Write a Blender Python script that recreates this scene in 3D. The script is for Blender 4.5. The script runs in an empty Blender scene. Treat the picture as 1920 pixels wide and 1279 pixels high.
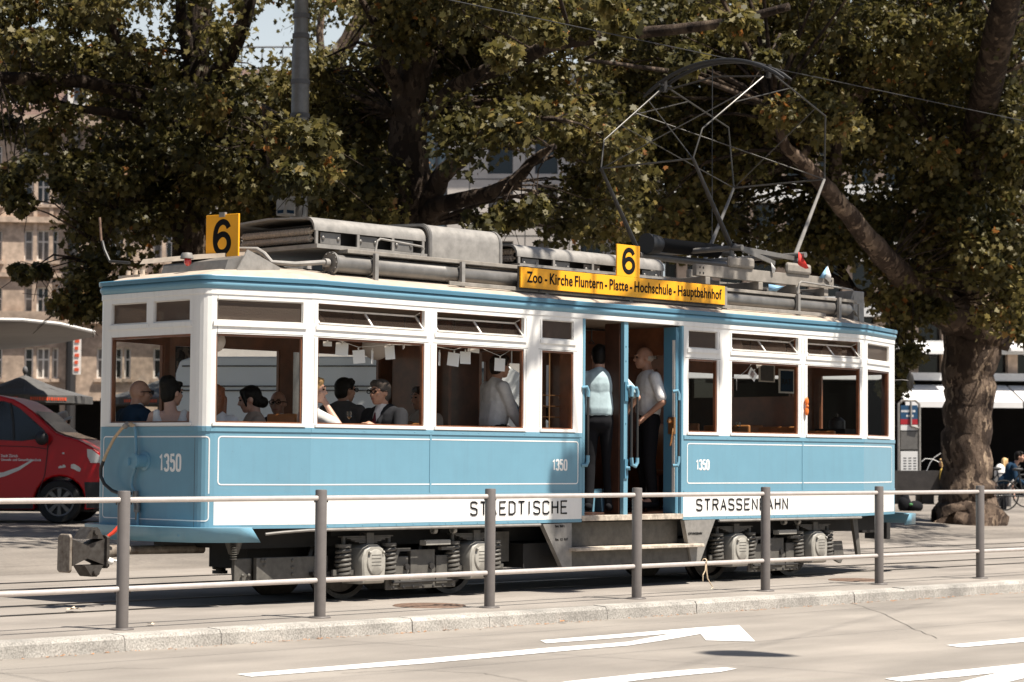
import bpy, math, random
import numpy as np
from mathutils import Vector, Matrix
R = math.radians
random.seed(7); RNG = np.random.default_rng(7)
SC = bpy.context.scene; COL = SC.collection

# ------------------------------------------------------------------ camera, light, exposure
FPX = 4290.99839; CAM = Vector((-12.63577, -15.54871, 1.33013))
CR = Vector((0.69121679, -0.72260667, 0.00767878)); CU = Vector((-0.04229109, -0.02984173, 0.99865957)); CF = Vector((0.72140891, 0.690615, 0.05118693))
cd = bpy.data.cameras.new('camera'); cam = bpy.data.objects.new('camera', cd); COL.objects.link(cam)
cam.matrix_world = Matrix(((CR.x, CU.x, -CF.x, CAM.x), (CR.y, CU.y, -CF.y, CAM.y), (CR.z, CU.z, -CF.z, CAM.z), (0, 0, 0, 1)))
cd.sensor_width = 36; cd.lens = 36 * FPX / 1920; cd.clip_end = 3000; cd.clip_start = .1
cd.dof.use_dof = True; cd.dof.focus_distance = 21.0; cd.dof.aperture_fstop = 4.0
SC.camera = cam
SUNV = Vector((0.13, -0.49, 1.0)).normalized()          # towards the sun
w = bpy.data.worlds.new('World'); SC.world = w; w.use_nodes = True
nt = w.node_tree; sky = nt.nodes.new('ShaderNodeTexSky'); sky.sky_type = 'NISHITA'; sky.sun_disc = False
sky.sun_elevation = math.asin(SUNV.z); sky.sun_rotation = math.atan2(SUNV.x, SUNV.y)
sky.air_density = 1.0; sky.dust_density = 1.6; sky.ozone_density = 1.0
bg = nt.nodes['Background']; bg.inputs[1].default_value = 0.05
# pale haze low in the sky
geo = nt.nodes.new('ShaderNodeNewGeometry'); sp_ = nt.nodes.new('ShaderNodeSeparateXYZ'); nt.links.new(geo.outputs['Incoming'], sp_.inputs[0])
mr_ = nt.nodes.new('ShaderNodeMapRange'); mr_.inputs[1].default_value = -.40; mr_.inputs[2].default_value = -.16; mr_.inputs[3].default_value = 0; mr_.inputs[4].default_value = .9; nt.links.new(sp_.outputs[2], mr_.inputs[0])
mx_ = nt.nodes.new('ShaderNodeMix'); mx_.data_type = 'RGBA'; mx_.inputs[7].default_value = (7.6, 8.3, 8.6, 1); dt_ = nt.nodes.new('ShaderNodeVectorMath'); dt_.operation = 'DOT_PRODUCT'; dt_.inputs[1].default_value = (-.722, -.692, 0); nt.links.new(geo.outputs['Incoming'], dt_.inputs[0])
ma_ = nt.nodes.new('ShaderNodeMapRange'); ma_.inputs[1].default_value = .55; ma_.inputs[2].default_value = .85; nt.links.new(dt_.outputs['Value'], ma_.inputs[0])      # bright haze added only towards the view, keeping its light off the tram front
mu_ = nt.nodes.new('ShaderNodeMath'); mu_.operation = 'MULTIPLY'; nt.links.new(mr_.outputs[0], mu_.inputs[0]); nt.links.new(ma_.outputs[0], mu_.inputs[1]); nt.links.new(mu_.outputs[0], mx_.inputs[0]); nt.links.new(sky.outputs[0], mx_.inputs[6]); nt.links.new(mx_.outputs[2], bg.inputs[0])
sl = bpy.data.lights.new('sun', 'SUN'); sl.energy = 5.0; sl.angle = R(.53); sl.color = (1, .93, .83)
so = bpy.data.objects.new('sun', sl); COL.objects.link(so); so.rotation_euler = SUNV.to_track_quat('Z', 'Y').to_euler()
so.location = (0, 0, 40)
VS = SC.view_settings; VS.view_transform = 'Standard'; VS.look = 'None'; VS.exposure = 0.98; VS.gamma = 1
SC.render.film_transparent = False
try:
    SC.cycles.max_bounces = 8; SC.cycles.transparent_max_bounces = 24; SC.cycles.use_denoising = True
    SC.cycles.caustics_reflective = False; SC.cycles.caustics_refractive = False
except Exception: pass

def ray(px, py): return CF + CR * ((px - 960) / FPX) - CU * ((py - 639.5) / FPX)
def atd(px, py, d): return CAM + ray(px, py) * d                     # a point seen at this picture place, d metres deep
def aty(px, py, y): q = ray(px, py); return CAM + q * ((y - CAM.y) / q.y)
def atx(px, py, x): q = ray(px, py); return CAM + q * ((x - CAM.x) / q.x)
def atz(px, py, z): q = ray(px, py); return CAM + q * ((z - CAM.z) / q.z)
RH = Vector((CR.x, CR.y, 0)).normalized(); FH = Vector((CF.x, CF.y, 0)).normalized()

# ------------------------------------------------------------------ materials
MATS = {}
def mat(name, color, rough=.6, metal=0., noise=None, bump=None, coat=0., spec=.5, dark=None, coord='Object', streak=0):
    m = bpy.data.materials.new(name); m.use_nodes = True; MATS[name] = m
    n = m.node_tree.nodes; l = m.node_tree.links; b = n['Principled BSDF']
    b.inputs['Base Color'].default_value = (*color, 1); b.inputs['Roughness'].default_value = rough; b.inputs['Metallic'].default_value = metal
    b.inputs['Specular IOR Level'].default_value = spec; b.inputs['Coat Weight'].default_value = coat; b.inputs['Coat Roughness'].default_value = .08
    tc = n.new('ShaderNodeTexCoord')
    if noise:
        sc, amt = noise[:2]
        t = n.new('ShaderNodeTexNoise'); t.inputs['Scale'].default_value = sc; t.inputs['Detail'].default_value = 6; t.inputs['Roughness'].default_value = .65
        l.new(tc.outputs[coord], t.inputs['Vector'])
        r = n.new('ShaderNodeMapRange'); r.inputs[1].default_value = .3; r.inputs[2].default_value = .7; r.inputs[3].default_value = 0; r.inputs[4].default_value = 1
        l.new(t.outputs['Fac'], r.inputs[0])
        mx = n.new('ShaderNodeMix'); mx.data_type = 'RGBA'
        c2 = dark if dark else tuple(c * (1 - amt) for c in color)
        c1 = color if dark else tuple(min(1, c * (1 + amt * .6)) for c in color)
        mx.inputs[6].default_value = (*c2, 1); mx.inputs[7].default_value = (*c1, 1)
        l.new(r.outputs[0], mx.inputs[0]); l.new(mx.outputs[2], b.inputs['Base Color'])
    if streak:                                                      # rain streaks and grime
        mp = n.new('ShaderNodeMapping'); mp.inputs['Scale'].default_value = (9, 9, .7); l.new(tc.outputs[coord], mp.inputs[0]); t3 = n.new('ShaderNodeTexNoise'); t3.inputs['Scale'].default_value = 1.6; t3.inputs['Detail'].default_value = 7; l.new(mp.outputs[0], t3.inputs[0])
        t4 = n.new('ShaderNodeTexNoise'); t4.inputs['Scale'].default_value = 55; t4.inputs['Detail'].default_value = 2; l.new(tc.outputs[coord], t4.inputs[0])
        r3 = n.new('ShaderNodeMapRange'); r3.inputs[1].default_value = .5; r3.inputs[2].default_value = .78; r3.inputs[3].default_value = 0; r3.inputs[4].default_value = streak * 3; l.new(t3.outputs['Fac'], r3.inputs[0])
        r4 = n.new('ShaderNodeMapRange'); r4.inputs[1].default_value = .70; r4.inputs[2].default_value = .76; r4.inputs[3].default_value = 0; r4.inputs[4].default_value = .45; l.new(t4.outputs['Fac'], r4.inputs[0])
        ad = n.new('ShaderNodeMath'); ad.operation = 'MAXIMUM'; l.new(r3.outputs[0], ad.inputs[0]); l.new(r4.outputs[0], ad.inputs[1])
        m3 = n.new('ShaderNodeMix'); m3.data_type = 'RGBA'; m3.inputs[7].default_value = (*[c * .45 + .05 for c in color], 1); l.new(ad.outputs[0], m3.inputs[0]); l.new(mx.outputs[2], m3.inputs[6]); l.new(m3.outputs[2], b.inputs['Base Color'])
    if bump:
        t2 = n.new('ShaderNodeTexNoise'); t2.inputs['Scale'].default_value = bump[0]; t2.inputs['Detail'].default_value = 5
        l.new(tc.outputs[coord], t2.inputs['Vector'])
        bp = n.new('ShaderNodeBump'); bp.inputs['Strength'].default_value = bump[1]; bp.inputs['Distance'].default_value = bump[2] if len(bump) > 2 else .01
        l.new(t2.outputs['Fac'], bp.inputs['Height']); l.new(bp.outputs[0], b.inputs['Normal'])
    return m
def glass(name, tint=(1, 1, 1), refl=.08, frost=0):
    m = bpy.data.materials.new(name); m.use_nodes = True; MATS[name] = m
    n = m.node_tree.nodes; l = m.node_tree.links; n.remove(n['Principled BSDF'])
    o = n['Material Output']; t = n.new('ShaderNodeBsdfTransparent'); t.inputs[0].default_value = (*tint, 1)
    g = n.new('ShaderNodeBsdfGlossy'); g.inputs['Roughness'].default_value = .02
    f = n.new('ShaderNodeFresnel'); f.inputs[0].default_value = 1.45
    ml = n.new('ShaderNodeMath'); ml.operation = 'MULTIPLY_ADD'; ml.inputs[1].default_value = refl * 10; ml.inputs[2].default_value = 0.0; ml.use_clamp = True
    l.new(f.outputs[0], ml.inputs[0]); mx = n.new('ShaderNodeMixShader'); l.new(ml.outputs[0], mx.inputs[0]); l.new(t.outputs[0], mx.inputs[1]); l.new(g.outputs[0], mx.inputs[2])
    if frost:
        d = n.new('ShaderNodeBsdfDiffuse'); d.inputs[0].default_value = (.17, .135, .11, 1); tl = n.new('ShaderNodeBsdfTranslucent'); tl.inputs[0].default_value = (.45, .38, .33, 1)
        tc = n.new('ShaderNodeTexCoord'); v = n.new('ShaderNodeTexVoronoi'); v.inputs['Scale'].default_value = 70; l.new(tc.outputs['Object'], v.inputs[0])
        bp = n.new('ShaderNodeBump'); bp.inputs['Strength'].default_value = .7; bp.inputs['Distance'].default_value = .004; l.new(v.outputs[0], bp.inputs['Height'])
        for q in (d, g, tl): l.new(bp.outputs[0], q.inputs['Normal'])
        g.inputs['Roughness'].default_value = .12
        m2 = n.new('ShaderNodeMixShader'); m2.inputs[0].default_value = .5; l.new(d.outputs[0], m2.inputs[1]); l.new(tl.outputs[0], m2.inputs[2])
        m3 = n.new('ShaderNodeMixShader'); m3.inputs[0].default_value = .62 * frost if frost < 1 else .62; l.new(t.outputs[0], m3.inputs[1]); l.new(m2.outputs[0], m3.inputs[2]); l.new(m3.outputs[0], mx.inputs[1])
    l.new(mx.outputs[0], o.inputs[0]); return m

BLUE = (.150, .310, .405)
mat('blue_paint', BLUE, .34, noise=(3, .05), coat=.18, bump=(2.2, .10, .02), streak=.06, spec=.4)
mat('deep_blue_paint', (.075, .20, .29), .35, noise=(4, .06), coat=.3)
mat('white_paint', (.80, .785, .75), .35, noise=(5, .03), coat=.25, bump=(3, .05, .02), streak=.07)
mat('old_white_paint', (.72, .69, .64), .5, noise=(9, .12))
mat('line_white', (.82, .80, .77), .45)
mat('black_letter', (.010, .010, .011), .7, spec=.08)
mat('orange_sign', (.92, .41, .012), .4, noise=(6, .06))
mat('roof_canvas', (.40, .335, .27), .75, noise=(7, .22), bump=(20, .2, .01))
mat('grey_metal', (.19, .18, .168), .42, metal=.35, noise=(8, .25), bump=(30, .05, .003))
mat('light_grey_metal', (.27, .255, .235), .5, metal=.15, noise=(9, .28))
mat('dark_metal', (.045, .042, .04), .5, metal=.5, noise=(14, .4))
mat('underframe', (.012, .011, .010), .7, noise=(9, .5))
mat('bogie_grey', (.105, .098, .086), .6, metal=.1, noise=(12, .35), bump=(40, .1, .003))
mat('axle_box_cream', (.33, .315, .28), .5, noise=(10, .22), bump=(25, .08, .004))
mat('tread_steel', (.06, .055, .05), .4, metal=.8, noise=(20, .4))
mat('rust_steel', (.16, .10, .07), .7, metal=.3, noise=(18, .5))
mat('coil_black', (.012, .012, .013), .5)
mat('ceramic', (.5, .42, .34), .4, noise=(40, .3))
mat('grey_wood', (.25, .225, .195), .8, noise=(6, .35), bump=(30, .3, .004))
mat('step_wood', (.50, .43, .35), .85, noise=(14, .55), bump=(30, .4, .005))
mat('brown_wood', (.20, .072, .03), .38, noise=(4, .45), coat=.3)
mat('dark_wood', (.055, .022, .012), .45, noise=(5, .45))
mat('honey_wood', (.42, .17, .05), .35, noise=(5, .3), coat=.3)
mat('cream_ceiling', (.22, .17, .125), .7, noise=(4, .2))
mat('brass', (.55, .28, .12), .3, metal=.9)
mat('hose_rubber', (.02, .019, .018), .5)
mat('hose_tan', (.52, .38, .24), .55, noise=(30, .2))
mat('red_lens', (.55, .02, .015), .15, coat=1)
mat('red_handle', (.60, .05, .02), .35)
mat('flag_red', (.62, .03, .02), .7)
mat('flag_blue', (.18, .34, .50), .7)
mat('flag_white', (.72, .7, .68), .7)
mat('ribbon_orange', (.75, .17, .02), .35, coat=.4)
mat('ribbon_cream', (.7, .55, .38), .6)
mat('paper', (.78, .77, .75), .7)
mat('photo_print', (.30, .22, .20), .4, noise=(60, .8))
mat('string', (.25, .22, .2), .8)
mat('lantern_paper', (.60, .54, .5), .7)
mat('post_paint', (.135, .12, .112), .45, noise=(10, .12), bump=(60, .06, .002))
mat('steel_rail', (.66, .60, .56), .32, metal=.45, noise=(12, .12))
glass('clear_glass', (.93, .94, .93), .010)
glass('smoky_glass', (.55, .47, .42), .02, frost=.35)
glass('frosted_glass', (.62, .56, .50), .04, frost=1)
glass('car_glass', (.22, .23, .24), .12)
glass('wine_glass', (.9, .88, .8), .12)
mat('window_dark', (.015, .016, .018), .1, spec=.6); mat('window_curtain', (.20, .185, .165), .5, noise=(1.3, .7)); mat('pipe_black', (.02, .018, .018), .6)
mat('skin', (.52, .29, .20), .5, noise=(30, .08)); mat('skin_dark', (.40, .21, .14), .5, noise=(30, .08)); mat('skin_light', (.60, .36, .27), .5, noise=(30, .06))
mat('hair_black', (.008, .006, .005), .5, noise=(60, .5), spec=.15); mat('hair_grey', (.10, .088, .08), .5, noise=(60, .5), spec=.2); mat('hair_red', (.26, .09, .035), .45, noise=(60, .5))
mat('hair_brown', (.03, .016, .010), .5, noise=(60, .5), spec=.15); mat('hair_blond', (.55, .36, .16), .5, noise=(60, .3)); mat('hair_white', (.40, .34, .29), .5, noise=(60, .2))
def cloth(n, c): mat(n, c, .9, noise=(18, .14), bump=(11, .3, .012), spec=.12)
cloth('navy_cloth', (.012, .032, .062)); cloth('white_cloth', (.74, .72, .70)); cloth('beige_cloth', (.48, .38, .30)); cloth('black_cloth', (.012, .012, .014))
cloth('grey_cloth', (.12, .115, .115)); cloth('charcoal_cloth', (.026, .026, .03)); cloth('paleblue_cloth', (.42, .53, .56)); cloth('khaki_cloth', (.40, .36, .30)); cloth('yellow_cloth', (.62, .42, .1)); cloth('maroon_cloth', (.12, .02, .03))
mat('lens_dark', (.03, .02, .018), .1)
mat('lip', (.35, .12, .10), .5)

# ------------------------------------------------------------------ mesh collector
class MB:
    def __init__(s): s.v = []; s.f = []
    def quad(s, *p):
        i = len(s.v); s.v += [tuple(q) for q in p]; s.f.append(tuple(range(i, i + len(p)))); return s
    def add(s, vs, fs):
        i = len(s.v); s.v += [tuple(q) for q in vs]; s.f += [tuple(k + i for k in f) for f in fs]; return s
    def box(s, x0, x1, y0, y1, z0, z1, M=None):
        vs = [Vector(p) for p in ((x0, y0, z0), (x1, y0, z0), (x1, y1, z0), (x0, y1, z0), (x0, y0, z1), (x1, y0, z1), (x1, y1, z1), (x0, y1, z1))]
        if M is not None: vs = [M @ q for q in vs]
        return s.add(vs, [(0, 3, 2, 1), (4, 5, 6, 7), (0, 1, 5, 4), (1, 2, 6, 5), (2, 3, 7, 6), (3, 0, 4, 7)])
    def bar(s, p0, p1, wdt, hgt, up=(0, 0, 1)):
        p0 = Vector(p0); p1 = Vector(p1); d = p1 - p0; L = d.length; d.normalize(); u = Vector(up); sd = d.cross(u)
        if sd.length < 1e-5: sd = d.cross(Vector((1, 0, 0)))
        sd.normalize(); u = sd.cross(d)
        vs = []
        for q in (p0, p1):
            for a, b in ((-1, -1), (1, -1), (1, 1), (-1, 1)): vs.append(q + sd * (a * wdt / 2) + u * (b * hgt / 2))
        return s.add(vs, [(0, 1, 2, 3), (7, 6, 5, 4), (0, 4, 5, 1), (1, 5, 6, 2), (2, 6, 7, 3), (3, 7, 4, 0)])
    def tube(s, pts, r, n=10, cap=True):
        pts = [Vector(p) for p in pts]; rs = r if isinstance(r, (list, tuple)) else [r] * len(pts)
        rings = []; prev = None
        for i, p in enumerate(pts):
            if i == 0: t = pts[1] - p
            elif i == len(pts) - 1: t = p - pts[i - 1]
            else: t = (pts[i + 1] - p).normalized() + (p - pts[i - 1]).normalized()
            t.normalize()
            if prev is None:
                a = t.cross(Vector((0, 0, 1)))
                if a.length < .05: a = t.cross(Vector((1, 0, 0)))
            else: a = prev - t * prev.dot(t)
            a.normalize(); prev = a; b = t.cross(a)
            rings.append([p + (a * math.cos(k * 2 * math.pi / n) + b * math.sin(k * 2 * math.pi / n)) * rs[i] for k in range(n)])
        o = len(s.v)
        for rg in rings: s.v += [tuple(q) for q in rg]
        for i in range(len(rings) - 1):
            for k in range(n):
                a = o + i * n + k; b = o + i * n + (k + 1) % n; s.f.append((a, b, b + n, a + n))
        if cap: s.f.append(tuple(o + k for k in reversed(range(n)))); s.f.append(tuple(o + (len(rings) - 1) * n + k for k in range(n)))
        return s
    def cyl(s, p0, p1, r0, r1=None, n=20): return s.tube([p0, p1], [r0, r0 if r1 is None else r1], n)
    def lathe(s, prof, M=None, n=24):                              # prof: (radius, height) about local z
        M = M or Matrix(); o = len(s.v); m = len(prof)
        for k in range(n):
            a = 2 * math.pi * k / n
            for r_, z in prof: s.v.append(tuple(M @ Vector((r_ * math.cos(a), r_ * math.sin(a), z))))
        for k in range(n):
            for i in range(m - 1):
                a = o + k * m + i; b = o + ((k + 1) % n) * m + i; s.f.append((a, b, b + 1, a + 1))
        return s
    def prism(s, poly, e0, e1, fn):                                # poly 2d, fn(u,v,e) -> 3d
        n = len(poly); i = len(s.v)
        s.v += [tuple(fn(u, v, e0)) for u, v in poly] + [tuple(fn(u, v, e1)) for u, v in poly]
        s.f.append(tuple(i + k for k in range(n))); s.f.append(tuple(i + n + k for k in reversed(range(n))))
        for k in range(n): s.f.append((i + k, i + n + k, i + n + (k + 1) % n, i + (k + 1) % n))
        return s
    def ell(s, c, rad, M=None, nu=14, nv=9):
        c = Vector(c); M = M or Matrix.Identity(3); o = len(s.v)
        for j in range(1, nv):
            t = math.pi * j / nv
            for k in range(nu):
                a = 2 * math.pi * k / nu
                s.v.append(tuple(c + M @ Vector((rad[0] * math.sin(t) * math.cos(a), rad[1] * math.sin(t) * math.sin(a), rad[2] * math.cos(t)))))
        s.v.append(tuple(c + M @ Vector((0, 0, rad[2])))); s.v.append(tuple(c - M @ Vector((0, 0, rad[2]))))
        tp = len(s.v) - 2
        for j in range(nv - 2):
            for k in range(nu):
                a = o + j * nu + k; b = o + j * nu + (k + 1) % nu; s.f.append((a, a + nu, b + nu, b))
        for k in range(nu):
            s.f.append((tp, o + k, o + (k + 1) % nu)); q = o + (nv - 2) * nu; s.f.append((tp + 1, q + (k + 1) % nu, q + k))
        return s
    def cap(s, p0, r0, p1, r1, n=12):                               # tapered rounded limb
        p0 = Vector(p0); p1 = Vector(p1); d = (p1 - p0)
        if d.length < 1e-6: return s.ell(p0, (r0,) * 3)
        d.normalize(); pts = []; rs = []
        for a in (80, 55, 28): pts.append(p0 - d * r0 * math.sin(R(a))); rs.append(r0 * math.cos(R(a)))
        pts.append(p0); rs.append(r0); pts.append(p1); rs.append(r1)
        for a in (28, 55, 80): pts.append(p1 + d * r1 * math.sin(R(a))); rs.append(r1 * math.cos(R(a)))
        return s.tube(pts, rs, n)
    def build(s, name, m, parent=None, smooth=True, bevel=0, sharp=35):
        me = bpy.data.meshes.new(name); me.from_pydata(s.v, [], s.f); me.validate(); me.update()
        o = bpy.data.objects.new(name, me); COL.objects.link(o)
        me.materials.append(MATS[m] if isinstance(m, str) else m)
        if smooth and len(me.polygons):
            me.polygons.foreach_set('use_smooth', [True] * len(me.polygons)); me.set_sharp_from_angle(angle=R(sharp))
        if bevel:
            b = o.modifiers.new('bevel', 'BEVEL'); b.width = bevel; b.segments = 2; b.limit_method = 'ANGLE'; b.angle_limit = R(40)
        if parent is not None: put(o, parent)
        return o
def put(o, parent):
    o.parent = parent; root = parent; loc = Vector((0, 0, 0))
    chain = []
    while root is not None: chain.append(root); root = root.parent
    M = Matrix()
    for q in reversed(chain): M = M @ Matrix.LocRotScale(q.location, q.rotation_euler, q.scale)
    if not o.get('local'): o.matrix_local = M.inverted() @ Matrix.LocRotScale(o.location, o.rotation_euler, o.scale)
def tag(o, label=None, cat=None, group=None, kind=None):
    if label: o['label'] = label
    if cat: o['category'] = cat
    if group: o['group'] = group
    if kind: o['kind'] = kind
    return o
def thing(name, loc, label, cat, group=None, rz=0):
    o = bpy.data.objects.new(name, None); COL.objects.link(o); o.location = loc; o.rotation_euler = (0, 0, rz); o.empty_display_size = .2
    return tag(o, label, cat, group)
def copy_tree(o, parent=None):
    c = o.copy(); COL.objects.link(c)
    if parent is not None: c.parent = parent
    for ch in list(o.children): copy_tree(ch, c)
    return c
def text(name, body, size, M, m, parent, bold=0, sx=1, align='LEFT', space=1, ext=.001):
    cu = bpy.data.curves.new(name, 'FONT'); cu.body = body; cu.size = size; cu.offset = bold; cu.align_x = align; cu.align_y = 'BOTTOM_BASELINE'; cu.space_character = space; cu.extrude = ext; cu.resolution_u = 6
    o = bpy.data.objects.new(name, cu); COL.objects.link(o); cu.materials.append(MATS[m])
    o.matrix_world = M @ Matrix.Diagonal((sx, 1, 1, 1))
    l, r_, s_ = o.matrix_world.decompose(); o.location = l; o.rotation_euler = r_.to_euler(); o.scale = s_
    if parent is None: return o
    return mesh_text(o, parent)
def mesh_text(o, parent):
    bpy.context.view_layer.update(); me = bpy.data.meshes.new_from_object(o); n = bpy.data.objects.new(o.name, me); COL.objects.link(n); n.location = o.location; n.rotation_euler = o.rotation_euler; n.scale = o.scale
    nm = o.name; bpy.data.objects.remove(o); n.name = nm; put(n, parent); return n
def glyphs(name, body, M, x0, wd, h, r, m, parent, gap=.16, flat=.12):
    G = {'1': [[(.04, .80), (.22, 1.0), (.22, 0)]], '3': [[(0, .84), (.06, .97), (.2, 1), (.34, .97), (.4, .86), (.4, .64), (.33, .54), (.18, .52)], [(.2, .52), (.34, .49), (.4, .4), (.4, .14), (.34, .03), (.2, 0), (.06, .03), (0, .16)]],
         '5': [[(.38, 1), (.04, 1), (.04, .52)], [(.04, .54), (.14, .63), (.26, .63), (.37, .57), (.4, .46), (.4, .16), (.34, .03), (.2, 0), (.06, .03), (0, .2)]], '0': [[(.2, 0), (.06, .03), (0, .14), (0, .86), (.06, .97), (.2, 1), (.34, .97), (.4, .86), (.4, .14), (.34, .03), (.2, 0)]],
         '6': [[(.56, .80), (.50, .93), (.38, 1), (.27, 1), (.14, .93), (.05, .77), (.01, .55), (.01, .33), (.06, .14), (.17, .03), (.30, 0), (.44, .04), (.55, .16), (.58, .31), (.55, .46), (.45, .57), (.32, .61), (.18, .56), (.08, .45), (.03, .34)]]}
    W_ = {'1': .30, '3': .4, '5': .4, '0': .4, '6': .58}; tot = sum(W_[c] for c in body) + gap * (len(body) - 1); sx = wd / tot; mb = MB(); x = x0
    def chk(q):
        for _ in range(2): q = [q[0]] + [tuple(a[k] * f + b[k] * (1 - f) for k in (0, 1)) for a, b in zip(q, q[1:]) for f in (.75, .25)] + [q[-1]]
        return q
    for c in body:
        for q in [q if len(q) < 4 else chk(q) for q in G[c]]: mb.tube([(x + sx * a, h * b, 0) for a, b in q], r, 10)
        x += sx * (W_[c] + gap)
    mb.v = [tuple(M @ Vector((a, b, c * flat))) for a, b, c in mb.v]; return mb.build(name, m, parent, sharp=60)
def split_build(mb, name, m, parent, **k):
    par = list(range(len(mb.v))); key = {}
    def fd(i):
        while par[i] != i: par[i] = par[par[i]]; i = par[i]
        return i
    for i, v in enumerate(mb.v):
        q = tuple(round(c, 4) for c in v)
        if q in key: par[fd(i)] = fd(key[q])
        else: key[q] = i
    for f in mb.f:
        for j in f[1:]: par[fd(j)] = fd(f[0])
    isl = {}
    for f in mb.f: isl.setdefault(fd(f[0]), []).append(f)
    out = []
    for fs in isl.values():
        q = MB(); mp = {}
        for f in fs:
            for j in f:
                if j not in mp: mp[j] = len(q.v); q.v.append(mb.v[j])
            q.f.append(tuple(mp[j] for j in f))
        out.append(q.build(name, m, parent, **k))
    return out
def frame3(o, x, y, z=None):
    x = Vector(x).normalized(); y = Vector(y).normalized(); z = x.cross(y); return Matrix(((x.x, y.x, z.x, o[0]), (x.y, y.y, z.y, o[1]), (x.z, y.z, z.z, o[2]), (0, 0, 0, 1)))
def panel(mb, fr, xs, zs, hole, off=0., th=.04, back=True):
    """wall with openings: fr(u, z, n) -> 3d point, n measured inwards; hole(i, j) true leaves a cell open"""
    nx, nz = len(xs) - 1, len(zs) - 1; a, b = off, off + th
    H = lambda i, j: i < 0 or j < 0 or i >= nx or j >= nz or hole(i, j)
    for i in range(nx):
        for j in range(nz):
            if hole(i, j): continue
            x0, x1, z0, z1 = xs[i], xs[i + 1], zs[j], zs[j + 1]
            mb.quad(fr(x0, z0, a), fr(x1, z0, a), fr(x1, z1, a), fr(x0, z1, a))
            if back: mb.quad(fr(x1, z0, b), fr(x0, z0, b), fr(x0, z1, b), fr(x1, z1, b))
            if H(i - 1, j): mb.quad(fr(x0, z0, b), fr(x0, z0, a), fr(x0, z1, a), fr(x0, z1, b))
            if H(i + 1, j): mb.quad(fr(x1, z0, a), fr(x1, z0, b), fr(x1, z1, b), fr(x1, z1, a))
            if H(i, j - 1): mb.quad(fr(x0, z0, b), fr(x1, z0, b), fr(x1, z0, a), fr(x0, z0, a))
            if H(i, j + 1): mb.quad(fr(x0, z1, a), fr(x1, z1, a), fr(x1, z1, b), fr(x0, z1, b))
    return mb
# ------------------------------------------------------------------ setting
def ground_mat(name, c, fine=150, big=.5, amt=.15, stain=.14, bstr=.25, stones=None):
    m = mat(name, c, .88); n = m.node_tree.nodes; l = m.node_tree.links; b = n['Principled BSDF']; tc = n.new('ShaderNodeTexCoord')
    def noise(s, d=6, sc=(1, 1, 1)):
        mp = n.new('ShaderNodeMapping'); mp.inputs['Scale'].default_value = sc; l.new(tc.outputs['Object'], mp.inputs[0])
        t = n.new('ShaderNodeTexNoise'); t.inputs['Scale'].default_value = s; t.inputs['Detail'].default_value = d; l.new(mp.outputs[0], t.inputs[0]); return t.outputs['Fac']
    def mul(fac, lo, hi, a=.35, z=.65):
        r = n.new('ShaderNodeMapRange'); r.inputs[1].default_value = a; r.inputs[2].default_value = z; r.inputs[3].default_value = lo; r.inputs[4].default_value = hi; l.new(fac, r.inputs[0]); return r.outputs[0]
    fs = [mul(noise(fine, 3), 1 - amt, 1 + amt), mul(noise(big, 8), 1 - stain, 1 + stain * .5), mul(noise(2.2, 8, (.25, 1, 1)), 1 - stain * .8, 1 + stain * .4), mul(noise(38, 2), .84, 1, .28, .36)]
    v = fs[0]
    for q in fs[1:]:
        mm = n.new('ShaderNodeMath'); mm.operation = 'MULTIPLY'; l.new(v, mm.inputs[0]); l.new(q, mm.inputs[1]); v = mm.outputs[0]
    hgt = noise(fine * .8, 3)
    if stones:
        vo = n.new('ShaderNodeTexVoronoi'); vo.feature = 'DISTANCE_TO_EDGE'; vo.inputs['Scale'].default_value = stones; vo.inputs['Randomness'].default_value = .55; l.new(tc.outputs['Object'], vo.inputs[0])
        q = mul(vo.outputs['Distance'], .8, 1, .0, .1); mm = n.new('ShaderNodeMath'); mm.operation = 'MULTIPLY'; l.new(v, mm.inputs[0]); l.new(q, mm.inputs[1]); v = mm.outputs[0]; hgt = q
    vm = n.new('ShaderNodeVectorMath'); vm.operation = 'SCALE'; vm.inputs[0].default_value = c; l.new(v, vm.inputs['Scale']); l.new(vm.outputs[0], b.inputs['Base Color'])
    bp = n.new('ShaderNodeBump'); bp.inputs['Strength'].default_value = bstr; bp.inputs['Distance'].default_value = .006; l.new(hgt, bp.inputs['Height']); l.new(bp.outputs[0], b.inputs['Normal'])
    return m
ground_mat('road_asphalt', (.245, .220, .192), stain=.2); ground_mat('pavement_asphalt', (.245, .218, .192), big=.9, stain=.17)
ground_mat('square_paving', (.205, .18, .155), stones=9, stain=.25); ground_mat('kerb_granite', (.34, .32, .29), fine=70, amt=.28, big=3, stain=.25, bstr=.5)
ground_mat('stone_wall', (.46, .350, .268), fine=4, big=.15, amt=.16, stain=.32); ground_mat('pale_wall', (.56, .51, .46), fine=20, big=.1, amt=.04, stain=.1)
ground_mat('white_wall', (.62, .62, .61), fine=20, big=.1, amt=.04, stain=.08)
def kerbY(x): return -1.757 - .0166 * x
def profile(pts, x0, x1, n, zf=None):
    mb = MB(); xs = [x0 + (x1 - x0) * i / n for i in range(n + 1)]
    for i in range(n):
        for (ya, za), (yb, zb) in zip(pts, pts[1:]):
            Y = lambda y, x: (kerbY(x) + .17 if y == 'k' else y)
            a, b = xs[i], xs[i + 1]; mb.quad((a, Y(ya, a), za), (b, Y(ya, b), za), (b, Y(yb, b), zb), (a, Y(yb, a), zb))
    return mb
xsplit = dict(x0=-60, x1=140, n=10)
tag(profile([('k', 0), (5.2, 0), (5.6, .02)], **xsplit).build('pavement', 'pavement_asphalt'), kind='structure')
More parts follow.
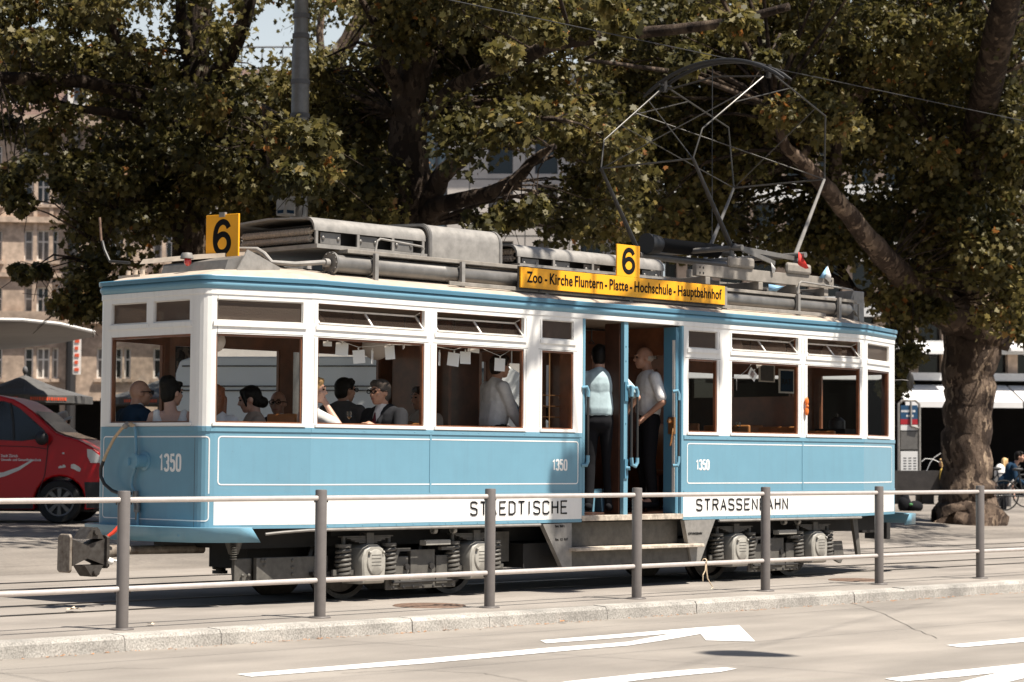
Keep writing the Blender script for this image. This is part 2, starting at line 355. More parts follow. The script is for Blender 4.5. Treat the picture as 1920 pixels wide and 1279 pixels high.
tag(profile([(5.6, .02), (7.0, .12), (9.5, .25), (60, .25), (900, .25)], -700, 1100, 4).build('ground', 'square_paving'), kind='structure')
rb = MB(); xs = [-60 + 20 * i for i in range(11)]
for a, b in zip(xs, xs[1:]): rb.quad((a, -120, -.12), (b, -120, -.12), (b, kerbY(b) + .01, -.12), (a, kerbY(a) + .01, -.12))
tag(rb.build('road', 'road_asphalt'), kind='structure')
kb = MB(); x = -30.0; i = 0                                         # granite kerb stones with open joints
while x < 60:
    L = random.choice((1.0, 1.25, 1.5, .9)); a, b = x + .003, x + L - .003; jz = random.uniform(-.004, .004); jy = random.uniform(-.006, .006)
    ya, yb = kerbY(a) + jy, kerbY(b) + jy
    pf = lambda xx, yy: [(xx, yy, -.16), (xx, yy + .012, -.03), (xx, yy + .03, -.004 + jz), (xx, yy + .18, .003 + jz), (xx, yy + .18, -.16)]
    A, B = pf(a, ya), pf(b, yb); o = len(kb.v); kb.v += A + B
    for k in range(4): kb.f.append((o + k, o + 5 + k, o + 6 + k, o + k + 1))
    kb.f.append((o, o + 1, o + 2, o + 3, o + 4)); kb.f.append((o + 9, o + 8, o + 7, o + 6, o + 5)); x += L
tag(kb.build('kerb', 'kerb_granite', smooth=False), kind='structure')
kj = MB(); [kj.quad((a, kerbY(a) + .02, -.05), (b, kerbY(b) + .02, -.05), (b, kerbY(b) + .176, -.012), (a, kerbY(a) + .176, -.012)) for a, b in ((-60, 40), (40, 140))]
tag(kj.build('kerb_joint_filler', 'bogie_grey'), kind='structure')
for y0 in (1.02, 4.1):                                              # grooved tram rails of two tracks
    rl = MB()
    for s in (-.5, .5):
        y = y0 + s; rl.box(-60, 140, y - .03, y + .03, -.05, .006); rl.box(-60, 140, y + .034 if s < 0 else y - .07, y + .07 if s < 0 else y - .034, -.05, .0042)
    tag(rl.build('tram_track', 'tread_steel', smooth=False), kind='structure')
mk = bpy.data.materials.new('m')
mm_ = mat('road_paint', (.74, .72, .69), .7, noise=(45, .14))
def marking(px, name='road_marking'):
    mb = MB(); mb.v = [tuple(atz(x, y, -.1155)) for x, y in px]; mb.f = [tuple(range(len(px)))]
    return tag(mb.build(name, 'road_paint', smooth=False), kind='structure')
marking([(443.5, 1264), (472, 1268.6), (800, 1243.5), (1040, 1222), (1130, 1214), (1180, 1210), (1250, 1199.5), (1313.5, 1188.5), (1324, 1200.5), (1416, 1202.7), (1385.6, 1172), (1310, 1176.5), (1180, 1187.5), (1013, 1200.5), (1024, 1206), (1140, 1197.5), (1261, 1187.5), (1180, 1203), (1135, 1207), (1040, 1213.6), (800, 1234.7)])
marking([(900, 1307), (1060, 1278), (1200, 1263), (1310, 1254.5), (1360, 1251.5), (1382, 1253.5), (1352, 1259.5), (1230, 1271), (1100, 1288), (960, 1312)])
marking([(1774, 1209.5), (1802, 1213.7), (1930, 1202.5), (2120, 1187), (2120, 1178), (1930, 1194.5)])
marking([(1658, 1272.5), (1690, 1277.5), (1800, 1268.5), (1872, 1261), (1780, 1284), (1760, 1300), (1800, 1300), (1960, 1262), (2060, 1243), (2060, 1231), (1930, 1243), (1780, 1258.5)])
cr = MB(); rc_ = random.Random(9)
for pts in ([(1590, 1128), (1660, 1152), (1712, 1178), (1765, 1200)], [(640, 1262), (760, 1255), (905, 1262), (1000, 1279)], [(-20, 1262), (90, 1262), (220, 1252), (330, 1254)]):
    P = [atz(x, y, -.1165) for x, y in pts]; Q = []
    for a, b in zip(P, P[1:]): Q += [a.lerp(b, t / 8) + Vector((rc_.uniform(-.012, .012), rc_.uniform(-.012, .012), 0)) for t in range(8)]
    for a, b in zip(Q, Q[1:]): n_ = Vector((-(b - a).y, (b - a).x, 0)).normalized() * .0035; cr.quad(a - n_, b - n_, b + n_, a + n_)
mat('crack_tar', (.10, .09, .08), .8); tag(cr.build('road_crack', 'crack_tar', smooth=False), kind='structure')
# cast-iron covers, round
def cover(px, py, r, label):
    p = atz(px, py, 0); mb = MB(); prof = [(0, .004)] + [(r * k / 9, .004 + (.005 if k % 2 else 0)) for k in range(1, 9)] + [(r, .008), (r * 1.04, .001)]
    mb.lathe(prof, Matrix.Translation((p.x, p.y, 0)), 40)
    tag(mb.build('manhole_cover', 'rust_steel'), label, 'manhole cover', 'round covers in the pavement')
cover(805, 1136, .32, 'rusty round manhole cover behind the railing post right of the bogie under the front windows')
cover(1605, 1088, .30, 'flat rusty round manhole cover behind the sixth railing post towards the tail of the tram')

# ------------------------------------------------------------------ railing
rl = thing('railing', (4.0, -1.2588, 0), 'long low steel railing of dark grey posts and two bare tubes along the kerb', 'railing')
for i in range(-2, 11):
    x = -1.9925 + 2.0098 * i; mb = MB()
    mb.lathe([(.048, .0), (.0485, 1.05), (.045, 1.058), (0, 1.06)], Matrix.Translation((x, -1.2588, 0)), 26)
    p = mb.build('post', 'post_paint', rl)
    fl = MB(); fl.lathe([(.0, .012), (.088, .012), (.092, .008), (.092, 0)], Matrix.Translation((x, -1.2588, 0)), 26); fl.build('base_plate', 'post_paint', p)
    for z in (.9887, .3096):
        fl = MB(); fl.cyl((x - .07, -1.2588, z - .036), (x - .07, -1.2588, z - .02), .006, n=8); fl.cyl((x + .07, -1.2588, z - .036), (x + .07, -1.2588, z - .02), .006, n=8); fl.build('set_screw', 'tread_steel', p)
    for z in (.9887, .3096):
        mb = MB(); mb.cyl((x + .046, -1.2588, z), (x + 2.0098 - .046, -1.2588, z), .0215, n=18); mb.build('rail', 'steel_rail', rl)
# ribbon tied to the lower rail
def S0(px, py): return aty(px, py, -1.262)
mb = MB(); p = S0(1321, 1053)
mb.tube([p + Vector((0, .028 * math.cos(a), .028 * math.sin(a))) for a in [k * .6 for k in range(12)]], .006, 6)
for pts in ([(1320, 1058), (1319, 1070), (1315, 1078), (1315, 1090)], [(1321, 1058), (1322, 1072), (1324, 1085), (1331, 1097), (1334, 1101), (1330, 1104)]):
    mb.tube([S0(*q) + Vector((0, -.02, 0)) for q in pts], [.007, .006, .005, .004] if len(pts) == 4 else [.007, .007, .006, .005, .004, .003], 6)
tag(mb.build('ribbon', 'ribbon_cream'), 'frayed cream ribbon knotted round the lower rail of the railing', 'ribbon')

# ------------------------------------------------------------------ buildings far behind
class Facade:
    def __init__(s, px, d, ang=0):
        s.o = atd(px, 866, d); s.o.z = 0; s.u = (RH * math.cos(R(ang)) + FH * math.sin(R(ang))); s.n = Vector((-s.u.y, s.u.x, 0))   # n points away from the street
    def uv(s, px, py):
        q = ray(px, py); t = (s.o - CAM).dot(s.n) / q.dot(s.n); p = CAM + q * t; return ((p - s.o).dot(s.u), p.z)
    def pt(s, u, z, n=0): return s.o + s.u * u + s.n * n + Vector((0, 0, z))
    def rect(s, x0, y0, x1, y1):
        ym = (y0 + y1) / 2; xm = (x0 + x1) / 2
        return (s.uv(x0, ym)[0], s.uv(x1, ym)[0], s.uv(xm, y1)[1], s.uv(xm, y0)[1])
    def wall(s, mb, rects, u0, u1, z0, z1, th=.35):
        us = sorted({round(q, 4) for r in rects for q in r[:2]} | {u0, u1}); zs = sorted({round(q, 4) for r in rects for q in r[2:]} | {z0, z1})
        us = [q for q in us if u0 <= q <= u1]; zs = [q for q in zs if z0 <= q <= z1]
        def hole(i, j):
            a, b = (us[i] + us[i + 1]) / 2, (zs[j] + zs[j + 1]) / 2
            return any(r[0] < a < r[1] and r[2] < b < r[3] for r in rects)
        panel(mb, lambda u, z, n: s.pt(u, z, n), us, zs, hole, 0, th)
    def slab(s, mb, u0, u1, z0, z1, n0, n1):
        P = [s.pt(u, z, n) for n in (n0, n1) for z in (z0, z1) for u in (u0, u1)]
        mb.add(P, [(0, 1, 3, 2), (5, 4, 6, 7), (1, 5, 7, 3), (4, 0, 2, 6), (2, 3, 7, 6), (4, 5, 1, 0)])
    def window(s, parent, r, frame='old_white_paint', mull=1, trans=None, depth=.2, fw=.09):
        u0, u1, z0, z1 = r; f = MB()
        s.slab(f, u0, u0 + fw, z0, z1, depth, depth + .08); s.slab(f, u1 - fw, u1, z0, z1, depth, depth + .08)
        s.slab(f, u0 + fw, u1 - fw, z0, z0 + fw, depth, depth + .08); s.slab(f, u0 + fw, u1 - fw, z1 - fw, z1, depth, depth + .08)
        for k in range(mull): c = u0 + (u1 - u0) * (k + 1) / (mull + 1); s.slab(f, c - fw / 2, c + fw / 2, z0 + fw, z1 - fw, depth + .005, depth + .075)
        if trans: c = z0 + (z1 - z0) * trans; s.slab(f, u0 + fw, u1 - fw, c - fw / 2, c + fw / 2, depth + .01, depth + .07)
        fo = f.build('window', frame, parent, smooth=False)
        g = MB(); g.quad(s.pt(u0, z0, depth + .05), s.pt(u1, z0, depth + .05), s.pt(u1, z1, depth + .05), s.pt(u0, z1, depth + .05)); g.build('pane', random.choice(('window_dark', 'window_dark', 'window_curtain')), fo, smooth=False)
# left: sandstone corner house
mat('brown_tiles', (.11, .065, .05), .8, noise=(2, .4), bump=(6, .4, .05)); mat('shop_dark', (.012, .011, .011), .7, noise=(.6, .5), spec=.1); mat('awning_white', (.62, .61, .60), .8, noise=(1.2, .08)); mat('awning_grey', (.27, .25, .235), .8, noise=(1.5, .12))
mat('slate_grey', (.10, .10, .105), .7, noise=(2, .25)); mat('blue_glass', (.20, .26, .29), .15, noise=(.6, .3)); mat('umbrella_grey', (.085, .082, .08), .85, noise=(5, .35)); mat('red_letter', (.6, .08, .03), .5)
fa = Facade(60, 120, 6)
h = thing('stone_house', fa.pt(0, 0), 'old sandstone corner house with tall white casement windows and brown tiled roof', 'house')
rects = []; styles = []
for gx in (-134, -29, 76, 212, 318, 424):
    for (y0, y1) in ((272, 312), (330, 383), (431, 489), (538, 596), (652, 710)):
        for (a, b, m_) in ((-31, -14, 0), (-8, 17, 1), (21, 33, 0)):
            rects.append(fa.rect(gx + a, y0, gx + b, y1)); styles.append(m_)
ul, ur = fa.uv(-420, 600)[0], fa.uv(520, 600)[0]; zt = fa.uv(60, 236)[1]
wb = MB(); fa.wall(wb, rects, ul, ur, 4.2, zt); wb.build('wall', 'stone_wall', h, smooth=False)
for r_, m_ in zip(rects, styles): fa.window(h, r_, mull=m_, trans=.62)
tb = MB()
for y, hh, dd in ((236, .5, -.6), (318, .22, -.25), (418, .3, -.3), (520, .22, -.2), (606, .6, -.5)): z = fa.uv(60, y)[1]; fa.slab(tb, ul, ur, z, z + hh, dd, .02)
for r_, m_ in zip(rects, styles): fa.slab(tb, r_[0] - .12, r_[1] + .12, r_[2] - .18, r_[2] - .02, -.16, .015)
for gx in (-134, -29, 76, 212, 318, 424):
    for px in (gx - 11, gx + 19): u = fa.uv(px, 500)[0]; fa.slab(tb, u - .1, u + .1, fa.uv(px, 596)[1], fa.uv(px, 330)[1], -.1, .012)
tb.build('cornice', 'stone_wall', h, smooth=False)
dp = MB(); u = fa.uv(137, 500)[0]; dp.tube([fa.pt(u, 2.5, -.25), fa.pt(u, zt, -.25)], .28, 10); dp.build('downpipe', 'pipe_black', h)
sh = MB(); fa.slab(sh, ul, ur, .25, 4.2, 3.6, 3.9); fa.slab(sh, ul, ur, 4.19, 4.4, .36, 3.9); so_ = sh.build('shopfront', 'shop_dark', h, smooth=False)
for px in (-60, 30, 112, 190, 270): pm = MB(); a = fa.uv(px, 760)[0]; fa.slab(pm, a, a + .7, .25, 4.2, -.05, .3); pm.build('pillar', 'stone_wall', h, smooth=False)
rf = MB(); zr = fa.uv(60, 90)[1]
rf.quad(fa.pt(ul, zt + .5, -.6), fa.pt(ur, zt + .5, -.6), fa.pt(ur, zr, 5), fa.pt(ul, zr, 5)); rf.quad(fa.pt(ul, zr, 5), fa.pt(ur, zr, 5), fa.pt(ur, zt + .5, 14), fa.pt(ul, zt + .5, 14))
rfo = rf.build('roof', 'brown_tiles', h, smooth=False)
for px in (-70, 38, 150, 260, 370):
    db = MB(); r_ = fa.rect(px - 24, 148, px + 24, 190); fa.slab(db, r_[0], r_[1], r_[2] - .5, r_[3], .5, 4.5); d_ = db.build('dormer', 'old_white_paint', rfo, smooth=False)
    g = MB(); fa.slab(g, r_[0] + .35, r_[1] - .35, r_[2] + .1, r_[3] - .35, .46, .52); g.build('pane', 'window_dark', d_, smooth=False)
cb = MB(); fa.slab(cb, fa.uv(404, 100)[0], fa.uv(428, 100)[0], zr - 1, fa.uv(415, 80)[1], 3, 4.6); cb.build('chimney', 'stone_wall', rfo, smooth=False)
# small sign with red letters running down the wall
sg = MB(); u, z = fa.uv(148, 668); fa.slab(sg, u - .2, u + .2, z - 1.0, z + 1.0, -1.2, -1.1)
so_ = tag(sg.build('hanging_sign', 'old_white_paint', smooth=False), 'narrow white vertical sign with red marks on the stone house wall', 'sign')
for k in range(5): q = MB(); fa.slab(q, u - .12, u + .11 - .05 * (k % 2), z - .83 + k * .37, z - .66 + k * .37, -1.24, -1.21); q.build('lettering', 'red_letter', so_, smooth=False)
# centre: pale stone office block
fb = Facade(800, 88, -4)
h = thing('office_block', fb.pt(0, 0), 'pale stone office block with tall dark window slots behind the middle tree', 'building')
rects = []
for px0, px1 in ((430, 470), (506, 546), (582, 622), (660, 700), (733, 778), (915, 962), (1003, 1046), (1088, 1130), (1172, 1214)):
    for y0, y1 in ((238, 326), (346, 432), (452, 540), (560, 648)): rects.append(fb.rect(px0, y0, px1, y1))
gl = fb.rect(797, 212, 838, 700)
u0, u1 = fb.uv(375, 500)[0], fb.uv(1240, 500)[0]; zt = fb.uv(800, 196)[1]
wb = MB(); fb.wall(wb, rects + [gl], u0, u1, 3.8, zt); wb.build('wall', 'pale_wall', h, smooth=False)
for r_ in rects: fb.window(h, r_, frame='slate_grey', mull=0, fw=.06, depth=.25)
gb = MB(); fb.slab(gb, gl[0], gl[1], gl[2], gl[3], .22, .3); gb.build('stair_glazing', 'blue_glass', h, smooth=False)
gm = MB(); [fb.slab(gm, gl[0], gl[1], z - .05, z + .05, .1, .2) for z in np.arange(gl[2] + 1, gl[3], 1.7)]; [fb.slab(gm, u - .05, u + .05, gl[2], gl[3], .12, .21) for u in (gl[0] + .4, gl[1] - .06)]; gm.build('mullion', 'slate_grey', h, smooth=False)
jt = MB(); [fb.slab(jt, u0, u1, z - .02, z + .02, -.006, .01) for z in [fb.uv(800, y)[1] for y in (336, 442, 550, 230)]]; [fb.slab(jt, fb.uv(px, 400)[0] - .015, fb.uv(px, 400)[0] + .015, 3.9, zt - .2, -.008, .012) for px in (880, 985, 1068, 720)]; jt.build('wall_joint', 'bogie_grey', h, smooth=False)
rf = MB(); fb.slab(rf, u0 - .5, u1 + .5, zt, zt + .35, -.7, 12); fb.slab(rf, u0 + 1.5, u1 - 3, zt + .35, zt + 1.6, 2, 11); rf.build('roof', 'slate_grey', h, smooth=False)
hr = MB(); [hr.tube([fb.pt(u0 + k * .8, zt + .35, -.4), fb.pt(u0 + k * .8, zt + 2.2, -.4)], .03, 4) for k in range(int((u1 - u0) / .8))]; hr.tube([fb.pt(u0, zt + 2.2, -.4), fb.pt(u1, zt + 2.2, -.4)], .035, 4); hr.build('roof_railing', 'slate_grey', h)
sh = MB(); fb.slab(sh, u0, u1, .25, 3.8, 3.4, 3.8); fb.slab(sh, u0, u1, 3.79, 4.0, .41, 3.8); sh.build('shopfront', 'shop_dark', h, smooth=False)
ca = MB(); fb.slab(ca, u0, u1, 3.3, 3.8, -1.6, .4); ca.build('canopy', 'white_wall', h, smooth=False)
# right: shop building with white bands
fc = Facade(1700, 74, 3)
h = thing('department_store', fc.pt(0, 0), 'wide shop building with white bands, dark ribbon windows and black shopfront', 'building')
u0, u1 = fc.uv(1250, 600)[0], fc.uv(2350, 600)[0]
B = MB(); Wd = MB(); Gs = MB()
for y0, y1 in ((640, 664), (700, 714), (560, 596), (455, 492), (350, 385), (245, 280)): z0, z1 = fc.uv(1800, y1)[1], fc.uv(1800, y0)[1]; fc.slab(B, u0, u1, z0, z1, -.25, .1)
zt = fc.uv(1800, 225)[1]; fc.slab(Gs, u0, u1, 4.0, zt, .35, .6)
B.build('parapet_band', 'white_wall', h, smooth=False); Gs.build('window_ribbon', 'window_dark', h, smooth=False)
for px in range(1270, 2350, 62): u = fc.uv(px, 600)[0]; fc.slab(Wd, u, u + .32 if px % 124 else u + .9, 4.0, zt, .02, .36)
Wd.build('wall', 'stone_wall', h, smooth=False)
rf = MB(); fc.slab(rf, u0, u1, zt, zt + .4, -.6, 15); rf.build('roof', 'slate_grey', h, smooth=False)
sh = MB(); fc.slab(sh, u0, u1, .25, 4.0, 4.4, 4.7); fc.slab(sh, u0, u1, 3.99, 4.25, .61, 4.7); sh.build('shopfront', 'shop_dark', h, smooth=False)
def awning(pxa, pxb, yt, yb, dep, label, val=.32):
    a, b = fc.uv(pxa, yt)[0], fc.uv(pxb, yt)[0]; z1, z0 = fc.uv(1800, yt)[1], fc.uv(1800, yb)[1]; mb = MB()
    fb_ = .24 * (z1 - z0)
    prof = [(-.02, z1), (-dep, z0 + fb_), (-dep - .02, z0), (-dep + .02, z0), (-dep + .04, z0 + fb_ - .05), (0, z1 - .06)]
    mb.prism([(n_, z_) for n_, z_ in prof], a, b, lambda p, q, e: fc.pt(e, q, p)); o = mb.build('awning', 'awning_white', smooth=False)
    fr = MB(); [fr.bar(fc.pt(u, z1 - .3, -.05), fc.pt(u, z0 + fb_, -dep + .1), .05, .05) for u in (a + .15, b - .15)]; fr.build('awning_arm', 'slate_grey', o, smooth=False)
    tag(o, label, 'awning', 'white shop awnings')
awning(1672, 1886, 722, 767, 2.0, 'white shop awning between the tram tail and the big trunk')
awning(1890, 2100, 722, 767, 2.0, 'white shop awning cut by the picture edge, right of the big trunk')
awning(1690, 1782, 640, 667, 1.0, 'small white window awning one floor up, left of the big trunk')
awning(1880, 1990, 636, 660, 1.0, 'small white window awning one floor up, right of the big trunk')
# ------------------------------------------------------------------ the tram
WD = 2.14
T = thing('tram', (5.15, 1.02, 0), 'old light blue and white tram car with its middle door open and orange number signs', 'tram')
def root_local(o): return o
class Seg:
    def __init__(s, A, B):
        s.A = Vector((*A, 0)); s.B = Vector((*B, 0)); s.L = (s.B - s.A).length; s.u = (s.B - s.A).normalized(); s.n = Vector((-s.u.y, s.u.x, 0))
    def pt(s, u, z, n=0): return s.A + s.u * u + s.n * n + Vector((0, 0, z))
    def at(s, px, py, n=0):
        q = ray(px, py); o = s.A + s.n * n; t = (o - CAM).dot(s.n) / q.dot(s.n); p = CAM + q * t; return (p - s.A).dot(s.u), p.z
    def mirror(s): return Seg((s.B.x, WD - s.B.y), (s.A.x, WD - s.A.y))
def arc(P0, V, P1, n=5):
    return [tuple((1 - t) ** 2 * P0[k] + 2 * t * (1 - t) * V[k] + t * t * P1[k] for k in (0, 1)) for t in [i / n for i in range(n + 1)]]
sFT = Seg((.106, .2593), (1.0, 0)); sNM = Seg((1.0, 0), (9.57, 0)); sRT = Seg((9.57, 0), (10.75, .3844))
cF = arc((0, .40), (0, .29), (.106, .2593)); cR = arc((10.75, .3844), (10.87, .4235), (10.87, .54))
sF = Seg((0, WD - .40), (0, .40)); sR = Seg((10.87, .54), (10.87, WD - .54))
near = [Seg(a, b) for a, b in zip(cF, cF[1:])] + [sFT, sNM, sRT] + [Seg(a, b) for a, b in zip(cR, cR[1:])]
ring = near + [sR] + [q.mirror() for q in reversed(near)] + [sF]
Zw = [1.592, 1.626, 2.41, 2.525, 2.718, 2.812]
def us_px(sg, pxs, py=750): return [sg.at(p, py)[0] for p in pxs]
wF = us_px(sFT, (404, 567)); wN = us_px(sNM, (595, 795, 818, 982, 1016, 1075, 1092, 1281, 1291, 1345, 1372, 1497, 1514, 1613)); wR = us_px(sRT, (1627, 1667))
DOOR = (wN[6], wN[7]); Lm = sNM.L
wN_pairs = [(wN[i], wN[i + 1]) for i in (0, 2, 4, 8, 10, 12)]
OPEN = {}                                                           # seg id -> (list of main windows, list of toplights)
OPEN[id(sFT)] = ([tuple(wF)], [tuple(wF)]); OPEN[id(sNM)] = (wN_pairs, wN_pairs); OPEN[id(sRT)] = ([tuple(wR)], [tuple(wR)])
OPEN[id(sF)] = ([(sF.L + .40 - 1.652, sF.L + .40 - .484)], [(sF.L + .40 - 1.652, sF.L + .40 - 1.125), (sF.L + .40 - 1.023, sF.L + .40 - .5)])
OPEN[id(sR)] = ([(.06, sR.L - .06)], [(.06, sR.L / 2 - .05), (sR.L / 2 + .05, sR.L - .06)])
for k, q in enumerate(near):
    m_ = ring[len(near) + 1 + (len(near) - 1 - k)]
    if id(q) in OPEN:
        f_ = lambda L_: [(q.L - b, q.L - a) for a, b in L_]
        mm, tt = OPEN[id(q)]; mm, tt = list(mm), list(tt)
        if q is sNM: dw = (DOOR[0] + .12, (DOOR[0] + DOOR[1]) / 2 - .05); dw2 = ((DOOR[0] + DOOR[1]) / 2 + .05, DOOR[1] - .12); mm += [dw, dw2]; tt += [dw, dw2]
        OPEN[id(m_)] = (f_(mm), f_(tt))
def shell(mb, sg, zs, off, th, door=False, inset=0):
    mm, tt = OPEN.get(id(sg), ([], [])); R_ = [(a + inset, b - inset, Zw[1] + inset, Zw[2] - inset) for a, b in mm] + [(a + inset, b - inset, Zw[3] + inset, Zw[4] - inset) for a, b in tt]
    if sg is sNM: R_.append((DOOR[0], DOOR[1], -1, 2.755))
    us = sorted({0, sg.L} | {q for r in R_ for q in r[:2]}); zz = sorted(set(zs) | {q for r in R_ for q in r[2:] if zs[0] < q < zs[-1]})
    panel(mb, lambda u, z, n: sg.pt(u, z, n), us, zz, lambda i, j: any(r[0] < (us[i] + us[i + 1]) / 2 < r[1] and r[2] < (zz[j] + zz[j + 1]) / 2 < r[3] for r in R_), off, th)
wh = MB(); li = MB(); bl = MB(); db = MB(); sk = MB()
for sg in ring:
    shell(wh, sg, [1.592, 2.812], 0, .04); shell(li, sg, [.70, 2.80], .042, .016, inset=.004)
    side = sg.L > .5 and abs(sg.u.x) > .5
    if side:
        shell(bl, sg, [.69, .723], .0, .04); shell(sk, sg, [.723, .974], -.001, .041); shell(bl, sg, [.974, 1.592], 0, .04)
    else: shell(bl, sg, [.69, 1.592], 0, .04)
wh.build('window_wall', 'white_paint', T, smooth=False); li.build('interior_lining', 'brown_wood', T, smooth=False)
bl.build('side_panel', 'blue_paint', T, smooth=False); split_build(sk, 'skirt_band', 'white_paint', T, smooth=False)
# outline helper: every vertex of the ring, offset outwards
OUT = []
for sg in ring: OUT.append(sg.A)
def offset_ring(d):
    n = len(OUT); r_ = []
    for i in range(n):
        a, b = ring[i - 1].n, ring[i].n; m_ = (a + b).normalized(); r_.append(OUT[i] - m_ * (d / max(.3, m_.dot(b))))
    return r_
def band(mb, prof, closed_top=False):                               # prof: (outward, z)
    rings = [[q + Vector((0, 0, z)) for q in offset_ring(d)] for d, z in prof]; n = len(OUT); o = len(mb.v)
    for rg in rings: mb.v += [tuple(q) for q in rg]
    for i in range(len(rings) - 1):
        for k in range(n): a = o + i * n + k; b = o + i * n + (k + 1) % n; mb.f.append((a, b, b + n, a + n))
cb = MB(); band(cb, [(-.05, 2.809), (.008, 2.809), (.012, 2.822), (.022, 2.832), (.026, 2.85), (.022, 2.868), (.012, 2.88), (.008, 2.884)]); cb.build('cornice', 'blue_paint', T, sharp=50)
cb = MB(); band(cb, [(.009, 2.8845), (.034, 2.886), (.036, 2.92), (.03, 2.928), (-.06, 2.932)]); cb.build('roof_edge', 'deep_blue_paint', T, sharp=40)
tr = MB(); band(tr, [(.001, 2.757), (.007, 2.76), (.007, 2.806), (.001, 2.8085)]); tr.build('fascia', 'white_paint', T, sharp=30)
rf = MB(); n = len(OUT); med = [Vector((min(max(q.x, 1.5), 9.4), 1.02, 0)) for q in OUT]; base = offset_ring(-.055); o = 0
lv = [(0, 2.931), (.06, 2.965), (.15, 2.995), (.3, 3.035), (.5, 3.075), (.75, 3.10), (1, 3.11)]
for s_, z in lv: rf.v += [tuple(b.lerp(m_, s_) + Vector((0, 0, z))) for b, m_ in zip(base, med)]
for i in range(len(lv) - 1):
    for k in range(n): a = i * n + k; b = i * n + (k + 1) % n; rf.f.append((a, b, b + n, a + n))
rf.build('roof', 'roof_canvas', T, sharp=60)
cl = MB(); fl = MB()
for z, mb in ((2.76, cl), (.757, fl)): mb.v = [tuple(q + Vector((0, 0, z))) for q in offset_ring(-.05)]; mb.f = [tuple(range(n))]
cl.build('ceiling', 'cream_ceiling', T, smooth=False); fl.build('floor', 'dark_wood', T, smooth=False)
uf = MB(); uf.box(.5, 10.4, .42, 1.62, .5, .68); uf.box(.9, 9.3, .75, 1.3, .30, .499); uf.box(4.0, 6.9, .2, 1.84, .24, .48); uf.build('underframe', 'underframe', T, smooth=False)
ub = MB(); ub.v = [tuple(q + Vector((0, 0, .688))) for q in offset_ring(-.02)]; ub.f = [tuple(range(n))]; ub.build('floor_underside', 'underframe', T, smooth=False)
pp = MB(); pp.tube([(.60, .14, .64), (.75, .09, .655), (1.0, .01, .672), (1.6, -.012, .672), (4.02, -.012, .672)], .014, 8); pp.tube([(6.85, -.012, .672), (9.5, -.012, .672)], .014, 8); split_build(pp, 'edge_pipe', 'light_grey_metal', T)
# thin mouldings and seams
ml = MB()
for sg in near + [sF]:
    a, b = (0, sg.L)
    for (p, q) in ([(0, DOOR[0] - .01), (DOOR[1] + .01, sg.L)] if sg is sNM else [(a, b)]):
        for z0, z1, d in ((1.548, 1.588, .008), (.976, 1.0, .006)):
            if sg is sF and z0 < 1.2: continue
            if not (abs(sg.u.x) > .5) and z0 < 1.2: continue
            P = [sg.pt(u, z, nn) for nn in (-d, -.0008) for z in (z0, z1) for u in (p, q)]
            ml.add(P, [(0, 1, 3, 2), (2, 3, 7, 6), (4, 5, 1, 0), (1, 5, 7, 3), (4, 0, 2, 6)])
split_build(ml, 'belt_moulding', 'blue_paint', T, smooth=False)
vs = MB()
for px in (807, 1505):
    u, _ = sNM.at(px, 870); vs.add([sNM.pt(u + du, z, nn) for nn in (-.005, -.0008) for z in (1.002, 1.546) for du in (-.012, .012)], [(0, 1, 3, 2), (2, 3, 7, 6), (1, 5, 7, 3), (4, 0, 2, 6)])
for u in [sNM.L * k / 40 for k in range(1, 40)]:
    if DOOR[0] - .03 < u < DOOR[1] + .03: continue
    for z in (.706, 1.57): vs.ell(sNM.pt(u, z, -.001 if z < 1 else -.008), (.006, .004, .006), nu=6, nv=4)
vs.build('seam_strip', 'blue_paint', T, sharp=30)
st = MB()                                                          # window sills and transom strips stand a little proud
for sg in near + [sF]:
    mm, tt = OPEN.get(id(sg), ([], []))
    for (a, b), (z0, z1, d) in [(q, (1.598, 1.624, .016)) for q in mm] + [(q, (2.478, 2.519, .012)) for q in tt]:
        a -= .03; b += .03; P = [sg.pt(u, z, nn) for nn in (-d, -.0008) for z in (z0, z1) for u in (a, b)]; st.add(P, [(0, 1, 3, 2), (2, 3, 7, 6), (4, 5, 1, 0), (1, 5, 7, 3), (4, 0, 2, 6)])
    ed = [0] if sg in (sFT, sRT, sF) else []
split_build(st, 'window_sill', 'white_paint', T, smooth=False)
ps = MB()                                                          # seams where pillars and rails meet
def seam(sg, u0, u1, z0, z1): ps.quad(sg.pt(u0, z0, -.0015), sg.pt(u1, z0, -.0015), sg.pt(u1, z1, -.0015), sg.pt(u0, z1, -.0015))
cen = [(wN[1] + wN[2]) / 2, wN[3] + .03, wN[4] - .03, wN[9] + .03, wN[10] - .03, (wN[11] + wN[12]) / 2 - .03, (wN[11] + wN[12]) / 2 + .03, wN[13] + .03, .03]
for k, c in enumerate(cen): seam(sNM, c - .002, c + .002, 1.63, 2.405); seam(sNM, c - .002, c + .002, 2.53, 2.715)
for a, b in wN_pairs: seam(sNM, a - .055, b + .055, 2.418, 2.422)
q_ = near[0]; ps.quad(q_.pt(-.002, .70, -.002), q_.pt(.002, .70, -.002), q_.pt(.002, 1.50, -.002), q_.pt(-.002, 1.50, -.002)); seam(sFT, .012, .016, 1.6, 2.75); seam(sFT, wF[0], wF[1], 2.418, 2.422)
split_build(ps, 'panel_seam', 'bogie_grey', T, smooth=False)
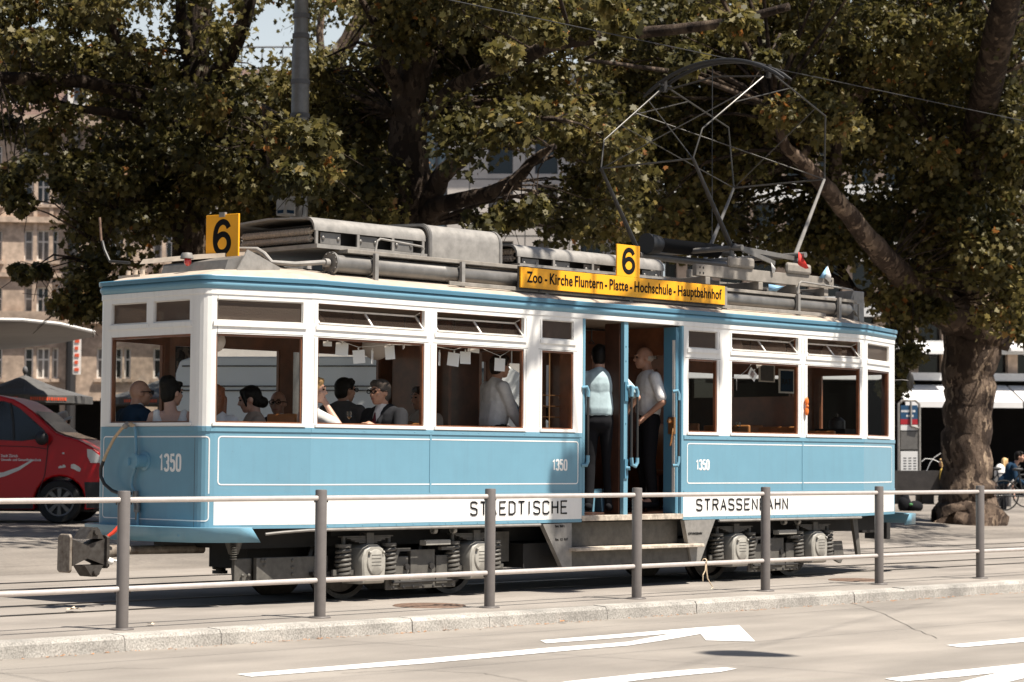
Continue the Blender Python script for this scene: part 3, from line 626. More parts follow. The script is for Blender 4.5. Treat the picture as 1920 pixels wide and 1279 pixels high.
# windows: wooden frame > pane, hopper toplights stand open
HOP = {0, 1, 4, 5}
for sg in ring:
    mm, tt = OPEN.get(id(sg), ([], [])); isnear = sg in near or sg is sF
    for a, b in mm:
        z0, z1 = Zw[1], Zw[2]; f = MB(); fw = .016
        bx = lambda u0, u1, q0, q1, mb=f, n0=.012, n1=.045: mb.add([sg.pt(u, z, nn) for nn in (n0, n1) for z in (q0, q1) for u in (u0, u1)], [(0, 1, 3, 2), (5, 4, 6, 7), (1, 5, 7, 3), (4, 0, 2, 6), (2, 3, 7, 6), (4, 5, 1, 0)])
        bx(a + .001, a + fw, z0 + .001, z1 - .001); bx(b - fw, b - .001, z0 + .001, z1 - .001); bx(a + fw, b - fw, z0 + .001, z0 + .012); bx(a + fw, b - fw, z1 - .02, z1 - .001)
        fo = f.build('window', 'brown_wood', T, smooth=False); g = MB()
        g.quad(*[sg.pt(u, z, .03) for u, z in ((a + fw, z0 + .012), (b - fw, z0 + .012), (b - fw, z1 - .02), (a + fw, z1 - .02))]); g.build('pane', 'clear_glass', fo, smooth=False)
    for k, (a, b) in enumerate(tt):
        z0, z1 = Zw[3], Zw[4]; f = MB(); g = MB()
        if sg is sNM and k in HOP:
            tilt = lambda u, t: sg.pt(u, z0 + .012 + t * (z1 - z0 - .03) * .80, .004 + t * .115); a_, b_ = a + .012, b - .012; c = (a_ + b_) / 2
            for p, q in ((tilt(a_, 0), tilt(b_, 0)), (tilt(a_, 1), tilt(b_, 1)), (tilt(a_, 0), tilt(a_, 1)), (tilt(b_, 0), tilt(b_, 1)), (tilt(c, 0), tilt(c, 1))): f.bar(p, q, .022, .016)
            for u in (a_ + .02, b_ - .02): f.bar(tilt(u, 1), sg.pt(u, z1 - .02, .03), .006, .006)
            fo = f.build('hopper_window', 'old_white_paint', T, smooth=False); g.quad(tilt(a_, 0), tilt(b_, 0), tilt(b_, 1), tilt(a_, 1)); g.build('pane', 'smoky_glass', fo, smooth=False)
        else:
            fw = .01
            for u0, u1, q0, q1 in ((a + .001, a + fw, z0 + .001, z1 - .001), (b - fw, b - .001, z0 + .001, z1 - .001), (a + fw, b - fw, z0 + .001, z0 + fw), (a + fw, b - fw, z1 - fw, z1 - .001)):
                f.add([sg.pt(u, z, nn) for nn in (.012, .042) for z in (q0, q1) for u in (u0, u1)], [(0, 1, 3, 2), (5, 4, 6, 7), (1, 5, 7, 3), (4, 0, 2, 6), (2, 3, 7, 6), (4, 5, 1, 0)])
            fo = f.build('toplight', 'old_white_paint', T, smooth=False); g.quad(*[sg.pt(u, z, .026) for u, z in ((a, z0), (b, z0), (b, z1), (a, z1))]); g.build('pane', 'frosted_glass', fo, smooth=False)
# painted lining (rounded pin stripes)
def pin(path, z0, z1, r=.035, w=.011):
    tot = [0]
    for sg, a, b in path: tot.append(tot[-1] + abs(b - a))
    L = tot[-1]; brk = tot[1:-1]
    def P(s_, z):
        for k, (sg, a, b) in enumerate(path):
            if s_ <= tot[k + 1] + 1e-6: return sg.pt(a + (s_ - tot[k]) * (1 if b > a else -1), z, -.0022)
        sg, a, b = path[-1]; return sg.pt(b, z, -.0022)
    def loop(d):
        pts = []; rr = max(.004, r - d)
        for cx_, cz_, a0 in ((L - r, z0 + r, -90), (L - r, z1 - r, 0), (r, z1 - r, 90), (r, z0 + r, 180)):
            if a0 == -90: pts += [(s_, z0 + d) for s_ in brk]
            if a0 == 90: pts += [(s_, z1 - d) for s_ in reversed(brk)]
            pts += [(cx_ + rr * math.cos(R(a0 + t)), cz_ + rr * math.sin(R(a0 + t))) for t in (0, 22.5, 45, 67.5, 90)]
        return pts
    A, B = loop(0), loop(w); mb = MB(); m_ = len(A); mb.v = [tuple(P(*q)) for q in A + B]
    for k in range(m_): mb.f.append((k, (k + 1) % m_, m_ + (k + 1) % m_, m_ + k))
    mb.build('pin_stripe', 'line_white', T, smooth=False)
pin([(sFT, sFT.at(408, 860)[0], sFT.L), (sNM, 0, sNM.at(1084, 870)[0])], 1.074, 1.508)
pin([(sNM, sNM.at(1288, 870)[0], sNM.L), (sRT, 0, sRT.at(1672, 880)[0])], 1.074, 1.508)
pin([(sF, .0, sF.L)] + [(q, 0, q.L) for q in near[:4]], .755, 1.505)
# lettering
MS = frame3((0, -.0028, 0), (1, 0, 0), (0, 0, 1))
Mn = lambda p, ux: frame3(p, ux, (0, 0, 1))
for px0, px1, hgt in ((1035.5, 1063.5, .118), (1305, 1330, .118)):
    a = aty(px0, 870, 0); b = aty(px1, 870, 0); glyphs('number_lettering', '1350', Mn((a.x, -.0015, a.z - hgt / 2), (1, 0, 0)), .008, b.x - a.x - .016, hgt - .02, .0105, 'line_white', T, gap=.24)
a = atx(298, 866, 0); b = atx(340, 866, 0); glyphs('number_lettering', '1350', Mn((-.0015, a.y, a.z - .075), (0, -1, 0)), .012, a.y - b.y - .024, .138, .0135, 'line_white', T, gap=.24)
GL = {'S': [[(1, 5.2), (1, 5.5), (.7, 6), (.2, 6), (0, 5.6), (0, 3.7), (.25, 3.2), (.75, 2.9), (1, 2.4), (1, .5), (.75, 0), (.25, 0), (0, .5), (0, .9)]], 'T': [[(0, 6), (1, 6)], [(.5, 6), (.5, 0)]], 'A': [[(0, 0), (.5, 6), (1, 0)], [(.18, 2), (.82, 2)]],
      'E': [[(1, 6), (0, 6), (0, 0), (1, 0)], [(0, 3.1), (.85, 3.1)]], 'D': [[(0, 0), (0, 6), (.6, 6), (1, 5.2), (1, .8), (.6, 0), (0, 0)]], 'I': [[(.5, 0), (.5, 6)]], 'C': [[(1, 4.9), (1, 5.5), (.75, 6), (.25, 6), (0, 5.5), (0, .5), (.25, 0), (.75, 0), (1, .5), (1, 1.1)]],
      'H': [[(0, 0), (0, 6)], [(1, 0), (1, 6)], [(0, 3.1), (1, 3.1)]], 'R': [[(0, 0), (0, 6), (.75, 6), (1, 5.4), (1, 3.8), (.75, 3.1), (0, 3.1)], [(.5, 3.1), (1, 0)]], 'N': [[(0, 0), (0, 6), (1, 0), (1, 6)]], 'B': [[(0, 0), (0, 6), (.7, 6), (.95, 5.5), (.95, 3.7), (.7, 3.2), (0, 3.2)], [(.7, 3.2), (1, 2.6), (1, .6), (.7, 0), (0, 0)]]}
def strokes(body, x0, x1, z0, z1):
    mb = MB(); wl = [.45 if c == 'I' else 1 for c in body]; gap = .62; tot = sum(wl) + gap * (len(body) - 1); sx = (x1 - x0) / tot; x = x0
    for c, w_ in zip(body, wl):
        for pl in GL[c]: mb.tube([(x + sx * (p - (.275 if c == 'I' else 0)), -.001, z0 + (z1 - z0) * q / 6) for p, q in pl], .0088, 8)
        x += sx * (w_ + gap)
    mb.v = [(a, -.004 + (b + .001) * .7, c) for a, b, c in mb.v]; o = mb.build('side_lettering', 'black_letter', T)
    return o
strokes('STAEDTISCHE', aty(882.5, 955, 0).x, aty(1062, 953, 0).x, .783, .905); strokes('STRASSENBAHN', aty(1306, 945, 0).x, aty(1476, 945, 0).x, .79, .905)
# roof boards
yB = .12; a = aty(976.5, 519, yB); b = aty(1359.5, 551, yB); za, zb = a.z - .105, a.z + .10
bd = MB(); bd.box(a.x, b.x, yB, yB + .02, za, zb); RB = bd.build('route_board', 'orange_sign', T, smooth=False, bevel=.003)
a2 = aty(988, 530, yB); b2 = aty(1352, 555, yB)
RW = ['Zoo', '-', 'Kirche', 'Fluntern', '-', 'Platte', '-', 'Hochschule', '-', 'Hauptbahnhof']; RO = []
for q in RW: RO.append(text('route_lettering', q, .155, Matrix.Translation((0, yB - .0025, za + .058)) @ MS.to_3x3().to_4x4(), 'black_letter', None, .0028, space=1.05))
bpy.context.view_layer.update(); gp = .042; tw_ = sum(q.dimensions.x for q in RO) + gp * 9; k = (b2.x - a2.x) / tw_; x = a2.x
for q in RO: wq = q.dimensions.x; q.location.x = x; q.scale.x *= k; x += (wq + gp) * k; mesh_text(q, RB)
bd = MB(); bd.box(a.x - .02, b.x + .02, yB + .021, yB + .03, za - .015, zb + .01); [bd.box(x, x + .03, yB + .02, .3, za - .02, za + .0) for x in (a.x + .3, a.x + 1.6, b.x - .3)]; bd.build('board_bracket', 'dark_metal', RB, smooth=False)
a = aty(1157, 488, yB); b = aty(1200, 490, yB); top = aty(1178, 459.5, yB).z
bd = MB(); bd.box(a.x, b.x, yB + .001, yB + .018, zb + .001, top); NS = bd.build('number_sign', 'orange_sign', T, smooth=False, bevel=.003)
glyphs('number_lettering', '6', Mn(((a.x + b.x) / 2, yB - .001, zb + .05), (1, 0, 0)), -.083, .166, top - zb - .10, .0245, 'black_letter', NS, flat=.1)
ang = R(9); c = Vector((.72, .955, 3.135)); ux = Vector((math.sin(ang), -math.cos(ang), 0)); M = frame3(c, ux, (0, 0, 1)); Mz = M.to_3x3().to_4x4()
nb = MB(); nb.box(-.20, .20, 0, .425, -.02, 0, M); NS = nb.build('number_sign', 'orange_sign', T, smooth=False, bevel=.003)
glyphs('number_lettering', '6', M @ Matrix.Translation((0, .07, .001)), -.088, .176, .285, .0275, 'black_letter', NS, flat=.1)
q = MB(); q.box(-.035, .035, .40, .445, -.025, .006, M); q.box(-.03, .03, -.25, .0, -.045, -.022, M); q.build('clamp', 'light_grey_metal', NS, smooth=False)
# front roof: destination housing, lamp, side wedge, mirror bracket
hb = MB(); hb.prism([(.30, 2.93), (.36, 3.09), (.62, 3.15), (.74, 3.15), (.74, 2.93)], .42, 1.35, lambda x, z, y: (x, y, z)); hb.build('lamp_housing', 'grey_metal', T, smooth=False)
hb = MB(); hb.prism([(.36, 3.115), (.40, 3.165), (.95, 3.225), (.95, 3.19)], .9, 1.72, lambda x, z, y: (x, y, z)); hb.build('roof_cover', 'roof_canvas', T, smooth=False)
hb = MB(); hb.prism([(.40, 2.935), (.56, 3.19), (.95, 3.05), (.86, 2.96)], .385, .40, lambda x, z, y: (x, y, z)); hb.build('wedge_plate', 'light_grey_metal', T, smooth=False)
lm = MB(); c = atx(352, 490, .28); lm.ell(c, (.035, .035, .045)); LP = lm.build('tail_lamp', 'red_lens', T)
lm = MB(); lm.lathe([(.0, .05), (.045, .045), (.062, .0), (.06, -.008), (.04, .03), (0, .035)], Matrix.Translation(c + Vector((-.01, 0, .03))), 18); lm.build('lamp_hood', 'light_grey_metal', LP)
mi = MB(); pts = [atx(*q, .30) for q in ((243, 493), (206, 490), (196, 468), (192, 452))]; mi.tube(pts, .014, 8); mb_ = mi.build('bracket_arm', 'hose_rubber', T)
mi = MB(); mi.tube([atx(190, 452, .3), atx(187, 408, .3)], .012, 8); mi.build('marker_rod', 'rust_steel', mb_)
bxs = MB(); p = atx(240, 505, .25); bxs.box(.2, .34, p.y - .25, p.y + .08, 2.935, 3.0); [bxs.cyl((.27, p.y - .2 + k * .11, 3.0), (.27, p.y - .2 + k * .11, 3.05), .022, n=10) for k in range(3)]; bxs.build('insulator_base', 'ceramic', T)
# roof gear
tk = MB(); tk.lathe([(0, 1.47), (.108, 1.47), (.108, 1.495), (.083, 1.497), (.083, 2.9), (.085, 2.905), (.085, 2.93), (.083, 2.935), (.083, 6.2), (.085, 6.205), (.085, 6.23), (.083, 6.24), (.083, 9.62), (.06, 9.69), (0, 9.70)], Matrix.Translation((0, .30, 3.125)) @ Matrix.Rotation(R(90), 4, 'Y'), 26)
for k in range(12): a_ = k * math.pi / 6; tk.cyl((1.455, .30 + .094 * math.cos(a_), 3.125 + .094 * math.sin(a_)), (1.475, .30 + .094 * math.cos(a_), 3.125 + .094 * math.sin(a_)), .008, n=6)
TK = tk.build('air_tank', 'grey_metal', T, sharp=30)
for x in (1.95, 3.1, 4.3, 5.6, 7.2, 8.55, 9.35):
    sb = MB(); sb.tube([(x, .30 + .09 * math.cos(R(a_)), 3.125 + .09 * math.sin(R(a_))) for a_ in range(100, 281, 20)], .008, 6); sb.box(x - .022, x + .022, .175, .21, 2.94, 3.24); sb.box(x - .05, x + .05, .15, .4, 2.94, 2.965); sb.build('tank_strap', 'light_grey_metal', TK, smooth=False)
sp = MB(); sp.tube([(1.46, .30, 3.125), (1.38, .30, 3.125), (1.15, .42, 3.10), (.98, .55, 3.11), (.95, .62, 3.19), (.93, .70, 3.235), (.86, .85, 3.24), (.80, 1.1, 3.23)], .024, 10); sp.lathe([(.0, 0), (.04, 0), (.04, .05), (0, .05)], Matrix.Translation((1.40, .30, 3.125)) @ Matrix.Rotation(R(90), 4, 'Y'), 12); sp.build('air_pipe', 'light_grey_metal', T)
cbp = MB(); cbp.tube([(.78, .60, 3.09), (1.0, .52, 3.075), (1.25, .50, 3.07), (1.5, .48, 3.06)], .01, 6); cbp.tube([(.62, .45, 3.0), (.9, .42, 3.02), (1.3, .43, 3.03)], .008, 6); split_build(cbp, 'roof_cable', 'dark_metal', T)
wk = MB(); wk.box(1.62, 6.30, .22, .40, 3.225, 3.262); wk.box(6.34, 9.75, .22, .36, 3.20, 3.235); wk.box(2.9, 9.05, .165, .18, 3.0, 3.04); split_build(wk, 'walkway_board', 'grey_wood', T, smooth=False, bevel=.004)
gr = MB(); z = 3.265
for x0, x1 in ((1.98, 2.62), (8.6, 9.7)): gr.tube([(x0, .24, z - .03), (x0 + .03, .24, z + .10), (x0 + .07, .24, z + .125), (x1 - .03, .24, z + .09), (x1, .24, z + .07), (x1 - .05, .24, z - .03)], .011, 8)
split_build(gr, 'grab_rail', 'light_grey_metal', T)
def hood(x0, x1, zt, zside, closed, y0=.36, y1=1.68, r=.11):
    prof = [(y0, zside), (y0, zt - r)] + [(y0 + r - r * math.cos(R(a_)), zt - r + r * math.sin(R(a_))) for a_ in (20, 40, 60, 80)] + [(y0 + r, zt), ((y0 + y1) / 2, zt + .025)]
    prof += [(y0 + y1 - p, q) for p, q in reversed(prof[:-1])]
    inn = [(y0 + y1) / 2]; c = Vector(((y0 + y1) / 2, zt - .25)); ins = [(p + (.018 if p < c.x else -.018), q - (.018 if q > zside + .05 else 0)) for p, q in prof]
    mb = MB(); poly = prof + list(reversed(ins)) if not closed else prof
    m_ = len(prof)
    for x in (x0, x1): mb.v += [(x, p, q) for p, q in prof] + [(x, p, q) for p, q in ins]
    for k in range(m_ - 1):
        mb.f += [(k, k + 1, 2 * m_ + k + 1, 2 * m_ + k), (m_ + k + 1, m_ + k, 3 * m_ + k, 3 * m_ + k + 1), (k + 1, k, m_ + k, m_ + k + 1), (2 * m_ + k, 2 * m_ + k + 1, 3 * m_ + k + 1, 3 * m_ + k)]
    for k in (0, m_ - 1): mb.f.append((k, m_ + k, 3 * m_ + k, 2 * m_ + k) if k else (k, 2 * m_ + k, 3 * m_ + k, m_ + k))
    return mb
def resistor(x0, x1, zt, posts):
    H = hood(x0, x1, zt, zt - .13, False).build('resistor_box', 'light_grey_metal', T, sharp=25)
    b = MB(); b.box(x0 + .005, x1 - .005, .33, 1.71, 3.262, 3.30)
    for x in posts: b.box(x - .015, x + .015, .36, .378, 3.30, zt - .128); b.box(x - .015, x + .015, 1.66, 1.68, 3.30, zt - .128)
    b.build('frame', 'light_grey_metal', H, smooth=False)
    b = MB(); b.box(x0 + .12, x1 - .06, .50, 1.54, 3.301, zt - .06); b.build('core', 'underframe', H, smooth=False)
    for x in np.arange(x0 + .1, x1 - .25, .47): pl = MB(); pl.box(x, x + .25, .39, .40, 3.31, zt - .14); [pl.ell((x + dx, .385, zt - .19), (.02, .012, .02), nu=8, nv=6) for dx in (.03, .22)]; pl.build('end_plate', 'grey_metal', H)
    for zz in (3.36, 3.43):
        cc = MB(); cc.tube([(x0 + .07, .46, zz), (x0 + .07, 1.5, zz)], .012, 8)
        for k in range(26): cc.lathe([(.014, -.008), (.035, 0), (.014, .008)], Matrix.Translation((x0 + .07, .5 + k * .038, zz)) @ Matrix.Rotation(R(90), 4, 'X'), 10)
        cc.build('resistor_coil', 'ceramic', H)
resistor(1.33, 2.76, 3.555, (1.36, 1.88, 2.33, 2.73)); resistor(4.05, 6.36, 3.50, (4.08, 4.6, 5.2, 5.8, 6.33))
H2 = hood(2.78, 3.80, 3.60, 3.27, True, .33, 1.72, .13).build('switch_box', 'light_grey_metal', T, sharp=25)
eb = MB()
for x in (2.783, 3.785): eb.box(x, x + .012, .36, 1.69, 3.27, 3.46)
[eb.ell((2.79 + .02, .6 + k * .11, 3.61), (.01, .01, .008), nu=6, nv=4) for k in range(9)]; eb.build('end_wall', 'grey_metal', H2, smooth=False)
for x in (2.80, 3.77): rb_ = hood(x - .015, x + .015, 3.607, 3.268, False, .324, 1.726, .133); rb_.build('rim', 'grey_metal', H2, sharp=25)
# pantograph
PB = MB()
for y in (.30, 1.70): PB.box(6.80, 9.35, y - .03, y + .03, 3.345, 3.475)
for x in (7.0, 7.95, 8.65, 9.2): PB.box(x - .04, x + .04, .27, 1.73, 3.255, 3.344)
PBo = PB.build('pantograph_base', 'grey_wood', T, smooth=False, bevel=.005)
bb = MB(); [bb.ell((x, .268, z), (.012, .006, .012), nu=8, nv=5) for x in (6.86, 6.92, 9.2, 9.26, 9.3) for z in (3.38, 3.44)]; split_build(bb, 'bolt', 'tread_steel', PBo)
for x0 in (7.35, 8.42):
    for y in (.24, 1.70): q = MB(); q.box(x0, x0 + .46, y, y + .06, 3.476, 3.60); q.build('insulator_box', 'grey_wood', PBo, smooth=False, bevel=.03)
mat('pipe_dark', (.07, .066, .06), .4, metal=.5); XF, XR, zB = 7.52, 8.70, 3.70
fm = MB()
for y in (.35, 1.70): fm.bar((XF - .05, y, 3.72), (XR + .1, y, 3.66), .03, .05); [fm.cyl((x, y, 3.60), (x, y, 3.72), .025, n=10) for x in (XF, XR)]
fm.bar((XF, .32, 3.73), (XF + .75, .32, 3.58), .02, .05); fm.cyl((XF, .2, zB), (XF, 1.85, zB), .032); fm.cyl((XR, .2, zB), (XR, 1.85, zB), .032); fm.cyl((6.7, 1.02, 3.6), (8.4, 1.02, 3.6), .04); fm.build('base_frame', 'grey_metal', PBo)
sp = MB(); sp.cyl((6.75, .95, 3.73), (6.95, .95, 3.735), .12, .10)
for k in range(34): sp.lathe([(.05, -.009), (.082, 0), (.05, .009)], Matrix.Translation((6.98 + k * .031, .95, 3.735)) @ Matrix.Rotation(R(90), 4, 'Y'), 14)
sp.cyl((6.95, .95, 3.735), (8.25, .95, 3.735), .045); sp.build('spring', 'coil_black', PBo)
kF, kR, zK = 6.83, 9.27, 4.64; XH = 8.06
def arm(name, pts, r, m='grey_metal'): q = MB(); q.tube(pts, r, 8); return q.build(name, m, PBo)
UP = {}
for y in (.35, 1.70):
    arm('lower_arm', [(XF, y, zB), (kF, y, zK)], [.030, .018], 'dark_metal'); arm('lower_arm', [(XR, y, zB), (kR, y, zK)], [.026, .016], 'light_grey_metal' if y < 1 else 'grey_metal')
    yh = .25 if y < 1 else 1.79
    UP['F', y] = [Vector((kF, y, zK)), Vector((kF + .10, (y + yh) / 2, 4.98)), Vector((XH - .10, yh, 5.68))]; UP['R', y] = [Vector((kR, y, zK)), Vector((kR - .05, (y + yh) / 2, 5.38)), Vector((XH + .12, yh, 5.72))]
    for q in 'FR': arm('upper_arm', UP[q, y], .0105, 'pipe_dark')
for x in (kF, kR): arm('knee_tube', [(x, .35, zK), (x, 1.70, zK)], .010, 'pipe_dark')
on = lambda q, y, t: UP[q, y][1].lerp(UP[q, y][2], t)
for A_, B_ in ((UP['F', 1.70][0], on('F', .35, .75)), (UP['F', .35][0], on('F', 1.70, .8)), (UP['R', .35][0], on('F', 1.70, .55)), (UP['R', 1.70][0], on('F', 1.70, .3)), (UP['R', 1.70][0], on('R', .35, .2)), (on('F', 1.70, .5), on('R', 1.70, .7)), (on('F', .35, .5), on('R', .35, .7))): arm('brace', [A_, B_], .0065, 'pipe_dark')
bow = [(XH, y, 5.95 - .30 * abs((y - 1.02) / 1.02) ** 2.2) for y in np.linspace(-.02, 2.06, 19)]
q = MB()
for dx in (-.07, .07): q.tube([(p[0] + dx, p[1], p[2]) for p in bow], [.012] + [.024] * 17 + [.012], 8)
q.build('collector_bow', 'coil_black', PBo)
q = MB(); [q.bar((XH - .12, y, 5.76 if abs(y - 1.02) > .5 else 5.93), (XH + .12, y, 5.76 if abs(y - 1.02) > .5 else 5.93), .025, .02) for y in (.25, 1.79)]; [q.cyl((XH, y, 5.68), (XH, y, 5.83), .03) for y in (.25, 1.79)]; q.tube([(XH, .25, 5.7), (XH, 1.02, 5.78), (XH, 1.79, 5.7)], .011, 6); q.build('bow_carrier', 'dark_metal', PBo)
ln = MB(); ln.tube([(8.0, 1.02, 5.9), (7.98, 1.0, 3.7)], .006, 5); ln.build('pull_rope', 'coil_black', PBo)
# gear behind the tail, flags
eq = MB(); eq.box(9.86, 10.08, .35, .62, 2.98, 3.36); eq.box(9.9, 10.12, .45, 1.3, 2.95, 3.1); eq.build('relay_box', 'light_grey_metal', T, smooth=False, bevel=.01)
eq = MB(); eq.tube([(9.62, .3, 3.13), (9.8, .3, 3.12), (9.95, .36, 3.06), (10.1, .5, 3.0)], .016, 8); eq.tube([(9.70, .25, 3.2), (9.82, .25, 3.2), (9.86, .28, 3.05), (9.98, .35, 2.98)], .012, 8); split_build(eq, 'air_pipe', 'light_grey_metal', T)
eq = MB(); eq.box(7.1, 7.5, .5, 1.5, 3.1, 3.34); eq.box(8.3, 8.5, .45, 1.5, 3.1, 3.3); eq.box(8.9, 9.15, .4, 1.2, 3.12, 3.3); split_build(eq, 'switch_gear', 'grey_metal', T, smooth=False, bevel=.01)
def flag(px, m, m2=None, label=None):
    pts = [aty(x, y, .25) for x, y in px]; q = MB(); mid = sum(pts, Vector()) / len(pts) + Vector((.01, -.03, 0)); i = len(q.v); q.v = [tuple(p) for p in pts] + [tuple(mid)]; k = len(pts); q.f = [(a_, (a_ + 1) % k, k) for a_ in range(k)]
    o = q.build('flag', m, T); sm = o.modifiers.new('s', 'SOLIDIFY'); sm.thickness = .004; o['label'] = label; return o
flag([(1497, 472), (1503, 480), (1518, 506), (1510, 507), (1496, 500)], 'flag_red', label='small red flag')
flag([(1441, 533), (1470, 537), (1455, 546), (1441, 545)], 'flag_blue', label='folded blue flag'); flag([(1551, 499), (1536, 521), (1546, 522)], 'flag_blue', label='blue half of the two-tone flag'); flag([(1552, 499), (1547, 522), (1558, 532), (1557, 515)], 'flag_white', label='white half of the two-tone flag'); flag([(1446, 492), (1448, 512), (1452, 513), (1452, 500)], 'flag_white', label='narrow white flag')
# front end: bumper, coupler, hose, lamp socket, pipe
pl = [(.34, .02), (.06, .12), (-.10, .30), (-.19, .62), (-.21, 1.02), (-.20, 1.46), (-.13, 1.82), (.04, 2.02), (.34, 2.12)]
bm = MB(); sm_ = []
for k in range(len(pl) - 1):
    for t in (0, .5): sm_.append((pl[k][0] * (1 - t) + pl[k + 1][0] * t, pl[k][1] * (1 - t) + pl[k + 1][1] * t))
sm_.append(pl[-1]); o = 0; nn = len(sm_)
low = [(x + (.10 if i in (0, nn - 1) else .012), y) for i, (x, y) in enumerate(sm_)]
bm.v = [(x, y, .695) for x, y in sm_] + [(x, y, .575) for x, y in low] + [(x + .05, 1.02 + (y - 1.02) * .96, .6945) for x, y in sm_] + [(.5, 1.02 + (y - 1.02) * .96, .6945) for x, y in sm_]
for k in range(nn - 1): bm.f += [(k, k + 1, nn + k + 1, nn + k), (k, 2 * nn + k, 2 * nn + k + 1, k + 1)]
bm.f = [tuple(reversed(f)) for f in bm.f]; BM = bm.build('bumper', 'blue_paint', T, sharp=50); BM.modifiers.new('s', 'SOLIDIFY').thickness = .012
tp = MB(); tp.v = [(x + .01, y, .6915) for x, y in sm_]; tp.f = [tuple(range(nn))]; tp.build('bumper_top', 'blue_paint', BM, smooth=False)
bt = MB(); [bt.ell((-.135, .44 + d, .63), (.012, .02, .02), nu=10, nv=7) for d in (0, .07)]; split_build(bt, 'bolt', 'blue_paint', BM)
bm2 = MB(); bm2.v = [(10.87 - x, y, z) for x, y, z in bm.v]; bm2.f = [tuple(reversed(f)) for f in bm.f]; b2_ = bm2.build('bumper', 'blue_paint', T, sharp=50); b2_.modifiers.new('s', 'SOLIDIFY').thickness = .012
mat('worn_metal', (.30, .265, .22), .6, metal=.2, noise=(14, .5), dark=(.10, .07, .05)); mat('dark_steel', (.085, .078, .07), .5, metal=.4, noise=(16, .5), dark=(.035, .027, .022))
def coupler(xo, sgn, name='coupler'):
    X_ = lambda x: xo + sgn * x
    c = MB(); hp = [(-.30, -.02), (-.29, .10), (-.27, .13), (-.17, .15), (-.15, .02), (-.17, -.13), (-.27, -.12)]
    yz = [(.80, .33), (.80, .62), (.86, .645), (1.18, .645), (1.24, .62), (1.24, .33), (1.18, .31), (.86, .31)]
    A_ = [(X_(-.98 + .05 * abs(z - .47) / .16), 1.02 + (y - 1.02) * .42, z) for y, z in yz]; B_ = [(X_(-.93 + .03 * abs(z - .47) / .16), 1.02 + (y - 1.02) * .42, z) for y, z in yz]; i = len(c.v); c.v += A_ + B_; m_ = 8
    c.f += [tuple(range(i, i + 8)), tuple(range(i + 15, i + 7, -1))] + [(i + k, i + 8 + k, i + 8 + (k + 1) % 8, i + (k + 1) % 8) for k in range(8)]
    CO = c.build(name, 'worn_metal', T, smooth=False, bevel=.01)
    c = MB()
    yz2 = [(.96, .43), (.96, .55), (1.08, .55), (1.08, .43)]; yz3 = [(.93, .37), (.93, .60), (1.11, .60), (1.11, .37)]
    c.v = [(X_(-.90), y, z) for y, z in yz3] + [(X_(-.72), y, z) for y, z in yz2] + [(X_(-.56), y, z) for y, z in yz3]
    for r_ in (0, 4): c.f += [(r_ + k, r_ + 4 + k, r_ + 4 + (k + 1) % 4, r_ + (k + 1) % 4) for k in range(4)]
    c.f += [(0, 1, 2, 3), (11, 10, 9, 8)]; c.build('funnel', 'dark_steel', CO, smooth=False)
    c = MB(); c.prism([(.90, .36), (.90, .61), (.93, .63), (1.11, .63), (1.14, .61), (1.14, .36), (1.11, .34), (.93, .34)], X_(-.56), X_(-.53), lambda y, z, x: (x, y, z))
    for s_ in (1, -1): c.prism([(-.77, 0), (-.71, .08), (-.69, .10), (-.64, .10), (-.62, .08), (-.57, 0)], .93, 1.11, lambda x, z, y, s_=s_: (X_(x), y, (.60 if s_ > 0 else .37) + s_ * z)); c.cyl((X_(-.66), .90, .66 if s_ > 0 else .31), (X_(-.66), .93, .66 if s_ > 0 else .31), .03, n=12)
    c.build('coupler_head', 'dark_steel', CO, smooth=False)
    c = MB(); c.cyl((X_(-.53), 1.02, .48), (X_(-.25), 1.02, .49), .06, .05); c.cyl((X_(-.30), 1.02, .49), (X_(.6), 1.02, .48), .04); c.build('drawbar', 'worn_metal', CO)
    c = MB(); c.tube([(X_(-.52), .93, .43), (X_(-.45), .92, .40), (X_(-.36), .93, .44), (X_(-.32), .95, .50)], .012, 6); c.ell((X_(-.52), .9, .40), (.03, .03, .03)); c.build('release_cable', 'old_white_paint', CO)
    c = MB(); c.tube([(X_(-.53), .93, .62), (X_(-.49), .91, .65), (X_(-.44), .88, .71)], [.014, .017, .02], 8); c.build('release_handle', 'red_handle', CO)
    return CO
coupler(0, 1)
rc = MB(); rc.box(10.9, 11.3, .95, 1.09, .44, .52); rc.box(11.28, 11.36, .85, 1.19, .36, .6); rc.build('coupler', 'dark_metal', T, smooth=False, bevel=.01)
hz = MB(); pts = [atx(x, y, -.10) for x, y in ((238, 797), (228, 804), (214, 822), (202, 845), (194, 864))]; hz.tube([atx(252, 799, -.03), atx(245, 796, -.06)] + pts, [.018, .02, .017, .015, .015, .015, .015], 10); HZ = hz.build('brake_hose', 'hose_tan', T)
hz = MB(); hz.tube([atx(x, y, -.10) for x, y in ((194, 864), (189, 878), (189, 893), (196, 908), (210, 920), (226, 926), (245, 925))], .016, 10); hz.build('lower_hose', 'hose_rubber', HZ)
hz = MB(); hz.lathe([(0, -.02), (.026, -.02), (.026, .03), (0, .03)], Matrix.Translation(atx(236, 798, -.1)) @ Matrix.Rotation(R(60), 4, 'X'), 10); hz.build('hose_clip', 'light_grey_metal', HZ)
vp = MB(); vp.tube([atx(x, y, -.035) for x, y in ((242, 797), (250, 799), (254, 806), (255, 840), (256, 872), (247, 898), (247, 912), (252, 922), (257, 940), (258, 987))], .014, 10); VP = vp.build('air_pipe', 'blue_paint', T)
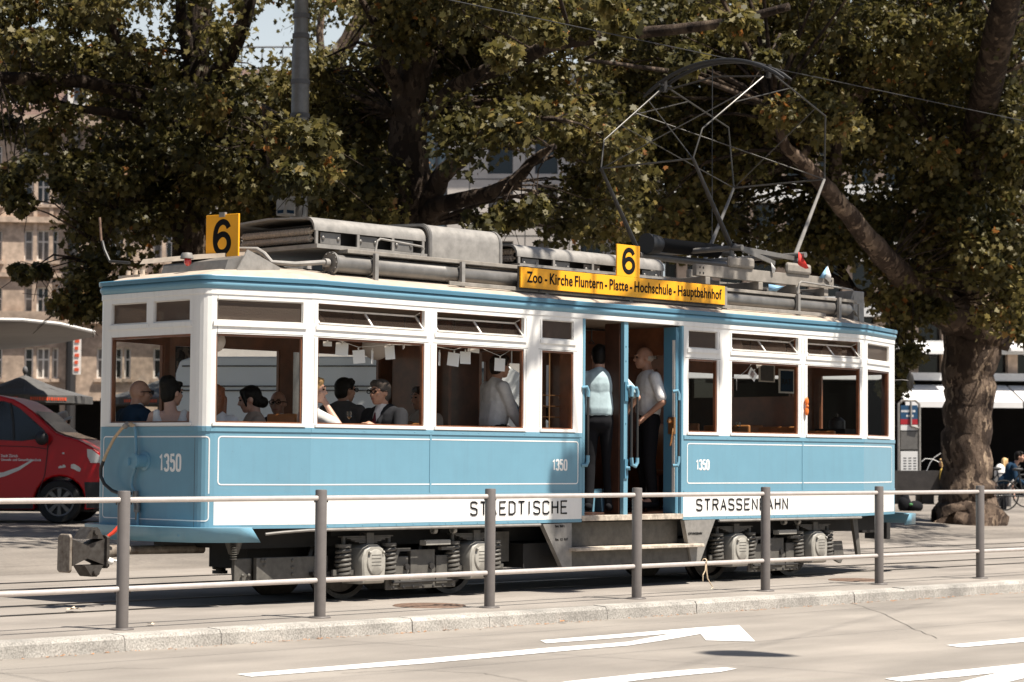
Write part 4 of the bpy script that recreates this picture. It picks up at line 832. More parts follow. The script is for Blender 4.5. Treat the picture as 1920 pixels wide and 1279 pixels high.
vp = MB(); q = atx(254, 927, -.035); vp.cyl(q + Vector((0, 0, -.05)), q + Vector((0, 0, .03)), .026); q = atx(257, 950, -.035); vp.cyl(q + Vector((0, 0, -.05)), q + Vector((0, 0, .05)), .03); vp.tube([q + Vector((-.02, .03, .06)), q + Vector((-.05, -.04, -.02))], .009, 6); vp.cyl(q + Vector((0, 0, -.12)), q + Vector((0, 0, -.05)), .018); vp.build('cock', 'grey_metal', VP)
sk_ = MB(); Mx = Matrix.Translation((0, 1.115, 1.28)) @ Matrix.Rotation(R(-90), 4, 'Y'); sk_.lathe([(.085, -.002), (.085, .012), (.06, .018), (.055, .11), (.068, .115), (.068, .135), (.0, .14)], Mx, 22); sk_.box(-.16, -.12, 1.15, 1.2, 1.24, 1.31); sk_.build('lamp_socket', 'blue_paint', T)
bs = MB(); q = atx(345, 1020, .25); bs.cyl((.42, .36, .46), (.42, .36, .57), .045, .08, n=14)
for k in range(8): bs.lathe([(.02, -.006), (.036, 0), (.02, .006)], Matrix.Translation((.36, .29, .42 + k * .02)), 10)
bs.build('buffer_spring', 'bogie_grey', T)
pb = MB(); pb.box(.40, .60, .32, .36, .20, .42); pb.box(.60, 1.45, .255, .30, .205, .425); PBm = pb.build('pilot_beam', 'bogie_grey', T, smooth=False, bevel=.006)
q = MB(); [q.ell((x, .252, z), (.017, .012, .017), nu=10, nv=6) for x, z in ((1.02, .39), (1.02, .33), (1.02, .27), (.66, .40), (.70, .40), (.69, .36), (1.3, .40))]; [q.ell((x, .30, z), (.017, .012, .017), nu=10, nv=6) for x, z in ((.48, .27), (.55, .27))]; split_build(q, 'bolt', 'bogie_grey', PBm)
q = MB(); q.box(1.22, 1.44, .2, .254, .25, .28); q.cyl((1.25, .22, .235), (1.42, .22, .235), .03); q.build('hose_bracket', 'dark_metal', PBm)
# bogies
def bogie(xa, xb, name='bogie'):
    f = MB(); z = .33; xm = (xa + xb) / 2
    for y in (.16, 1.88):
        f.box(xa - .42, xb + .42, y, y + .03, .24, .30); f.box(xa + .30, xa + .52, y - .01, y + .02, .13, .40); f.box(xb - .52, xb - .30, y - .01, y + .02, .13, .40)
        f.box(xm - .16, xm + .16, y - .015, y + .035, .16, .46); f.box(xm - .3, xm - .02, y - .03, y, .11, .18); f.box(xm - .46, xm + .46, y + .005, y + .025, .09, .22)
    f.box(xm - .12, xm + .12, .19, 1.88, .30, .42)
    BG = f.build('bogie', 'bogie_grey', T, smooth=False, bevel=.006)
    for xx, s_ in ((xa, 1), (xb, -1)):
        q = MB(); q.prism([(.33, .10), (.25, -.08), (.29, -.08), (.36, .07), (.50, .07), (.50, .10)], .10, .15, lambda u, v, e: (xx + s_ * u, e, z + .05 + v)); q.build('brake_hanger', 'bogie_grey', BG, smooth=False)
    for x in (xa, xb):
        for y in (.52, 1.52):
            s_ = -1 if y < 1 else 1; q = MB(); q.lathe([(0, .02), (.09, .03), (.10, .0), (.27, -.01), (.29, .03), (.335, .035), (.345, -.03), (.375, -.045), (.375, -.07), (.0, -.07)], Matrix.Translation((x, y, .335)) @ Matrix.Rotation(R(90 if s_ < 0 else -90), 4, 'X'), 40); q.build('wheel', 'tread_steel', BG, sharp=25)
            ys = .13 if y < 1 else 1.91; e = -1 if y < 1 else 1
            q = MB(); op = [(.155, -.05), (.155, .04), (.12, .13), (.06, .165), (-.06, .165), (-.12, .13), (-.155, .04), (-.155, -.05), (-.14, -.20), (.14, -.20)]
            ro = lambda k_: [(u * k_, v * k_) for u, v in op]
            q.v = [(x + u, ys + e * d, z + .03 + v) for d, k_ in ((-.22, 1), (.02, 1), (.06, .95), (.075, .85)) for u, v in ro(k_)]
            for r_ in range(3): q.f += [(r_ * 10 + k, r_ * 10 + (k + 1) % 10, r_ * 10 + 10 + (k + 1) % 10, r_ * 10 + 10 + k) for k in range(10)]
            q.f.append(tuple(range(30, 40))); AB = q.build('axle_box', 'axle_box_cream', BG, sharp=30)
            if y < 1:
                q = MB(); q.lathe([(0, .012), (.10, .012), (.108, .006), (.108, -.002)], Matrix.Translation((x + .01, ys - .076, z + .03)) @ Matrix.Rotation(R(90), 4, 'X') @ Matrix.Diagonal((1, 1.12, 1, 1)), 26); [q.ell((x + .01 + dx, ys - .09, z + .12), (.012, .02, .016), nu=8, nv=5) for dx in (-.085, .085)]; CV = q.build('cover', 'axle_box_cream', AB)
                q = MB(); [q.box(x - .05, x + .07, ys - .0898, ys - .0885, z + .03 + k * .032, z + .036 + k * .032) for k in (-1, 0, 1, 2)]; q.build('cast_lettering', 'bogie_grey', AB, smooth=False)
            for dx in (-.30, .27) if y < 1 else (-.3,):
                q = MB(); rr = .062; hh = .15; pts = [(x + dx + rr * math.cos(t), ys + .03 + rr * math.sin(t), z - .10 + .25 * t / (12 * math.pi)) for t in np.arange(0, 12 * math.pi, .45)]
                q.tube(pts, .017, 6); q.lathe([(0, .17), (.075, .17), (.075, .2), (.02, .2), (.02, .27), (0, .27)], Matrix.Translation((x + dx, ys + .03, z)), 16); q.lathe([(0, -.14), (.075, -.14), (.075, -.11), (0, -.11)], Matrix.Translation((x + dx, ys + .03, z)), 16); q.lathe([(0, -.14), (.04, -.14), (.04, .17), (0, .17)], Matrix.Translation((x + dx, ys + .03, z)), 12); q.build('coil_spring', 'bogie_grey', BG)
            q = MB()
            for k in range(5): q.box(x - .33 + k * .05, x + .30 - k * .05, ys + .0, ys + .07, z + .262 - k * .014, z + .273 - k * .014)
            q.box(x - .045, x + .045, ys - .012, ys + .08, z + .17, z + .30); q.build('leaf_spring', 'bogie_grey', BG, smooth=False)
            if y < 1: q = MB(); q.prism([(-.33, 0), (-.31, .11), (-.22, .17), (.22, .17), (.31, .11), (.33, 0)], .30, .315, lambda u, v, e: (x + u, e, z + .27 + v)); q.build('wheel_guard', 'underframe', BG, smooth=False)
    q = MB(); q.box(xm - .05, xm + .28, .05, .14, .50, .55); q.build('sand_box', 'axle_box_cream', BG, smooth=False, bevel=.006)
    q = MB(); [q.cyl((x, .12, .30), (x, .20, .30), .03, n=12) for x in (xm - .22, xm + .1)]; q.tube([(xm - .42, .12, .16), (xm + .42, .12, .16)], .012, 6); [q.ell((xm - .4 + .13 * k, .125, .11), (.016, .01, .016), nu=8, nv=5) for k in range(7)]; q.build('brake_rod', 'dark_metal', BG)
    q = MB(); [q.lathe([(.02, -.02), (.035, -.02), (.035, .02), (.02, .02)], Matrix.Translation((xm + d, .1, .64)) @ Matrix.Rotation(R(90), 4, 'Y'), 12) for d in (.1, .36)]; split_build(q, 'pipe_clip', 'axle_box_cream', BG)
    return BG
bogie(1.85, 3.26); bogie(7.33, 8.79)
ax = MB(); ax.box(3.75, 3.95, .35, .6, .3, .6); ax.box(9.05, 9.25, .28, .33, .22, .58); ax.prism([(9.62, .68), (9.72, .68), (9.80, .2), (9.74, .2)], .2, .24, lambda x, z, y: (x, y, z)); split_build(ax, 'hanger_bracket', 'bogie_grey', T, smooth=False)
gd = MB(); gd.prism([(9.1, .40), (9.36, .40), (9.40, .22), (9.34, .14), (9.28, .16), (9.1, .24)], .16, .2, lambda x, z, y: (x, y, z)); gd.build('rail_guard', 'bogie_grey', T, smooth=False)
# step well under the door
s0 = lambda px, py, y=0: aty(px, py, y)
sw = MB()
for pts in ([(1018, 983), (1072, 981), (1072, 1063), (1054, 1063)], [(1283, 976), (1341, 974), (1312, 1056), (1297, 1056)]):
    P = [s0(*q, -.004) for q in pts]; sw.v += [tuple(p) for p in P] + [(p.x, .05, p.z) for p in P]; i = len(sw.v) - 8; sw.f += [(i, i + 1, i + 2, i + 3)[::-1], (i + 4, i + 5, i + 6, i + 7)] + [(i + k, i + 4 + k, i + 4 + (k + 1) % 4, i + (k + 1) % 4) for k in range(4)]
split_build(sw, 'step_bracket', 'light_grey_metal', T, smooth=False)
sw = MB(); sw.box(4.50, 6.33, .14, .17, .44, .70); sw.box(4.50, 6.42, .02, .05, .25, .40); SWo = sw.build('step_well', 'bogie_grey', T, smooth=False)
sw = MB(); sw.box(4.46, 6.50, -.10, .138, .402, .436); sw.build('step_board', 'step_wood', T, smooth=False, bevel=.006)
sw = MB(); sw.box(DOOR[0] + 1.0, DOOR[1] + 1.0 - .002, -.01, .13, .70, .757); sw.build('door_sill', 'step_wood', T, smooth=False, bevel=.004)
for body, px, py in (('Tara  26.8 t', 1040, 987), ('Rev.  1.2   8.17', 1041, 1012), ('LÜFTUNGSBAHN', 1290, 1001)):
    p = s0(px, py, -.005); text('small_lettering', body, .034, Matrix.Translation((p.x, -.0075, p.z - .01)) @ MS.to_3x3().to_4x4(), 'black_letter', T, .0006, .9)
# door: jambs, centre post, folded leaves, bars
X0, X1 = DOOR[0] + 1.0, DOOR[1] + 1.0
jb = MB(); jb.box(X0 + .001, X0 + .035, -.006, .06, .70, 2.754); jb.box(X1 - .035, X1 - .001, -.006, .06, .70, 2.754); jb.box(X0 - .045, X0, -.004, -.001, 1.0, 1.59); split_build(jb, 'door_jamb', 'blue_paint', T, smooth=False)
xc = aty(1171, 790, .03).x
ds = MB(); ds.box(xc - .033, xc + .033, .01, .06, .70, 2.754); DP = ds.build('door_post', 'blue_paint', T, smooth=False, bevel=.004)
q = MB(); [q.box(xc - .03, xc + .02, -.004, .009, z, z + .2) for z in (1.93, 1.13)]; [q.ell((xc - .005, .008, z), (.008, .006, .008), nu=8, nv=5) for z in (2.1, 2.35, 2.5, 1.7)]; q.build('hinge_plate', 'deep_blue_paint', DP, smooth=False)
fl = MB(); q = MB(); q.box(xc - .05, xc - .025, .062, .26, .76, 2.74); q.build('door_leaf', 'dark_wood', T, smooth=False); fl.box(X1 - .10, X1 - .07, .02, .19, .76, 2.74); DL = fl.build('door_leaf', 'deep_blue_paint', T, smooth=False, bevel=.003)
fl = MB(); fl.box(X1 - .069, X1 - .037, .03, .10, .70, 2.74); fl.build('door_leaf', 'blue_paint', T, smooth=False, bevel=.003)
q = MB(); q.box(X1 - .106, X1 - .1005, .03, .065, .95, 2.6); q.build('edge_strip', 'old_white_paint', DL, smooth=False)
q = MB(); lk = Vector((X1 - .10, .06, 1.66)); q.box(lk.x - .03, lk.x, .02, .10, 1.60, 1.78); q.ell(lk + Vector((-.03, .02, .08)), (.03, .03, .03)); q.tube([lk + Vector((-.03, -.03, 0)), lk + Vector((-.06, -.05, -.04)), lk + Vector((-.06, -.03, -.14)), lk + Vector((-.04, .0, -.18))], .011, 6); q.build('lock', 'brass', DL)
def grab(pts, r=.014, fit=None, n='grab_bar'):
    q = MB(); q.tube(pts, r, 10); b = q.build(n, 'hose_rubber', T)
    if fit:
        q = MB(); [q.tube(f, .02, 10) for f in fit]; split_build(q, 'fitting', 'blue_paint', b)
g = lambda px, py, y: aty(px, py, y)
yy = -.03
zt_, zb_ = g(1184, 740, yy).z, g(1184, 862, yy).z; x1, x2 = g(1184, 800, yy).x, g(1195, 800, yy).x
grab([(x1, yy, zt_), (x1, yy, zb_)], .013, [[(xc, 0, zt_ + .08), (xc + .05, yy, zt_ + .08), (x1 - .01, yy, zt_ + .08), (x1, yy, zt_ + .05), (x1, yy, zt_ - .02)], [(xc, 0, zb_ - .09), (x1 - .02, yy, zb_ - .09)]])
grab([(x2, yy, zt_), (x2, yy, zb_)], .013, [[(x1, yy, zt_ + .02), (x1 + .02, yy, zt_ + .07), (x2 - .02, yy, zt_ + .07), (x2, yy, zt_ + .03), (x2, yy, zt_ - .02)], [(x1, yy, zb_ + .02), (x1 + .01, yy, zb_ - .05), (x2 - .03, yy, zb_ - .07), (x2, yy, zb_ - .03), (x2, yy, zb_ + .02)]])
for px in (1101, 1271): x = g(px, 800, -.02).x; grab([(x, -.03, zt_), (x, -.03, zb_)], .013, [[(x - .06, 0, zt_ + .05), (x - .02, -.03, zt_ + .06), (x, -.03, zt_ + .02), (x, -.03, zt_ - .04)], [(x - .06, 0, zb_ - .06), (x - .02, -.03, zb_ - .06), (x, -.03, zb_ - .02), (x, -.03, zb_ + .04)]])
q = MB(); x = g(1152, 780, .3).x; q.tube([(x, .3, 2.2), (x, .3, 1.18)], .012, 8); GB = q.build('grab_bar', 'hose_rubber', T); q = MB(); [q.tube([(x, .3, z), (x, .3, z + .1)], .016, 8) for z in (2.2, 1.1)]; q.build('fitting', 'brass', GB)
# interior: partitions, seats, far door, small window bars
pt_ = MB()
for x, door in ((4.36 + .16, 1), (6.30, 1)):
    for y0, y1 in ((.06, .20), (1.35, 1.98)): pt_.box(x, x + .04, y0, y1, .76, 2.75)
    pt_.box(x, x + .04, .20, 1.35, 2.45, 2.75)
pt_.box(4.02, 4.06, 1.3, 1.98, .76, 2.75); pt_.box(9.55, 9.59, .95, 1.98, .76, 2.1); pt_.box(3.86, 3.90, 1.55, 1.98, .76, 2.75); pt_.box(7.04, 7.08, 1.2, 1.98, .76, 2.75)
split_build(pt_, 'partition', 'brown_wood', T, smooth=False)
bw = MB()
for px0 in (1030, 1052): x = g(px0, 730, .2).x; bw.tube([(x, .2, 1.62), (x, .2, 2.4)], .008, 6)
for z in (1.75, 1.86, 1.97): bw.tube([(g(1018, 730, .2).x, .2, z), (g(1072, 730, .2).x, .2, z)], .006, 6)
bw.build('guard_bar', 'brass', T)
def seat(x, y0, y1, face, zb=1.62):
    q = MB(); s_ = face; q.box(x, x + s_ * .42, y0, y1, 1.15, 1.21) if s_ > 0 else q.box(x + s_ * .42, x, y0, y1, 1.15, 1.21)
    q.box(x - .02, x + .02, y0, y1, 1.15, zb); q.box(x - .015, x + .015, y0 + .1, y1 - .1, .76, 1.15); o = q.build('seat', 'honey_wood', T, smooth=False, bevel=.015); return o
seat(1.02, .22, .62, -1, 1.72); seat(1.10, 1.3, 1.95, 1); seat(2.62, .12, .75, -1, 1.66); seat(3.5, 1.3, 1.95, -1, 1.7); seat(2.3, 1.3, 1.95, 1)
seat(7.6, .15, .8, 1, 1.72); seat(8.6, .15, .8, 1, 1.72); seat(8.0, 1.2, 1.9, -1, 1.75); seat(9.2, 1.2, 1.9, -1, 1.75); seat(9.35, .25, .8, -1, 1.68)
lt = MB(); lt.tube([(.5, 1.02, 2.74), (9.8, 1.02, 2.74)], .012, 6); [lt.tube([(x, 1.0, 2.74), (x, 1.0, 2.62), (x + .05, 1.0, 2.58), (x - .05, 1.0, 2.58), (x, 1.0, 2.62)], .008, 6) for x in np.arange(1, 9.5, .7)]; lt.build('ceiling_rail', 'dark_metal', T)
mr = MB(); p = aty(1676, 713, .4); mr.tube([(10.86, .6, p.z), (10.98, .42, p.z + .01), (11.06, .36, p.z)], .008, 6); MR = mr.build('mirror', 'dark_metal', T); q = MB(); q.ell((11.07, .36, p.z), (.03, .05, .11)); q.build('mirror_glass', 'dark_metal', MR)
ct = MB(); ct.box(10.25, 10.48, .75, 1.2, .76, 1.72); ct.lathe([(0, 0), (.1, 0), (.1, .1), (.05, .14), (0, .14)], Matrix.Translation((10.36, .95, 1.72)), 18); ct.tube([(10.36, .95, 1.86), (10.22, .85, 1.9)], .015, 6); ct.build('controller', 'dark_metal', T)
# ------------------------------------------------------------------ people
def ik(a, b, l1, l2, hint):
    d = b - a; L = min(d.length, (l1 + l2) * .999); d.normalize(); x = (l1 * l1 - l2 * l2 + L * L) / (2 * L); h = math.sqrt(max(0, l1 * l1 - x * x)); hh = hint - d * hint.dot(d); hh.normalize(); return a + d * x + hh * h
def person(label, head, yaw, pose='sit', group=None, hy=0, hp=0, skin='skin', hair=('hair_brown', 'short'), top='white_cloth', style='shirt', legs='black_cloth', lh=None, rh=None, lean=.05, glasses=False, k=1.0, cat='person', tie=False, lel=None, rel=None, leg=None, hat=False):
    V = Vector; sit = pose == 'sit'
    if sit: P = V((0, 0, .55)); CH = V((.02 + lean * .6, 0, .86)); NB = V((lean, 0, 1.03)); HC = V((lean * 1.25 + .035, 0, 1.19))
    else: P = V((0, 0, .95)); CH = V((lean * .6, 0, 1.26)); NB = V((lean * 1.0 - .01, 0, 1.45)); HC = V((lean * 1.25 + .03, 0, 1.615))
    P, CH, NB, HC = [q * k for q in (P, CH, NB, HC)]
    base = V(head) - Matrix.Rotation(yaw, 3, 'Z') @ HC
    Pn = thing('person', base, label, cat, group, rz=yaw)
    HM = Matrix.Rotation(hy, 3, 'Z') @ Matrix.Rotation(hp, 3, 'Y')
    h = lambda x, y, z: HC + HM @ V((x, y, z)) * k
    B = MB()
    B.ell(h(-.008, 0, .022), (.097 * k, .076 * k, .10 * k), HM); B.ell(h(.03, 0, -.035), (.066 * k, .06 * k, .075 * k), HM); B.ell(h(.052, 0, -.085), (.035 * k, .032 * k, .028 * k), HM)
    B.cap(h(.088, 0, .012), .011, h(.108, 0, -.022), .0135); B.cap(h(.088, -.03, .033), .011, h(.088, .03, .033), .011); B.cap(h(.083, -.018, -.058), .009, h(.083, .018, -.058), .009)
    for s_ in (-1, 1): B.ell(h(-.01, s_ * .078, -.002), (.022, .01, .032), HM); B.ell(h(.055, s_ * .045, -.02), (.03, .022, .025), HM)
    B.cap(HC + HM @ V((-.03, 0, -.06)) * k, .052 * k, NB - V((.01, 0, .03)), .062 * k)
    SH = [NB + V((-.015, s_ * .165, -.05)) * 1.0 for s_ in (1, -1)]; SH = [V((q.x, q.y * k, q.z)) for q in SH]
    w_ = .95 if 'woman' in label or 'lady' in label else 1.2
    for q in SH: q.y *= w_
    B.cap(SH[0], .05, SH[1], .05); B.ell(CH + V((0, 0, .02)), (.095, .135 * w_, .18)); B.cap(CH, .10, P, .11)
    tgt = [lh, rh]; el_h = [lel, rel]; arms = []
    for i, s_ in enumerate((1, -1)):
        t = V(tgt[i]) if tgt[i] is not None else (V((.30, s_ * .17, .72)) if sit else V((.05, s_ * .24, .80))); t = t * k
        e = ik(SH[i], t, .29 * k, .25 * k, V(el_h[i]) if el_h[i] is not None else V((-.5, s_ * .5, -.6))); arms.append((SH[i], e, t))
        B.cap(SH[i], .047, e, .036); B.cap(e, .038, t, .026)
        d = (t - e).normalized(); sd = d.cross(V((0, 0, 1))); sd = sd.normalized() if sd.length > .1 else V((0, 1, 0)); dn = sd.cross(d)
        pc = t + d * .05; B.cap(t, .026, t + d * .075, .03)
        for f_, (o_, L, c_) in enumerate(((-.03, .065, .3), (-.01, .078, .35), (.011, .073, .4), (.03, .055, .5))):
            b0 = t + d * .075 + sd * o_; m_ = b0 + d * L * .55 - dn * L * c_ * .35; B.cap(b0, .0105, m_, .0095, 8); B.cap(m_, .0095, m_ + d * L * .3 - dn * L * c_ * .55, .008, 8)
        th = sd * (-.03 * s_); B.cap(t + d * .025 + th, .0125, t + d * .06 + th * 2.0 - dn * .012, .0105, 8); B.cap(t + d * .06 + th * 2.0 - dn * .012, .0105, t + d * .088 + th * 2.1 - dn * .024, .009, 8)
    if sit: lg = [((P + V((.02, s_ * .09, 0))), V((.44, s_ * .12, .56)) * k, V((.42, s_ * .12, .09)) * k) for s_ in (1, -1)]
    else: lg = leg or [((P + V((0, s_ * .09, 0))), V((.02, s_ * .10, .50)) * k, V((-.02, s_ * .11, .09)) * k) for s_ in (1, -1)]
    for a, b, c in lg: B.cap(a, .075, b, .05); B.cap(b, .05, c, .038); B.cap(c, .04, c + V((.14, 0, -.04)), .03)
    def rem(mb, name, m, vx, sm=4):
        o = mb.build(name, m, Pn, sharp=180); o.location = (0, 0, 0); o.rotation_euler = (0, 0, 0)
        o.matrix_local = Matrix()
        r = o.modifiers.new('r', 'REMESH'); r.mode = 'VOXEL'; r.voxel_size = vx; r.use_smooth_shade = True
        if sm: q = o.modifiers.new('s', 'SMOOTH'); q.iterations = sm; q.factor = .5
        return o
    rem(B, 'body', skin, .0085, 3)
    # features
    F = MB(); [F.ell(h(.083, s_ * .031, .012), (.012, .014, .008), HM, 8, 6) for s_ in (-1, 1)]; [F.cap(h(.094, s_ * .018, .040), .004, h(.088, s_ * .045, .042), .004, 6) for s_ in (-1, 1)]; o = F.build('eyes', 'hair_black', Pn); o.matrix_local = Matrix()
    F = MB(); F.cap(h(.090, -.02, -.058), .005, h(.090, .02, -.058), .005, 6); o = F.build('lips', 'lip', Pn); o.matrix_local = Matrix()
    hm, hs = hair; HR = MB()
    if hs in ('short', 'updo', 'bun', 'long', 'pony'):
        HR.ell(h(-.022, 0, .040), (.104 * k, .087 * k, .098 * k), HM); HR.ell(h(-.055, 0, -.01), (.065 * k, .078 * k, .085 * k), HM)
        HR.cap(h(.05, -.045, .085), .03, h(.05, .045, .085), .03)
        if hs == 'updo': HR.ell(h(-.075, 0, .095), (.07, .065, .07), HM); HR.ell(h(-.04, 0, .12), (.06, .06, .05), HM)
        if hs == 'bun': HR.ell(h(-.115, 0, -.045), (.055, .06, .055), HM); HR.cap(h(.055, -.06, .06), .02, h(.04, -.075, -.05), .012); HR.cap(h(.055, .06, .06), .02, h(.04, .075, -.05), .012)
        if hs == 'long': HR.cap(h(-.06, 0, .0), .085, h(-.08, 0, -.22), .06); [HR.cap(h(.0, s_ * .07, .0), .035, h(-.02, s_ * .075, -.2), .025) for s_ in (-1, 1)]
        if hs == 'pony': HR.cap(h(-.11, 0, .03), .03, h(-.15, 0, -.12), .035)
        if hs == 'short': HR.cap(h(.03, -.05, .105), .025, h(.06, .04, .10), .022)
    if hs == 'fringe':
        HR.ell(h(-.032, 0, .002), (.083, .081, .048), HM)
    if HR.v: rem(HR, 'hair', hm, .009, 3)
    if glasses:
        G = MB()
        for s_ in (-1, 1): G.tube([h(.112, s_ * .033 + .026 * math.cos(a), .012 + .019 * math.sin(a)) for a in np.linspace(0, 2 * math.pi, 13)], .0045, 6); G.tube([h(.11, s_ * .06, .015), h(.06, s_ * .083, .018), h(-.02, s_ * .088, .012)], .004, 6)
        G.tube([h(.113, -.008, .016), h(.113, .008, .016)], .004, 6); o = G.build('glasses', 'hair_black', Pn); o.matrix_local = Matrix()
    if hat:
        HT = MB(); HT.lathe([(.105, -.01), (.10, .07), (.085, .10), (0, .112)], Matrix.Translation(h(-.005, 0, .06)) @ HM.to_4x4(), 20); HT.lathe([(.10, .0), (.165, -.045), (.16, -.05), (.10, -.01)], Matrix.Translation(h(-.005, 0, .06)) @ HM.to_4x4(), 20); o = HT.build('hat', 'khaki_cloth', Pn); o.matrix_local = Matrix()
    # clothes
    C = MB(); sleeve = {'shirt': .55, 'jacket': 1, 'long': 1, 'dress': 0, 'short': .55}[style]; r = 1.12 if style == 'jacket' else 1.0
    hem = P + V((0, 0, -.10 if style == 'jacket' else .10))
    if style == 'dress':
        C.ell(CH + V((.0, 0, -.04)), (.118, .158, .15)); C.cap(CH + V((0, 0, -.05)), .118, P, .13)
        for s_ in (1, -1): C.cap(CH + V((-.06, s_ * .10, -.02)), .06, NB + V((-.035, s_ * .125, -.02)), .036); C.cap(NB + V((-.03, s_ * .125, -.012)), .024, CH + V((.08, s_ * .08, .06)), .035)
    else:
        C.cap(SH[0], .066 * r, SH[1], .066 * r); C.ell(CH + V((0, 0, .03)), (.125 * r, .178 * r * w_, .21)); [C.cap(CH + V((0, y_, -.05)), .122 * r, hem + V((0, y_ * .9, 0)), .124 * r) for y_ in (-.055, -.018, .018, .055)]
        C.cap(NB + V((-.03, .05, -.03)), .05, NB + V((-.03, -.05, -.03)), .05); C.cap(NB + V((-.03, 0, -.01)), .058, NB + V((-.012, 0, .012)), .060)
        for (a, e, t) in arms:
            if sleeve < 1: C.cap(a, .068, a.lerp(e, .78), .064)
            else: C.cap(a, .068 * r, e, .056 * r); C.cap(e, .056 * r, e.lerp(t, .93), .042 * r)
    rem(C, {'jacket': 'jacket', 'dress': 'dress'}.get(style, 'shirt'), top, .010, 3)
    if style == 'jacket':
        S_ = MB(); S_.cap(NB + V((.02, 0, .03)), .064, NB + V((.05, 0, -.02)), .058); S_.ell(CH + V((.078 * r, 0, .08)), (.07, .055, .12)); rem(S_, 'collar', 'white_cloth', .008, 2)
        if tie: q = MB(); q.cap(NB + V((.108, 0, -.03)), .018, NB + V((.135, 0, -.11)), .02); q.cap(NB + V((.135, 0, -.11)), .02, CH + V((.158, 0, -.06)), .03); o = q.build('tie', 'maroon_cloth', Pn); o.matrix_local = Matrix()
        LP_ = MB(); [LP_.cap(NB + V((.03, s_ * .07, .01)), .02, CH + V((.135, s_ * .045, .06)), .028) for s_ in (1, -1)]; [LP_.cap(CH + V((.135, s_ * .045, .06)), .028, CH + V((.145, s_ * .02, -.08)), .022) for s_ in (1, -1)]; rem(LP_, 'lapel', top, .009, 2)
    Tm = MB(); Tm.cap(P + V((0, .06, -.02)), .118, P + V((0, -.06, -.02)), .118); Tm.cap(P + V((0, .05, .06)), .112, P + V((0, -.05, .06)), .112)
    for a, b, c in lg: Tm.cap(a, .098, b, .07); Tm.cap(b, .07, c, .055)
    rem(Tm, 'skirt' if style == 'dress' else 'trousers', legs, .013, 3)
    SHo = MB()
    for a, b, c in lg: SHo.cap(c + V((-.03, 0, -.04)), .048, c + V((.16, 0, -.05)), .04)
    rem(SHo, 'shoes', 'black_cloth', .013, 2)
    return Pn
hd = lambda px, py, y: aty(px, py, y)
GP = 'wedding guests riding in the tram'
person('bald man in a navy suit seen from behind in the front window', hd(263, 738, 1.62), R(-8), hy=R(-15), hair=('hair_white', 'none'), top='navy_cloth', style='jacket', glasses=True, lel=(.1, .5, -.8), rel=(.1, -.5, -.8), group=GP)
person('woman in a white low-backed dress with a dark updo in the front window', hd(323, 738, 1.1), R(42), hy=R(-38), skin='skin_light', hair=('hair_black', 'updo'), style='dress', legs='white_cloth', group=GP)
person('red-haired woman in white half hidden by the rounded corner post', hd(405, 748, .85), R(40), hair=('hair_red', 'long'), style='long', legs='white_cloth', group=GP, skin='skin_light')
person('dark-haired woman in a beige dress, in profile to the left', hd(468, 750, .9), R(150), hy=R(-10), hp=R(12), hair=('hair_black', 'bun'), top='beige_cloth', style='short', legs='beige_cloth', skin='skin_light', group=GP)
person('bald man in dark glasses facing the camera behind a wooden seat back', hd(521, 757, 1.6), R(215), hair=('hair_grey', 'none'), top='charcoal_cloth', style='jacket', glasses=True, skin='skin_dark', group=GP)
person('woman in white resting her chin on her hand beside the window post', hd(591, 733, .42), R(-30), hy=R(-20), hair=('hair_blond', 'short'), style='short', legs='white_cloth', skin='skin_light', rh=(.20, -.06, 1.05), rel=(.4, -.5, -.8), lh=(.3, .1, .75), group=GP)
person('man in a grey suit and glasses seen from behind in front of the white van', hd(648, 733, 1.25), R(15), hy=R(-20), hair=('hair_black', 'short'), top='grey_cloth', style='jacket', glasses=True, group=GP)
person('man in a black suit, tie and glasses leaning his arm on the window sill', hd(712, 737, .40), R(186), hy=R(-6), hair=('hair_grey', 'short'), top='charcoal_cloth', style='jacket', glasses=True, tie=True, lh=(.36, .13, .86), lel=(-.2, .6, -.5), rh=(.3, -.15, .76), lean=.10, group=GP)
person('person with dark brown hair partly hidden behind the window frame', hd(789, 748, 1.25), R(170), hair=('hair_brown', 'short'), top='beige_cloth', style='short', skin='skin_dark', group=GP)
person('woman in a white shirt standing behind the string of white cards', hd(938, 688, .45), R(-12), pose='stand', hair=('hair_brown', 'short'), style='long', legs='black_cloth', lh=(.25, .15, 1.0), rh=(.25, -.22, .93), lean=.04, group=GP, k=.97)
person('man in a pale blue shirt and black trousers with his back to the open door', hd(1124, 669, .36), R(42), pose='stand', hair=('hair_black', 'short'), top='paleblue_cloth', style='short', legs='black_cloth', lh=(.16, .27, 1.02), rh=(.16, -.27, 1.02), lel=(-.3, 1, -.4), rel=(-.3, -1, -.4), group='men standing in the open doorway')
person('grey-haired man in a white shirt with a hand on his hip in the open door', hd(1207, 672, .50), R(150), pose='stand', hy=R(-6), hair=('hair_white', 'fringe'), style='short', legs='black_cloth', skin='skin_dark', lh=(.10, .19, .98), lel=(-.7, .7, 0), rh=(.2, -.2, 1.0), lean=.02, group='men standing in the open doorway')
person('man in a light bucket hat and khaki shirt standing behind the red van', atd(120, 789, 41), R(170), pose='stand', top='khaki_cloth', style='short', legs='grey_cloth', hat=True, skin='skin_dark', hp=R(20), lean=.12)
person('cyclist in a navy jacket and dark helmet leaning over handlebars at the picture edge', atd(1912, 857, 52), R(-60), pose='stand', top='navy_cloth', style='long', legs='charcoal_cloth', lean=.28, lh=(.5, .2, 1.0), rh=(.5, -.2, 1.0), hair=('hair_black', 'short'))
person('blond woman in a white top with a white backpack right of the trunk', atd(1884, 868, 56), R(20), pose='stand', skin='skin_light', hair=('hair_blond', 'pony'), style='short', legs='grey_cloth', k=.95)
